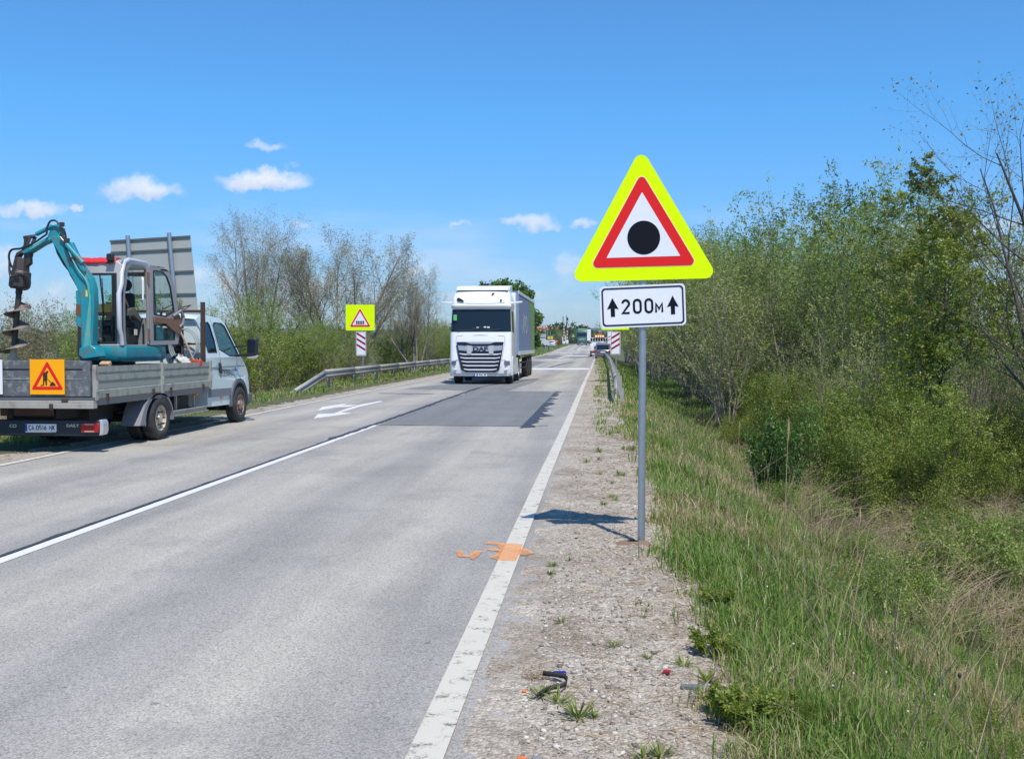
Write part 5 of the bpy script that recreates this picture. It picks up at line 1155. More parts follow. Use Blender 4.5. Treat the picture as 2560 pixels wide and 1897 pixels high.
mb = MB(); mb.tube([E3(.30, CY0-.035, 2.78), E3(.36, CY0-.04, 2.17)], .012, 5); mb.tube([E3(.34, CY0-.045, 2.72), E3(.37, CY0-.045, 2.25)], .008, 5); mb.build('wiper', M_black, EX)
# roof with red cover
mb = MB(); mb.prism([(CY0+.0, CZ1-.10), (CY0+.02, CZ1+.0), (CY0+.2, CZ1+.03), (CY1-.2, CZ1+.02), (CY1-.05, CZ1-.08)], lambda u, v, t: E3(t, u, v), CX0+.0, CX1-.01); mb.build('roof', M_cabsil, EX, bevel=.02)
mb = MB(); rr = random.Random(2); rows = []
for j in range(9):
    y = CY0-.035+.25*(j/8); rows.append([E3(CX0-.02+(CX1-.08-CX0)*i/12, y+rr.uniform(-.006, .006), CZ1-.055+.10*math.sin(min(1, j/3)*math.pi/2)+rr.uniform(-.008, .008)) for i in range(13)])
mb.grid(rows); mb.build('roof_cover', M_redroof, EX, smooth=True, solid=.01)
mb = MB(); mb.prism(rounded([(-.055, -.06), (.055, -.06), (.055, .06), (-.055, .06)], .03), lambda u, v, t: E3(.50+u, -.66+t, 3.06+v), 0, .08); wl = mb.build('work_lamp', M_black, EX, bevel=.01)
MB().prism([(-.08, 0), (.06, 0), (.02, .05), (-.03, .05)], lambda u, v, t: E3(.50+u, -.64+t, 2.96+v), 0, .06).build('lamp_bracket', M_black, wl)
# rear wall and window
mb = MB(); ro = [(CX0, CZ0), (CX1, CZ0), (CX1, CZ1-.1), (CX0, CZ1-.1)]; rwn = [(CX0+.08, 2.1), (CX1-.08, 2.1), (CX1-.08, 2.84), (CX0+.08, 2.84)]
mb.plate([ro, rwn[::-1]], lambda u, v, t: E3(u, CY1+t, v), -.04, 0); mb.build('cab_rear', M_cabsil, EX)
mb = MB(); mb.plate([rwn], lambda u, v, t: E3(u, CY1-.02+t, v), 0, .005); mb.build('rear_window', G_green, EX)
# door, swung open past the rear
D0 = Vector(E3(CX1+.02, .40, 0)); dd = Vector((.20, .88, 0)).normalized()
def dfn(u, v, t): q = D0+dd*u+Vector((dd.y, -dd.x, 0))*t; return (q.x, q.y, v+zo_)
dout = rounded([(0, 1.61), (.80, 1.63), (.86, 1.90), (.84, 2.15), (.70, 2.72), (.56, 2.94), (.40, 3.0), (0, 3.02)], .03, 3)
dw1 = rounded([(.10, 2.15), (.44, 2.12), (.70, 2.22), (.60, 2.66), (.50, 2.84), (.38, 2.92), (.10, 2.93)], .02, 3); dw2 = rounded([(.10, 1.70), (.70, 1.71), (.71, 1.86), (.46, 1.96), (.10, 1.98)], .02, 3)
mb = MB(); mb.plate([dout, dw1[::-1], dw2[::-1]], dfn, -.02, .02); DR = mb.build('door', M_cabsil, EX, bevel=.008, smooth=True)
for dwn in (dw1, dw2):
    mb = MB(); mb.plate([dwn], dfn, -.003, .003); mb.build('pane', G_green, DR)
    c = np.mean(dwn, 0); mb = MB(); mb.plate([dwn, [(p[0]+(c[0]-p[0])*.07, p[1]+(c[1]-p[1])*.05) for p in dwn][::-1]], dfn, .004, .024); mb.build('pane_seal', M_black, DR)
mb = MB(); mb.plate([[(.08, 2.0), (.42, 1.99), (.60, 1.88), (.84, 1.80), (.88, 2.02), (.83, 2.16), (.70, 2.18), (.60, 2.10), (.08, 2.12)]], dfn, .022, .05); mb.build('arm_rest', M_brown, DR, bevel=.012)
mb = MB(); mb.tube([dfn(.62, 2.14, .05), dfn(.80, 2.24, .08), dfn(.90, 2.14, .08), dfn(.88, 2.0, .06), dfn(.80, 1.95, .05)], .022, 6); mb.build('door_handle', M_cabsil, DR, smooth=True)
mb = MB()
for z in (2.78, 1.80): mb.cyl(dfn(-.03, z-.10, .02), dfn(-.03, z+.10, .02), .022, n=8)
mb.build('hinge', M_brown, DR)
mb = MB(); mb.tube([dfn(-.03, 1.64, .0), dfn(-.03, 3.0, .0)], .022, 6); mb.build('door_edge', mat('worn_grey_brown_edge', (.27, .23, .21), .6, var=.3), DR)
mb = MB(); mb.tube([E3(.63, .27, 2.78), E3(.67, .20, 2.74), E3(.67, .19, 2.40), E3(.63, .28, 2.32)], .018, 8); mb.build('grab_handle', M_signwhite, EX, smooth=True)
# seat and controls
mb = MB(); mb.prism(rounded([(-.20, 0), (.20, 0), (.16, .55), (-.16, .55)], .06), lambda u, v, t: E3(.24+u, .28+t+v*.18, 2.03+v*.9), 0, .12); st_ = mb.build('seat_back', mat('black_vinyl', (.012, .013, .018), .55), EX, bevel=.03)
mb = MB(); mb.ball(E3(.24, .40, 2.66), (.145, .06, .115), 14, 8); mb.build('headrest', MATS['black_vinyl'], EX, smooth=True)
mb = MB(); ebox(mb, (.02, -.18, 1.92), (.46, .34, 2.04)); mb.build('seat_base', MATS['black_vinyl'], EX, bevel=.03)
mb = MB(); ebox(mb, (.04, -.1, 1.62), (.50, .36, 1.92)); mb.build('seat_box', M_dark, EX)
mb = MB(); mb.prism([(-.16, 2.10), (.10, 2.14), (.34, 1.96), (.30, 1.90), (.06, 2.0), (-.16, 1.99)], lambda u, v, t: E3(.50+t, u, v+.12), 0, .08); mb.build('control_console', mat('olive_console', (.10, .10, .07), .6), EX, bevel=.01)
for (a, b, c) in ((.50, -.36, 1.64), (.56, .14, 1.76)):
    MB().box(E3(a, b, c+.08), (.012, .17 if c < 1.7 else .10, .17 if c < 1.7 else .10)).build('sticker', mat('yellowed_sticker', (.62, .56, .42), .7), EX)
for xx in (.22, .38):
    mb = MB(); mb.tube([E3(xx, -.40, 1.62), E3(xx, -.34, 2.10)], .014, 6); mb.ball(E3(xx, -.34, 2.12), .03, 8, 6); mb.build('lever', M_black, EX)
mb = MB(); ebox(mb, (.18, -.50, 2.12), (.42, -.44, 2.30)); mb.build('display_box', mat('dull_yellow_box', (.20, .13, .02), .6), EX)
mb = MB(); mb.tube([E3(.50, -.30, 2.56), E3(.44, .10, 2.30), E3(.40, .3, 2.05)], .016, 5); mb.build('seat_belt', mat('orange_belt', (.7, .3, .12), .7), EX)
mb = MB(); ebox(mb, (CX0+.05, -.5, 1.60), (CX1-.05, .7, 1.625)); mb.build('cab_floor', M_dark, EX)
mb = MB(); mb.tube([E3(-.05+.30*k, -.52, 1.70+.04*math.sin(k*7)) for k in np.linspace(0, 1, 6)], .03, 6); mb.build('floor_clutter', M_signback, EX)

# boom, arm and auger lie in one plane in front of the cab
BY = 15.92
zz = lambda x, y: PY(x/2.581, 520+y/2.581, BY)-np.array([-8.5, 16.85, .86])
e2 = lambda x, y: PY(x/5.162, 520+y/5.162, BY)-np.array([-8.5, 16.85, .86])
def plane_prism(mb, pts, w0, w1, f=zz):
    P = [f(*p) for p in pts]; return mb.prism([(p[0], p[2]) for p in P], lambda u, v, t: (u, BY-16.85+t, v), w0, w1)
mb = MB(); plane_prism(mb, [(345, 190), (398, 180), (440, 225), (500, 310), (560, 400), (600, 455), (618, 520), (622, 620), (612, 900), (600, 965), (548, 965), (540, 880), (540, 700), (530, 560), (505, 500), (470, 430), (400, 300), (350, 215)], -.09, .09); BM = mb.build('boom', M_teal, EX, bevel=.012, smooth=True)
mb = MB(); plane_prism(mb, [(556, 920), (600, 560), (606, 560), (606, 900), (575, 960)], -.10, -.092); plane_prism(mb, [(430, 235), (440, 228), (560, 405), (598, 500), (600, 560), (585, 560), (578, 500), (545, 425)], -.10, -.092); mb.build('faded_edge', M_tealf, BM)
mb = MB()
for (a, b) in ((572, 560), (578, 760)): mb = MB(); plane_prism(mb, [(a, b-28), (a+14, b-28), (a+14, b+14), (a, b+14)], -.096, -.0915); mb.build('warning_sticker', mat('yellow_sticker', (.75, .66, .08), .5), BM)
mb = MB(); mb.tube([zz(470, 420)+np.array([0, -.02, 0]), zz(525, 515)+np.array([0, -.02, 0])], .05, 8)
plane_prism(mb, [(352, 215), (395, 300), (440, 375), (500, 500), (540, 520), (512, 520), (488, 450), (420, 370), (380, 300)], -.06, .06); mb.build('boom_underside', M_augd, BM)
# cylinders
def cylr(a, b, r, name, m, m2, cut=.6, par=EX, dy=0.):
    a, b = a+np.array([0, dy, 0]), b+np.array([0, dy, 0]); c = a+(b-a)*cut; mb = MB(); mb.cyl(a, c, r, n=12); cy_ = mb.build(name, m, par, smooth=True)
    mb = MB(); mb.cyl(c-(b-a)*.01, b, r*.5, n=10); mb.build('rod', m2, cy_, smooth=True); return cy_
cylr(zz(527, 960), zz(527, 520), .055, 'boom_cylinder', M_dark, M_chrome, .55, dy=-.02)
mb = MB(); plane_prism(mb, [(503, 535), (545, 528), (552, 580), (545, 720), (548, 780), (505, 760), (508, 640)], -.08, .0); mb.build('swing_bracket', M_teal, EX, bevel=.01)
mb = MB(); plane_prism(mb, [(508, 620), (545, 620), (540, 700), (505, 690)], -.086, -.0805); mb.build('rust_patch', M_rust, EX)
cylr(zz(560, 360), zz(415, 195), .045, 'arm_cylinder', M_teal, M_chrome, .72, dy=-.12)
mb = MB(); plane_prism(mb, [(470, 225), (490, 225), (565, 385), (575, 420), (545, 400)], -.14, -.05); mb.build('cylinder_guard', M_teal, BM, bevel=.008)
# arm
mb = MB(); plane_prism(mb, [(400, 150), (408, 130), (405, 170), (375, 215), (350, 212), (290, 238), (210, 288), (170, 300), (150, 285), (190, 262), (260, 225), (320, 190), (335, 150), (345, 115), (395, 108)], -.07, .07); AR = mb.build('arm', M_teal, EX, bevel=.01, smooth=True)
mb = MB(); plane_prism(mb, [(240, 240), (340, 195), (345, 202), (215, 272), (200, 275)], -.078, -.0715); mb.build('faded_edge', M_tealf, AR)
cylr(zz(340, 120), zz(215, 183), .035, 'bucket_cylinder', M_teal, M_chrome, .8, dy=-.02)
mb = MB()
for dx_ in (0, 18, 42): mb.tube([zz(178+dx_, 188)+np.array([0, -.05+.002*dx_, 0]), zz(172+dx_, 238)+np.array([0, -.05, 0]), zz(160+dx_, 268)+np.array([0, -.04, 0])], [.03, .02, .028], 6)
mb.tube([zz(155, 192), zz(218, 183)], .03, 8); mb.tube([zz(145, 262), zz(228, 262)], .035, 8); LK = mb.build('linkage', M_augd, EX, smooth=True)
mb = MB(); plane_prism(mb, [(118, 290), (150, 272), (205, 285), (203, 310), (190, 330), (175, 300), (140, 300), (128, 320), (112, 345), (105, 320)], -.06, .06); plane_prism(mb, [(165, 290), (200, 285), (203, 360), (180, 380), (160, 350)], -.05, .05); mb.build('bracket', M_augd, EX, bevel=.01)
# auger drive
ax0, ax1 = zz(142, 320), zz(122, 548); axd = (ax1-ax0)/np.linalg.norm(ax1-ax0)
mb = MB(); Lh = np.linalg.norm(zz(128, 512)-ax0); mb.lathe(ax0, axd, [(0, 0), (.11, 0), (.125, .10), (.135, Lh*.45), (.165, Lh*.5), (.168, Lh*.97), (.13, Lh*1.06), (0, Lh*1.06)], 8); DH = mb.build('drive_housing', M_augd, EX, bevel=.008)
mb = MB(); mb.cyl(ax0+axd*(Lh*1.05), ax0+axd*(Lh*1.22), .055, n=12); mb.build('coupling', M_dark, DH)
mb = MB(); s0 = ax0+axd*(Lh*1.2); s1 = zz(82, 975); mb.cyl(s0, s1, .046, n=14); SH = mb.build('auger_shaft', M_augd, EX, smooth=True)
mb = MB(); mb.lathe(s1-axd*.22, axd, [(.05, 0), (.052, .1), (.06, .16), (.10, .215), (.02, .25)], 12); mb.build('auger_tip', mat('dried_clay', (.55, .46, .34), .9, var=.2), SH)
Ls = np.linalg.norm(s1-s0); a_ = Vector(axd); u_ = Vector((0, -1, 0)); u_ = (u_-a_*u_.dot(a_)).normalized(); v_ = a_.cross(u_)
mb = MB(); rin, rout = [], []; NT_ = 96; turns = 2.9
for k in range(NT_+1):
    t = k/NT_; h = .10+t*(Ls-.20); an = 2*math.pi*turns*t+2.6; R_ = .20*min(1, t*10+.3)*(1-.0*t); c = Vector(s0)+a_*h; dirv = u_*math.cos(an)+v_*math.sin(an)
    rin.append(c+dirv*.04); rout.append(c+dirv*R_+a_*.035)
mb.grid([rin, rout]); mb.build('auger_flight', M_augm, EX, smooth=True, solid=.008, angle=80)
# hoses
def hose(pts, r=.016, par=EX, m=M_black):
    P = [Vector(p) for p in pts]; out = []
    for i in range(len(P)-1):
        p0, p1, p2, p3 = P[max(i-1, 0)], P[i], P[i+1], P[min(i+2, len(P)-1)]
        for k in range(6):
            t = k/6; out.append(.5*((2*p1)+(p2-p0)*t+(2*p0-5*p1+4*p2-p3)*t*t+(3*p1-p0-3*p2+p3)*t**3))
    out.append(P[-1]); mb = MB(); mb.tube(out, r, 7); return mb.build('hydraulic_hose', m, par, smooth=True)
o3 = lambda x, y, d=-.13: Vector(zz(x, y))+Vector((0, d, 0))
hose([o3(325, 150), o3(350, 95), o3(385, 88), o3(405, 110)]); hose([o3(410, 130), o3(440, 150), o3(452, 200), o3(445, 240)]); hose([o3(415, 140), o3(430, 180), o3(450, 215)]); hose([o3(325, 140), o3(330, 170), o3(300, 195), o3(230, 240), o3(150, 270)])
hose([o3(150, 268), o3(105, 275), o3(88, 310), o3(95, 360), o3(120, 400), o3(160, 430), o3(205, 445), o3(222, 480), o3(212, 520), o3(180, 530)], .018); hose([o3(100, 350, -.17), o3(105, 420, -.19), o3(120, 448, -.2), o3(160, 440, -.18)], .018)
hose([o3(450, 210, -.10), o3(480, 300, -.14), o3(530, 400, -.14), o3(580, 470, -.13), o3(600, 560, -.12), o3(605, 700, -.12), o3(602, 850, -.12), o3(612, 930, -.1)], .012, m=M_tealf); hose([o3(440, 240, -.12), o3(470, 320, -.13), o3(500, 360, -.13)], .010)
mb = MB(); mb.box(zz(455, 215)+np.array([0, -.12, 0]), (.08, .05, .07)); mb.box(zz(410, 108)+np.array([0, -.05, 0]), (.06, .06, .06)); mb.box(zz(493, 328)+np.array([0, -.13, 0]), (.1, .05, .03)); mb.build('hose_clamp', M_augd, EX)
mb = MB(); plane_prism(mb, [(535, 905), (600, 880), (640, 905), (660, 960), (560, 975), (530, 950)], -.12, .15); mb.build('boom_foot', M_teal, EX, bevel=.015)

# ------------------------------------------------------------------ white articulated lorry coming towards us
M_lw = mat('white_truck_paint', (.80, .80, .80), .3, 0, coat=.5, var=.02)
M_lw2 = mat('white_trim', (.74, .75, .77), .4); M_grl = mat('grille_black', (.012, .010, .028), .4); M_gsil = mat('grille_silver', (.50, .53, .58), .35, .6)
M_curt = mat('blue_grey_curtain', (.20, .28, .44), .55, var=.06, vscale=1.2); M_curtg = mat('green_curtain', (.20, .36, .10), .55, var=.08)
def outline(w, d, c, rc=.24, n=5):
    """half-round nosed plan outline from the left rear to the right rear; front at y = 0"""
    pts = [(-w, d)]
    for k in range(n+1): t = k/n*math.pi/2; pts.append((-w+rc*(1-math.cos(t)), rc*(1-math.sin(t))*.75+c))
    for k in range(1, 6): u = -1+k/6*2; pts.append(((w-rc)*u, c*(u*u)))
    for k in range(n, -1, -1): t = k/n*math.pi/2; pts.append((w-rc*(1-math.cos(t)), rc*(1-math.sin(t))*.75+c))
    pts.append((w, d)); return pts
def cab_loft(mb, levels, d):
    rows = [[(x, y+ys if y < d else d, z) for x, y in outline(w, d, .05)] for (z, ys, w) in levels]; mb.grid(rows)
    n = len(rows[0]); mb.add(rows[-1], [tuple(range(n))]); mb.add(rows[0], [tuple(range(n))]); rows2 = [[r[0], r[-1]] for r in rows]; mb.grid(rows2)
def loft_patch(mb, levels, d, i0, i1, off=.01):
    rows = []
    for (z, ys, w) in levels:
        o = outline(w, d, .05); rows.append([(x, y+ys-off, z) for x, y in o[i0:i1+1]])
    mb.grid(rows)
def lorry(name, X, Y, z0, label, paint, trim, sc=1., det=True, trailer_mat=M_curt, tlen=11.2, toff=0., text='DAF'):
    root = empty(name, (X, Y, z0), 0, label, 'lorry'); root.scale = (sc, sc, sc)
    lv = [(.34, .06, 1.20), (.50, .0, 1.26), (.95, .0, 1.275), (1.10, .02, 1.275), (2.05, .05, 1.27), (2.15, .07, 1.265), (3.12, .26, 1.22), (3.25, .25, 1.24), (3.55, .34, 1.20), (3.80, .55, 1.14), (3.92, .85, 1.08)]
    mb = MB(); cab_loft(mb, lv, 2.25); cab = mb.build('cab', paint, root, smooth=True, angle=32)
    n = len(outline(1, 2, .05))
    mb = MB(); loft_patch(mb, [(2.16, .07, 1.262), (2.5, .135, 1.245), (3.08, .25, 1.22)], 2.25, 2, n-3, .012); mb.build('windscreen', M_glassd, cab, smooth=True)
    mb = MB()
    for a, b in ((-.95, -.1), (.0, .85)): mb.tube([(a, .075, 2.2), ((a+b)/2, .085, 2.22), (b, .09, 2.27)], .012, 5)
    mb.build('wiper', M_black, cab)
    if det:
        mb = MB(); loft_patch(mb, [(3.10, .245, 1.225), (3.16, .19, 1.24), (3.24, .18, 1.24), (3.27, .25, 1.235)], 2.25, 1, n-2, .06); mb.build('sun_visor', trim, cab, smooth=True)
    # grille
    g = MB(); P = [(-.98, 1.74), (.96, 1.74), (.84, .95), (.78, .60), (.62, .50), (-.62, .50), (-.78, .60), (-.86, .95)]
    cy = lambda x: .05*(abs(x)/1.0)**2-.012
    def gf(u, v, t): return (u, t-.014, v)
    g.plate([P], gf, -.004, .03); gr = g.build('grille', M_grl, cab)
    for (z, hw, hh) in ((1.235, .80, .050), (1.08, .76, .045), (.925, .72, .045), (.77, .67, .045), (.605, .62, .05)):
        mb = MB(); mb.prism([(-hw-.06, z+.045), (-hw+.12, z+hh/2), (hw-.12, z+hh/2), (hw+.06, z+.045), (hw+.05, z+.01), (hw-.14, z-hh/2), (-hw+.14, z-hh/2), (-hw-.05, z+.01)], gf, -.03, -.006); mb.build('grille_bar', trim, gr)
    mb = MB(); mb.prism([(-.92, 1.60), (-.33, 1.56), (.33, 1.56), (.92, 1.60), (.88, 1.40), (.40, 1.36), (-.40, 1.36), (-.88, 1.40)], gf, -.035, -.006); mb.build('badge_panel', M_gsil, gr)
    MB().prism([(-.60, 1.345), (.60, 1.345), (.56, 1.29), (-.56, 1.29)], gf, -.012, -.0055).build('grille_slot', M_grl, gr)
    mb = MB(); mb.prism([(-.62, 1.74), (.62, 1.74), (.40, 1.66), (-.40, 1.66)], gf, -.02, -.006); mb.build('badge_trim', M_gsil, gr)
    for sx in (-1, 1):
        mb = MB(); mb.prism([(sx*.34, 1.58), (sx*.56, 1.60), (sx*.54, 1.26), (sx*.36, 1.26)], gf, -.05, -.036); mb.build('grille_block', mat('pale_grey_block', (.45, .48, .48), .5), gr)
    if text:
        mb = MB(); put_text(mb, text, .235, lambda x, y, z: gf(x, 1.44+y, -.038-z), bold=.012, xs=1.38); mb.build('lettering', M_navy, gr)
    if det:
        mb = MB(); fl = lambda z: .25+.34*(z-3.25)/.6
        mb.prism([(-.42, 3.77), (.56, 3.77), (.47, 3.63), (-.40, 3.63)], lambda u, v, t: (u, .40+(v-3.55)*.85+t-.03, v), -.02, .0); mb.build('roof_vent', M_black, cab)
        mb = MB(); mb.prism([(-1.02, 3.52), (-.93, 3.57), (-.75, 3.47), (-.70, 3.39), (-.98, 3.42)], lambda u, v, t: (u, .29+t+.35*max(0, -u-.85), v), -.02, .0); mb.build('upper_lamp', M_black, cab)
        mb = MB(); mb.ball((.82, .30, 3.46), (.05, .03, .05), 8, 6); mb.build('marker_lamp', M_greytrim, cab)
        mb = MB(); mb.plate([rect(-1.12, 2.62, -.98, 2.86, .03)], lambda u, v, t: (u, .16+t+.06, v), -.11, -.10); mb.build('windscreen_sticker', mat('green_sticker', (.12, .5, .15), .5), cab)
        for (a, b, c, m) in ((-.30, 2.30, .10, M_black), (-.12, 2.32, .06, M_signwhite), (.18, 2.33, .09, M_signwhite), (.32, 2.33, .08, M_signwhite), (.02, 2.28, .12, M_black)):
            MB().box((a, .065+.19*(b-2.16), b), (.10, .01, c)).build('dashboard_item', m, cab)
    for sx in (-1, 1):
        mb = MB(); mb.prism([(sx*.98, .98), (sx*1.20, .96), (sx*1.22, .84), (sx*1.04, .78)], lambda u, v, t: (u, t+.09*((abs(u)-.9)/.3)**2, v), -.03, .06); mb.build('headlight', mat('headlight_glass', (.16, .18, .21), .25, .3, coat=.5), cab)
        mb = MB(); mb.prism([(sx*.98, .60), (sx*1.12, .61), (sx*1.06, .54)], lambda u, v, t: (u, t+.06, v), -.06, .06); mb.build('fog_lamp', M_gsil, cab)
        # side window, mirror, mirror arm camera, step
        mb = MB(); mb.plate([[(.42, 2.2), (1.35, 2.12), (1.40, 2.35), (1.38, 3.0), (.60, 3.02)]], lambda u, v, t: (sx*(1.27-.045*(v-2.15)/.97+.006-t), u, v), 0, .004); mb.build('side_window', M_glassd, cab)
        mb = MB(); mb.prism([(sx*1.20, 3.30), (sx*1.68, 3.36), (sx*1.68, 3.42), (sx*1.22, 3.40)], lambda u, v, t: (u, .5+t, v), 0, .12); mb.build('mirror', trim, cab, bevel=.01)
        mb = MB(); mb.prism([(.35, .40), (.50, .40), (.55, .95), (1.95, .95), (2.0, .45), (2.25, .45), (2.25, 1.15), (.35, 1.15)][::-1] if False else [(.28, .36), (.72, .36), (.78, .9), (.95, 1.08), (.70, 1.16), (.28, 1.10)], lambda u, v, t: (sx*t, u, v), 1.24, 1.30); mb.build('wheel_arch', trim, cab, bevel=.015)
        for yy, r_, nm in ((1.35, .50, 1), (4.6, .50, 1)):
            mbw = MB(); mbw.lathe((sx*.93, yy, r_), (sx, 0, 0), [(.0, 0), (r_*.95, 0), (r_, .04), (r_, .26), (r_*.93, .30), (r_*.6, .29), (r_*.5, .2), (0, .2)], 24); ww = mbw.build('wheel', M_rubber, root, smooth=True, angle=50)
            MB().lathe((sx*.93, yy, r_), (sx, 0, 0), [(r_*.56, .285), (r_*.5, .21), (r_*.2, .22), (.1, .28), (0, .28)], 16).build('rim', M_silver, ww)
        mb = MB(); mb.b2((sx*1.18, 2.3, .35), (sx*1.24, 3.9, 1.05)); mb.build('side_skirt', trim, root, bevel=.02)
        MB().b2((sx*.8, 2.25, 1.10), (sx*1.26, 2.75, 3.85)).build('side_deflector', trim, root, bevel=.03)
    if det:
        fz = lambda z: np.interp(z, [.34, .5, .95, 1.1, 2.05, 2.15, 3.12, 3.25, 3.55, 3.8, 3.92], [.06, 0, 0, .02, .05, .07, .26, .25, .34, .55, .85])
        def seam(nm, pts, r_=.009):
            mb = MB(); mb.tube([(x, fz(z)+.05*(min(abs(x), 1.0))**2+(.18 if abs(x) > 1.18 else (.05 if abs(x) > 1.1 else 0))-.004, z) for x, z in pts], r_, 4); mb.build(nm, M_greytrim, cab)
        seam('bonnet_seam', [(-.98, 1.98), (0, 2.02), (.96, 1.98)]); seam('bonnet_seam', [(-1.0, 1.98), (-1.02, 1.74), (-.88, .95)], .007); seam('bonnet_seam', [(.98, 1.98), (1.0, 1.74), (.86, .95)], .007)
        seam('bumper_seam', [(-1.15, 1.06), (-1.0, 1.01), (-.90, .98)]); seam('bumper_seam', [(1.15, 1.06), (1.0, 1.01), (.88, .98)]); seam('bumper_seam', [(-1.16, .76), (-.82, .70)], .006); seam('bumper_seam', [(1.16, .76), (.80, .70)], .006)
        seam('fairing_seam', [(-1.0, 3.36), (-.5, 3.32), (0, 3.31), (.5, 3.32), (.98, 3.36)], .007); seam('lower_lip', [(-1.1, .44), (0, .43), (1.1, .44)], .01)
        MB().prism([(.56, 3.88), (.66, 3.99), (.95, 4.07), (.95, 3.90)], lambda u, v, t: (t, u, v), -1.06, 1.10).build('roof_wing', trim, root, bevel=.015)
    mb = MB(); mb.prism([(.85, 3.90), (1.2, 4.08), (2.35, 4.16), (2.35, 3.86), (.85, 3.84)], lambda u, v, t: (t, u, v), -1.08, 1.12); mb.build('roof_spoiler', trim, root, bevel=.03)
    mb = MB(); mb.b2((-.5, 2.2, .5), (.5, 5.6, .95)); mb.b2((-1.15, .5, .28), (1.15, 2.2, .45)); mb.build('chassis', M_chassis, root)
    mb = MB(); mb.b2((-.27, .015, .34), (.27, .045, .455)); npz = mb.build('number_plate', M_plate, cab)
    if det:
        mb = MB(); put_strokes(mb, list('CB 9N61 XP'), .075, lambda x, y, z: (x+.025, .012-z, .397+y), wt=.2, xs=.92); mb.build('lettering', M_navy, npz); MB().b2((-.268, .010, .341), (-.225, .0135, .454)).build('blue_band', M_blueband, npz)
    # trailer
    y0, y1 = 3.9, 3.9+tlen
    tb = MB().b2((-1.26+toff, y0, 1.18), (1.26+toff, y1, 4.02)).build('trailer_box', trailer_mat, root)
    for sx in (-1, 1):
        x = 1.262*sx+toff
        MB().b2((x, y0+.01, 3.90), (x+sx*.02, y1-.01, 4.04)).b2((x, y0+.01, 1.16), (x+sx*.02, y1-.01, 1.34)).build('trailer_rail', M_lw2, tb)
        if det:
            for k in range(12):
                yy = y0+.5+k*.9; MB().b2((x, yy, 1.345), (x+sx*.0095, yy+.04, 3.89)).build('curtain_strap', mat('strap_grey', (.16, .19, .24), .7), tb)
            MB().b2((x, y0-.0, 1.341), (x+sx*.012, y0+.12, 3.899)).b2((x, y1-.14, 1.341), (x+sx*.012, y1, 3.899)).build('trailer_pillar', M_gsil, tb)
            mb = MB(); mb.plate([[(y1-4.6, 3.88), (y1-.15, 3.88), (y1-.15, 1.36), (y1-2.6, 1.36), (y1-3.0, 2.6)]], lambda u, v, t: (x+sx*t, u, v), .001, .006); mb.build('curtain_print', M_curtg, tb)
            mb = MB(); put_text(mb, 'XPO', 1.25, lambda a, b, z: (x+sx*(.008+z), y0+4.0+a*sx, 2.55+b), bold=.02, xs=1.35); mb.build('curtain_lettering', mat('curtain_lettering_pale', (.52, .54, .58), .6), tb)
    for k in range(3):
        for sx in (-1, 1):
            yy = y1-4.6+1.32*k; mb = MB(); mb.lathe((sx*.93+toff, yy, .5), (sx, 0, 0), [(0, 0), (.48, 0), (.5, .04), (.5, .26), (.47, .30), (.3, .29), (.25, .2), (0, .2)], 20); mb.build('trailer_wheel', M_rubber, root, smooth=True, angle=50)
    mb = MB(); mb.b2((-.5+toff, y0+.3, .85), (.5+toff, y1-.2, 1.17)); mb.b2((-1.2+toff, y0+3, .5), (-1.1+toff, y1-5.3, .56)); mb.b2((1.1+toff, y0+3, .5), (1.2+toff, y1-5.3, .56)); mb.b2((1.1+toff, y0+3, .75), (1.2+toff, y1-5.3, .82)); mb.build('trailer_frame', M_chassis, root)
    MB().b2((-1.24+toff, y1+.001, 1.2), (1.24+toff, y1+.03, 4.0)).build('trailer_doors', M_lw2, tb)
    return root
lorry('articulated_lorry', -4.80, 41.5, 0, 'white articulated lorry with blue grey curtain trailer driving towards the viewer', M_lw, M_lw2)
M_lgreen = mat('dark_green_truck_paint', (.03, .12, .09), .35, coat=.4)
q = PY(1455, 862, 258)
lorry('articulated_lorry', q[0], 258, float(zr(258)), 'small dark green lorry with white trailer approaching in the distance', M_lgreen, mat('pale_green_trim', (.20, .34, .28), .5), 1., False, M_lw, 10., .9, None)

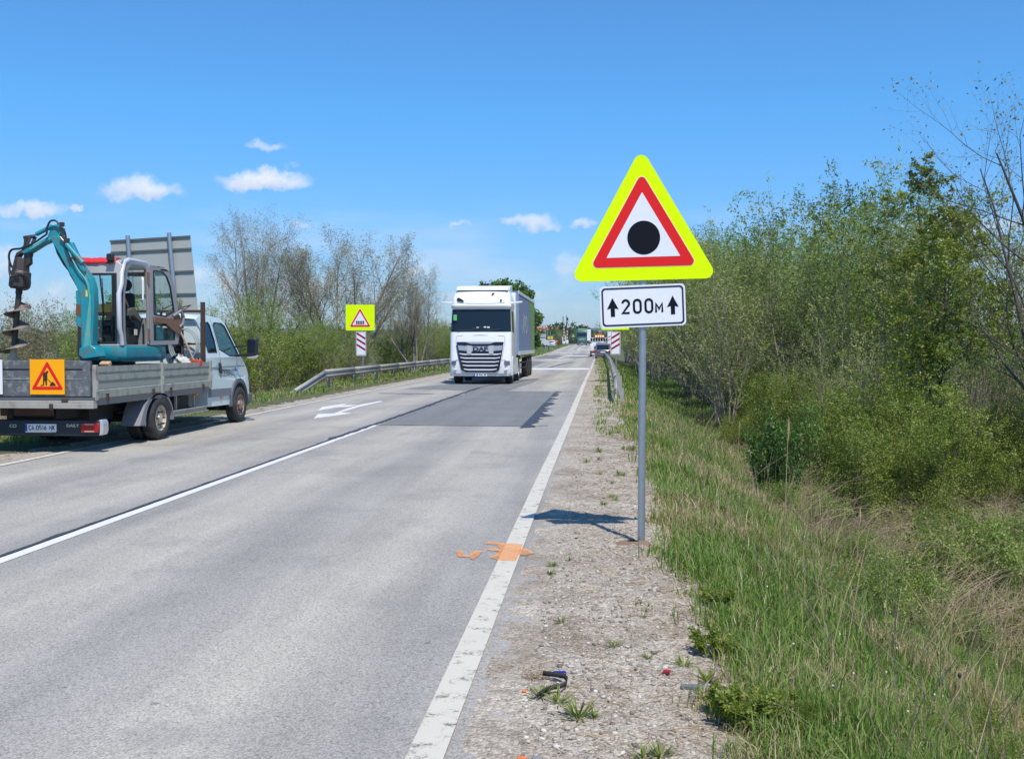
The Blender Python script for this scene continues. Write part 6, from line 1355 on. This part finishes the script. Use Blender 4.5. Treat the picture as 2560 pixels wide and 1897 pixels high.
# ------------------------------------------------------------------ far cars and service truck
def car(name, X, Y, z0, L, Wd, Hh, paint, label, rear=True, cat='car', van=False):
    root = empty(name, (X, Y, z0), 0, label, cat); w2 = Wd/2
    prof = [(0, .35), (-.03, .55), (.0, .95), (.06, 1.02), (.16, Hh*.82), (.28, Hh*.965), (.6, Hh), (L*.55, Hh), (L*.72, Hh*.66), (L*.96, Hh*.5), (L, .35), (L*.97, .22), (.05, .22)]
    def wof(z): return w2*(1 if z < 1.0 else 1-.16*(z-1.0)/(Hh-1.0))
    mb = MB(); n = len(prof); vs = [(-wof(z), y, z) for y, z in prof]+[(wof(z), y, z) for y, z in prof]
    mb.add(vs, [tuple(range(n)), tuple(range(n, 2*n))]+[(i, (i+1) % n, (i+1) % n+n, i+n) for i in range(n)]); bd = mb.build('body', paint, root, bevel=.05, smooth=True)
    wr = MB(); yb_ = lambda z: .06+(z-1.02)/(Hh*.82-1.02)*.10-.02
    za_, zb_ = 1.06, Hh*.86; wr.add([(-wof(za_)+.12, yb_(za_)-.012, za_), (wof(za_)-.12, yb_(za_)-.012, za_), (wof(zb_)-.12, yb_(zb_)-.0, zb_), (-wof(zb_)+.12, yb_(zb_)-.0, zb_)], [(0, 1, 2, 3)]); wr.build('rear_window', M_glassd, bd)
    for sx in (-1, 1):
        mb = MB(); mb.plate([[(.3, 1.02), (L*.68, 1.02), (L*.56, Hh*.93), (.42, Hh*.93)]], lambda u, v, t: (sx*(wof(v)+.006-t), u, v), 0, .004); mb.build('side_window', M_glassd, bd)
        mb = MB(); mb.b2((sx*(w2-.16), -.045, .72), (sx*(w2-.01), .02, 1.0)); mb.build('tail_lamp', M_lamp, bd)
        for yy in (L*.2, L*.8):
            mb = MB(); mb.lathe((sx*(w2-.2), yy, .31), (sx, 0, 0), [(0, 0), (.29, 0), (.31, .03), (.31, .17), (.28, .2), (.18, .2), (0, .16)], 18); mb.build('wheel', M_rubber, root, smooth=True, angle=50)
    MB().b2((-.26, -.05, .68), (.26, -.035, .80)).build('number_plate', M_plate, bd); MB().b2((-w2+.05, -.07, .32), (w2-.05, -.0, .50)).build('rear_bumper', M_greytrim if paint is not M_silcar else M_silcar, bd, bevel=.02)
    return root
M_silcar = mat('silver_car_paint', (.55, .57, .60), .3, .5, coat=.5); M_greycar = mat('grey_car_paint', (.12, .125, .145), .3, .4, coat=.5)
q0, q1 = PY(1488.5, 890, 120), PY(1525, 890, 120)
car('parked_car', (q0[0]+q1[0])/2, 120, float(zr(120)), 4.3, 1.78, 1.86, M_greycar, 'dark grey high roofed car stopped behind the far service truck in the right lane')
q = PY(1379, 870, 225); car('parked_car', q[0], 225, float(zr(225))+.05, 4.2, 1.75, 1.55, M_silcar, 'silver hatchback parked on the left verge by the direction boards')
# service truck with amber beacon board
q = PY(1497, 880, 136); sv = empty('service_truck', (q[0], 136, float(zr(136))), 0, 'white service truck with an orange lamp board standing ahead of the grey car', 'truck')
MB().b2((-1.15, 0, .55), (1.15, 5.2, .75)).build('chassis', M_chassis, sv); MB().b2((-1.15, -.1, .76), (1.15, 3.2, 1.75)).build('white_body', M_lw2, sv, bevel=.03)
MB().b2((-1.0, 3.4, .7), (1.0, 5.2, 2.3)).build('cab', M_lw2, sv, bevel=.08)
rk = MB().b2((-1.2, .2, 1.95), (1.2, .26, 2.0)).b2((-1.2, .2, 2.45), (1.2, .26, 2.52)).build('rack', M_lw2, sv)
for k in range(7): MB().b2((-1.18+k*.34, .21, 2.001), (-1.12+k*.34, .25, 2.449)).build('rack_bar', M_lw2, rk)
MB().b2((-1.1, .35, 1.9), (1.1, .5, 2.44)).build('dark_panel', M_grl, sv)
bb = MB().b2((-.55, .1, 2.56), (.75, .2, 2.85)).prism([(-.3, 2.86), (.5, 2.86), (.3, 3.05), (-.1, 3.05)], lambda u, v, t: (u, t, v), .1, .2).build('beacon_board', mat('orange_board', (.75, .18, .03), .5), sv)
for k in range(4): MB().ball((-.38+k*.31, .08, 2.70), (.09, .04, .09), 8, 6).build('beacon_lamp', mat('lit_beacon', (.9, .6, .4), .4, emit=(1, .72, .5, 1.2)), bb)
mb = MB(); mb.cyl((.0, .4, 2.5), (0.1, .4, 4.6), .02, n=6); mb.box((.1, .4, 3.35), (.3, .1, .25)); mb.build('mast', M_galvd, sv)
MB().ball((-.35, -.15, 1.25), (.30, .2, .22), 12, 8).build('blue_drum', mat('blue_plastic', (.03, .13, .5), .5), sv, smooth=True)
mb = MB(); mb.b2((-1.1, -.12, .95), (-.7, -.05, 1.6)); mb.b2((.3, .0, 1.75), (.6, .2, 1.98)); mb.build('white_box', M_lw, sv, bevel=.03)
for sx in (-1, 1):
    for yy in (.9, 4.3):
        mb = MB(); mb.lathe((sx*.9, yy, .45), (sx, 0, 0), [(0, 0), (.43, 0), (.45, .04), (.45, .2), (.4, .24), (0, .2)], 16); mb.build('wheel', M_rubber, sv, smooth=True)
    MB().b2((sx*.55, -.14, .56), (sx*1.05, -.02, .72)).build('tail_lamp', M_lamp, sv)
MB().b2((-.95, -.16, .30), (-.45, -.13, .44)).build('number_plate', M_plate, sv); MB().b2((-1.05, -.1, .2), (1.05, .0, .54)).build('rear_bumper', M_chassis, sv)

# level crossing barriers raised, signal mast
M_barr = bpy.data.materials.new('red_white_bands'); M_barr.use_nodes = True; t = NT(M_barr.node_tree); b = t.n['Principled BSDF']
sz = t.new('ShaderNodeSeparateXYZ', inp={0: t.new('ShaderNodeTexCoord').outputs['Object']}).outputs[2]
t.l.new(t.mix(t.math('GREATER_THAN', t.math('FRACT', t.math('MULTIPLY', sz, 1.1)), .5), (.75, .72, .70), (.45, .04, .05)), b.inputs['Base Color'])
for (px, Y, hh, lab) in ((1410, 300, 6.0, 'raised red and white level crossing barrier arm, left one of the two'), (1418, 300, 4.4, 'raised red and white level crossing barrier arm, right one of the two')):
    q = PY(px, 862, Y); rt = empty('barrier', (q[0], Y, float(T(q[0], Y))), 0, lab, 'barrier'); off_ = .0
    MB().b2((-.35, -.3, -.2), (.35, .3, 1.3)).build('barrier_housing', M_lw2, rt, bevel=.05); MB().b2((-.12, -.08, 1.3), (.12, .08, hh)).build('barrier_arm', M_barr, rt)
    MB().b2((-.55, -.1, .6), (-.3, .1, 2.6)).build('barrier_hinge_plate', M_lw2, rt)
for (px, hh, lab, lampz) in ((1407.5, 8.9, 'tall thin dark mast left of the raised barriers', None), (1416.5, 8.6, 'dark signal mast with lamp head right of the raised barriers', 7.6)):
    q = PY(px, 862, 303); rt = empty('signal_mast', (q[0], 303, float(T(q[0], 303))), 0, lab, 'mast'); MB().cyl((0, 0, -.2), (0, 0, hh), .11, n=8).build('mast_pole', M_dark, rt)
    if lampz: MB().box((.25, -.1, lampz), (.45, .2, .9)).box((.12, -.1, lampz-1.1), (.35, .2, .8)).build('lamp_head', M_black, rt, bevel=.04)
q = PY(1433, 862, 290); ts = empty('small_sign', (q[0], 290, float(T(q[0], 290))), 0, 'tiny pale back of a triangular sign left of the green lorry', 'road sign')
MB().cyl((0, 0, -.2), (0, 0, 2.2), .04, n=6).build('pole', M_galv, ts); MB().prism(tri(0, 2.0, .95, .85), lambda u, v, t: (u, t, v), -.05, -.03).build('panel', M_signback, ts)

# house with a red roof behind the boards
q = PY(1362, 862, 360); hs_ = empty('house', (q[0]-1, 362, float(T(q[0], 362))), 0, 'low house with salmon red tiled roof beyond the direction boards', 'house')
M_tile = mat('salmon_roof_tiles', (.50, .16, .10), .8, var=.25, vscale=1.5); M_wall = mat('cream_render', (.62, .56, .46), .85, var=.08)
MB().b2((-10, 0, -1), (5, 9, 3.6)).build('wall', M_wall, hs_)
MB().prism([(-.6, 3.5), (9.6, 3.5), (6.5, 6.9), (2.5, 6.9)], lambda u, v, t: (t, u, v), -10.6, 5.6).build('roof', M_tile, hs_)
MB().b2((-4, 3.5, 6.4), (-3.2, 4.3, 8.0)).build('chimney', M_wall, hs_)
for xx in (-7.6, -4.2, -.8, 2.4):
    wn = MB().b2((xx-.6, -.03, 1.2), (xx+.6, .02, 2.6)).build('window', M_glassd, hs_); MB().b2((xx-.68, -.05, 1.1), (xx+.68, -.0305, 1.2)).build('sill', M_lw2, wn)
q = PY(1376, 862, 300); ys_ = empty('yellow_sign', (q[0], 300, float(T(q[0], 300))), 0, 'yellow board above the silver car by the house', 'sign'); MB().b2((-.75, -.03, 2.2), (.75, .03, 3.1)).build('panel', mat('yellow_board', (.75, .50, .04), .5), ys_); MB().cyl((0, .07, -.3), (0, .07, 3.0), .05, n=6).build('post', M_galv, ys_)

# worker in orange clothing beside the silver car
def person(X, Y, z0, label, top, legs):
    root = empty('person', (X, Y, z0), 0, label, 'person')
    P = [(0, 0, .95), (0, 0, 1.2), (0, 0, 1.42), (0, .0, 1.54), (0, -.01, 1.66), (.19, 0, 1.42), (.30, -.03, 1.16), (.26, -.16, .95), (-.19, 0, 1.42), (-.29, .02, 1.15), (-.30, -.04, .88), (.10, 0, .90), (.13, -.03, .48), (.13, .02, .07), (.14, -.13, .04), (-.10, 0, .90), (-.14, .05, .48), (-.15, .10, .07), (-.16, -.05, .04)]
    E_ = [(0, 1), (1, 2), (2, 3), (3, 4), (2, 5), (5, 6), (6, 7), (2, 8), (8, 9), (9, 10), (0, 11), (11, 12), (12, 13), (13, 14), (0, 15), (15, 16), (16, 17), (17, 18)]
    Rr = [.15, .15, .15, .06, .09, .075, .055, .04, .075, .055, .04, .10, .07, .05, .045, .10, .07, .05, .045]
    me = bpy.data.meshes.new('body'); me.from_pydata(P, E_, []); o = bpy.data.objects.new('body', me); COL.objects.link(o); o.parent = root
    md = o.modifiers.new('skin', 'SKIN'); me.skin_vertices.new() if not me.skin_vertices else None
    for i, r_ in enumerate(Rr): me.skin_vertices[0].data[i].radius = (r_, r_*.8)
    me.skin_vertices[0].data[0].use_root = True; o.modifiers.new('sub', 'SUBSURF').levels = 1
    dg = bpy.context.evaluated_depsgraph_get(); m2 = bpy.data.meshes.new_from_object(o.evaluated_get(dg)); o.modifiers.clear(); o.data = m2; m2.materials.clear()
    for m in (top, legs, mat('skin', (.45, .27, .19), .6), M_black): m2.materials.append(m)
    for p in m2.polygons: z = p.center.z; p.material_index = 2 if z > 1.52 else (0 if z > .92 else (1 if z > .1 else 3))
    m2.shade_smooth()
    mb = MB(); mb.ball((0, 0, 1.71), (.10, .115, .09), 12, 8); mb.build('hair', M_black, root, smooth=True)
    return root
M_or = mat('orange_workwear', (.85, .16, .02), .7)
q = PY(1391.5, 870, 262); person(q[0], 262, float(T(q[0], 262)), 'worker in orange clothing standing right of the silver car', M_or, M_or)

# ------------------------------------------------------------------ litter and small plants on the right shoulder
def on(px, py, dz=0.): p = G(px, py); return (p[0], p[1], float(zshR(p[0], p[1]))+dz)
zl = lambda x, y: (1200+x/2.515, 1240+y/2.515)
lt = empty('lighter', on(*zl(500, 1107), .012), RAD(8), 'blue plastic lighter lying on the gravel next to the bent rubber strip', 'lighter')
MB().prism(rounded([(-.034, -.011), (.034, -.011), (.034, .011), (-.034, .011)], .008), lambda u, v, t: (u, t, v), -.006, .006).build('body', mat('blue_lighter', (.03, .03, .30), .3), lt); MB().b2((-.05, -.006, -.010), (-.035, .006, .008)).build('metal_cap', M_silver, lt)
q = on(*zl(470, 1200), .02); rb = MB()
pts = [(-.055, .075), (.0, .066), (.035, .055), (.048, .03), (.046, .0), (.03, -.02), (.0, -.03), (-.03, -.05), (-.055, -.085), (-.06, -.09)]
rb.grid([[(p[0]*1.2, p[1]*1.9, .0) for p in pts], [(p[0]*1.2+.004, p[1]*1.9, .024) for p in pts]]); rb = rb.build('rubber_strip', M_rubber, None, smooth=True, solid=.004, loc=q); tag(rb, 'bent black rubber strip curled on the gravel near the road edge', 'rubber strip')
q = on(*zl(330, 1120), .0); tb_ = MB(); rr = random.Random(6)
for k in range(30):
    a = rr.uniform(0, 6.28); p0 = Vector((rr.gauss(0, .035), rr.gauss(0, .04), .004)); pts = [p0]
    for j in range(4): p0 = p0+Vector((rr.gauss(.008, .022), rr.gauss(0, .022), rr.uniform(-.004, .014))); p0.z = max(.003, p0.z); pts.append(p0.copy())
    tb_.tube(pts, .0016, 3)
tb_ = tb_.build('root_tangle', M_bramble, None, loc=q); tag(tb_, 'small tangle of dead brown roots beside the rubber strip', 'roots')
q = on(*zl(1360, 1190), .014); pk = MB(); pk.box((0, 0, 0), (.145, .035, .022)); pk = pk.build('wood_offcut', mat('grey_weathered_wood', (.13, .145, .145), .85, var=.35, vscale=30), None, bevel=.005, loc=q); pk.rotation_euler = (0, 0, RAD(-6)); tag(pk, 'dark grey flat piece of old wood at the grass edge', 'wood piece')
q = on(*zl(1172, 1112), .008); rs = MB(); rs.prism([(-.018, -.012), (.014, -.016), (.022, .006), (.0, .016), (-.014, .006)], lambda u, v, t: (u, v, t), -.004, .008); rs = rs.build('plastic_shard', mat('red_shard', (.35, .01, .015), .3), None, loc=q); tag(rs, 'small dark red plastic shard on the gravel', 'plastic shard')
q = on(*zl(1290, 48), .012); bk = MB(); bk.tube([(-.04, .16, .01), (0, .03, .02), (.03, -.05, .012), (.07, -.12, 0)], [.008, .02, .022, .016], 7); bk = bk.build('bark_piece', mat('grey_brown_bark', (.12, .10, .09), .9, var=.3, vscale=30), None, smooth=True, loc=q); tag(bk, 'long dark piece of bark lying at the gravel edge right of the pole', 'bark')
q = on(*zl(1000, 290), .004); mo = MB(); rr = random.Random(3)
rows = [[(rr.uniform(.92, 1.05)*rad*math.cos(a)*1.3-.05, rr.uniform(.9, 1.1)*rad*math.sin(a), hh_) for a in np.linspace(0, 6.2832, 17)[:-1]] for rad, hh_ in ((.13, -.01), (.09, .012), (.04, .022))]
rows = [r_+[r_[0]] for r_ in rows]; mo.grid(rows); mo = mo.build('earth_mound', mat('fresh_brown_soil', (.20, .13, .085), .95, var=.3, vscale=40), None, smooth=True, loc=q); tag(mo, 'small mound of fresh brown soil round the sign pole foot', 'soil')
ro = MB(); P = [on(*zl(*p), .006) for p in [(770, 290), (840, 345), (930, 380), (1100, 375), (1140, 385), (1330, 395), (1420, 440)]]; ro.tube(P, .0035, 5); ro = ro.build('runner_root', M_bramble); tag(ro, 'long thin brown root trailing over the gravel in front of the pole', 'root')
for (px, py, s_, lab) in ((280, 1228, .02, 'small orange painted pebble left of the rubber strip'), (262, 1640, .03, 'orange painted stone at the bottom edge near the road'), (360, 1638, .035, 'dark grey stone at the bottom edge of the shoulder'), (1300, 478, .035, 'flat grey stone at the grass edge below the pole'), (605, 262, .02, 'small dark clod left of the pole foot'), (727, 1218, .016, 'single white pebble right of the rubber strip')):
    q = on(*zl(px, py), s_*.25); v, f = icos(); rr2 = np.random.default_rng(px); vv = v*(1+rr2.normal(0, .15, (12, 1)))*np.array([s_*1.3, s_, s_*.6])*.55
    m = M_or if 'orange' in lab else (M_dark if 'clod' in lab else (M_signwhite if 'white' in lab else mat('grey_stone', (.20, .20, .20), .9, var=.3, vscale=40)))
    mb = MB(); mb.add(vv, [tuple(t_) for t_ in f]); o = mb.build('stone', m, None, loc=q); tag(o, lab, 'stone')

# weeds
def weed_mesh(seed, n, L, wd, up, m, name='leaves', curl=.4):
    r = random.Random(seed); mb = MB()
    for k in range(n):
        a = r.random()*6.28; l = L*r.uniform(.5, 1.15); e = r.uniform(*up); d = Vector((math.cos(a), math.sin(a), 0)); s_ = Vector((-d.y, d.x, 0)); b0 = d*r.uniform(0, L*.25); rows = []
        for j in range(4):
            t = j/3; c = b0+d*l*t*math.cos(e)+Vector((0, 0, l*(math.sin(e)*t-curl*.5*t*t))); ww = wd*(.25+1.5*t*(1-t)*1.6)*(0.05 if j == 3 else 1); rows.append([c-s_*ww, c+s_*ww])
        mb.grid(rows)
    me = bpy.data.meshes.new(name); me.from_pydata(mb.v, [], mb.f); me.materials.append(m); at = me.attributes.new('tint', 'FLOAT', 'POINT'); at.data.foreach_set('value', [.5+.35*math.sin(i*1.7) for i in range(len(mb.v))]); return me
W_nar = [weed_mesh(1+i, 34, .10, .004, (.35, 1.2), L_lime) for i in range(3)]
W_broad = [weed_mesh(11+i, 110, .17, .013, (.5, 1.4), L_dark if i else L_lime) for i in range(3)]
def weed(me, px, py, s_, rz, lab, group=None, T_=False):
    p = G(px, py) if not T_ else G(px, py, -.08); z = float(zshR(p[0], p[1])) if p[0] < .75 else float(T(p[0], p[1]))
    o = bpy.data.objects.new('weed', me); COL.objects.link(o); o.location = (p[0], p[1], z); o.rotation_euler = (0, 0, rz); o.scale = (s_, s_, s_); tag(o, lab, 'weed', group); return o
zw = lambda x, y: (1360+x/3.178, 880+y/3.178)
gw = 'small weeds sprouting in the right gravel'
i = 0
for (x, y, s_, f) in [(520, 655, 1.5, zw), (590, 640, 1.2, zw), (640, 770, 1.5, zw), (700, 770, 1.6, zw), (440, 790, 1.3, zw), (440, 850, .9, zw), (340, 870, 1.1, zw), (610, 975, 1.35, zw), (450, 965, .8, zw), (540, 1040, .6, zw), (530, 1150, .9, zw), (560, 1170, .8, zw), (465, 1200, .7, zw), (680, 290, 2.4, zw), (620, 510, 1.3, zw), (480, 550, 1.1, zw), (410, 300, 1.5, zw),
                     (780, 45, .6, zl), (560, 392, .6, zl), (455, 430, .8, zl), (440, 480, .7, zl), (510, 790, .6, zl), (845, 940, .7, zl), (1060, 1000, .6, zl), (1280, 500, .7, zl), (380, 1245, 1.0, zl), (490, 1285, .9, zl), (620, 1375, 1.3, zl), (720, 1370, .6, zl), (1030, 1625, .9, zl), (1130, 1620, .9, zl), (1280, 1040, .9, zl), (1120, 320, 1.0, zl), (1430, 1130, 1.1, zl), (1290, 290, .8, zl), (1420, 1250, 1.1, zl)]:
    weed(W_nar[i % 3], *f(x, y), s_, i*1.3, 'small green weed tuft growing out of the pale gravel shoulder', gw); i += 1
for (x, y, s_, lab) in ((1440, 960, .95, 'bushy dark green weed at the gravel edge above the grey wood piece'), (1640, 1400, 1.25, 'large leafy dark green weed clump below the grey wood piece'), (1560, 1340, .8, 'leafy green weed just left of the large clump by the grass edge'), (1510, 650, .9, 'green weed clump at the gravel edge right of the sprouting seedling')):
    p = G(*zl(x, y)); place(P_weedb, 'weed', p[0], p[1], s_*.095, i, lab, 'weed', None, ('stems', 'leaves'), z=float(T(p[0], p[1]))-.0, sxy=1.35); i += 1
# seedling with two stems
sd = empty('seedling', on(*zl(1020, 755)), 0, 'upright two stemmed seedling with narrow leaves in the middle of the gravel', 'seedling')
mb = MB(); mb.tube([(0, 0, 0), (-.005, 0, .05), (-.012, 0, .10)], .002, 4); mb.tube([(0.004, 0, 0), (.02, 0, .04), (.035, 0, .085)], .002, 4); mb.build('stem', mat('green_stem', (.14, .2, .06), .7), sd)
for (x, z) in ((-.012, .10), (.035, .085), (-.04, .09), (.02, .05)):
    o = bpy.data.objects.new('leaves', W_nar[0]); COL.objects.link(o); o.parent = sd; o.location = (x, 0, z-.015); o.scale = (.3, .3, .35)

# embankment plants and flower heads
r_ = random.Random(12)
for k in range(48):
    y = 3.6*(20/3.6)**r_.random(); x = r_.uniform(.9, 3.6)
    place(P_weedb if k % 4 == 0 else P_low[k % 2], 'weed', x, y, r_.uniform(.06, .17)*(.5 if k % 4 == 0 else 1.2), k, 'leafy green weed clump among the grass of the right embankment', 'weed', 'leafy weeds in the embankment grass', ('stems', 'leaves'), sxy=1.25)
fl = MB()
for k in range(40):
    y = 3.4*(12/3.4)**r_.random(); x = r_.uniform(.95, 3.4); z = float(T(x, y))+r_.uniform(.10, .20); fl.ball((x, y, z), .0045+.0003*y, 6, 4)
o = fl.build('white_flowers', mat('cream_petals', (.6, .58, .5), .8)); tag(o, 'tiny white flower heads dotted through the embankment grass', 'flowers', kind='stuff')
q = G(2399, 1687, -.25); th = empty('teasel', (q[0], q[1], float(T(q[0], q[1]))), 0, 'single dark brown seed head on a thin stem in the lower right grass', 'seed head')
hz_ = q[2]-float(T(q[0], q[1])); MB().tube([(-.03, 0, 0), (-.012, 0, hz_*.6), (0, 0, hz_)], .003, 5).build('stem', M_barkt, th); MB().ball((0, 0, hz_), (.011, .011, .016), 9, 7).build('head', M_dark, th)
for (a, b, h_, lab) in ((1925, 1090, 1.1, 'left one of the pale dead stalks by the dark green bush'), (1962, 1350, 1.25, 'tallest pale dead stalk rising in front of the dark green bush'), (1845, 1130, .95, 'straw coloured stalk with feathery tip left of the dark green bush'), (2140, 1440, .8, 'thin leaning dry stalk right of the dark green bush')):
    q = G(a, b, -.75); ds = empty('dry_stalk', (q[0], q[1], float(T(q[0], q[1]))), 0, lab, 'dry stalk'); MB().tube([(0, 0, 0), (.01, 0, h_*.5), (.03, 0, h_)], [.006, .005, .003], 5).build('stem', M_reed, ds); MB().tube([(.03, 0, h_*.85), (.032, 0, h_*.95), (.035, 0, h_*1.08)], [.004, .014, .003], 5).build('seed_plume', M_reed, ds)
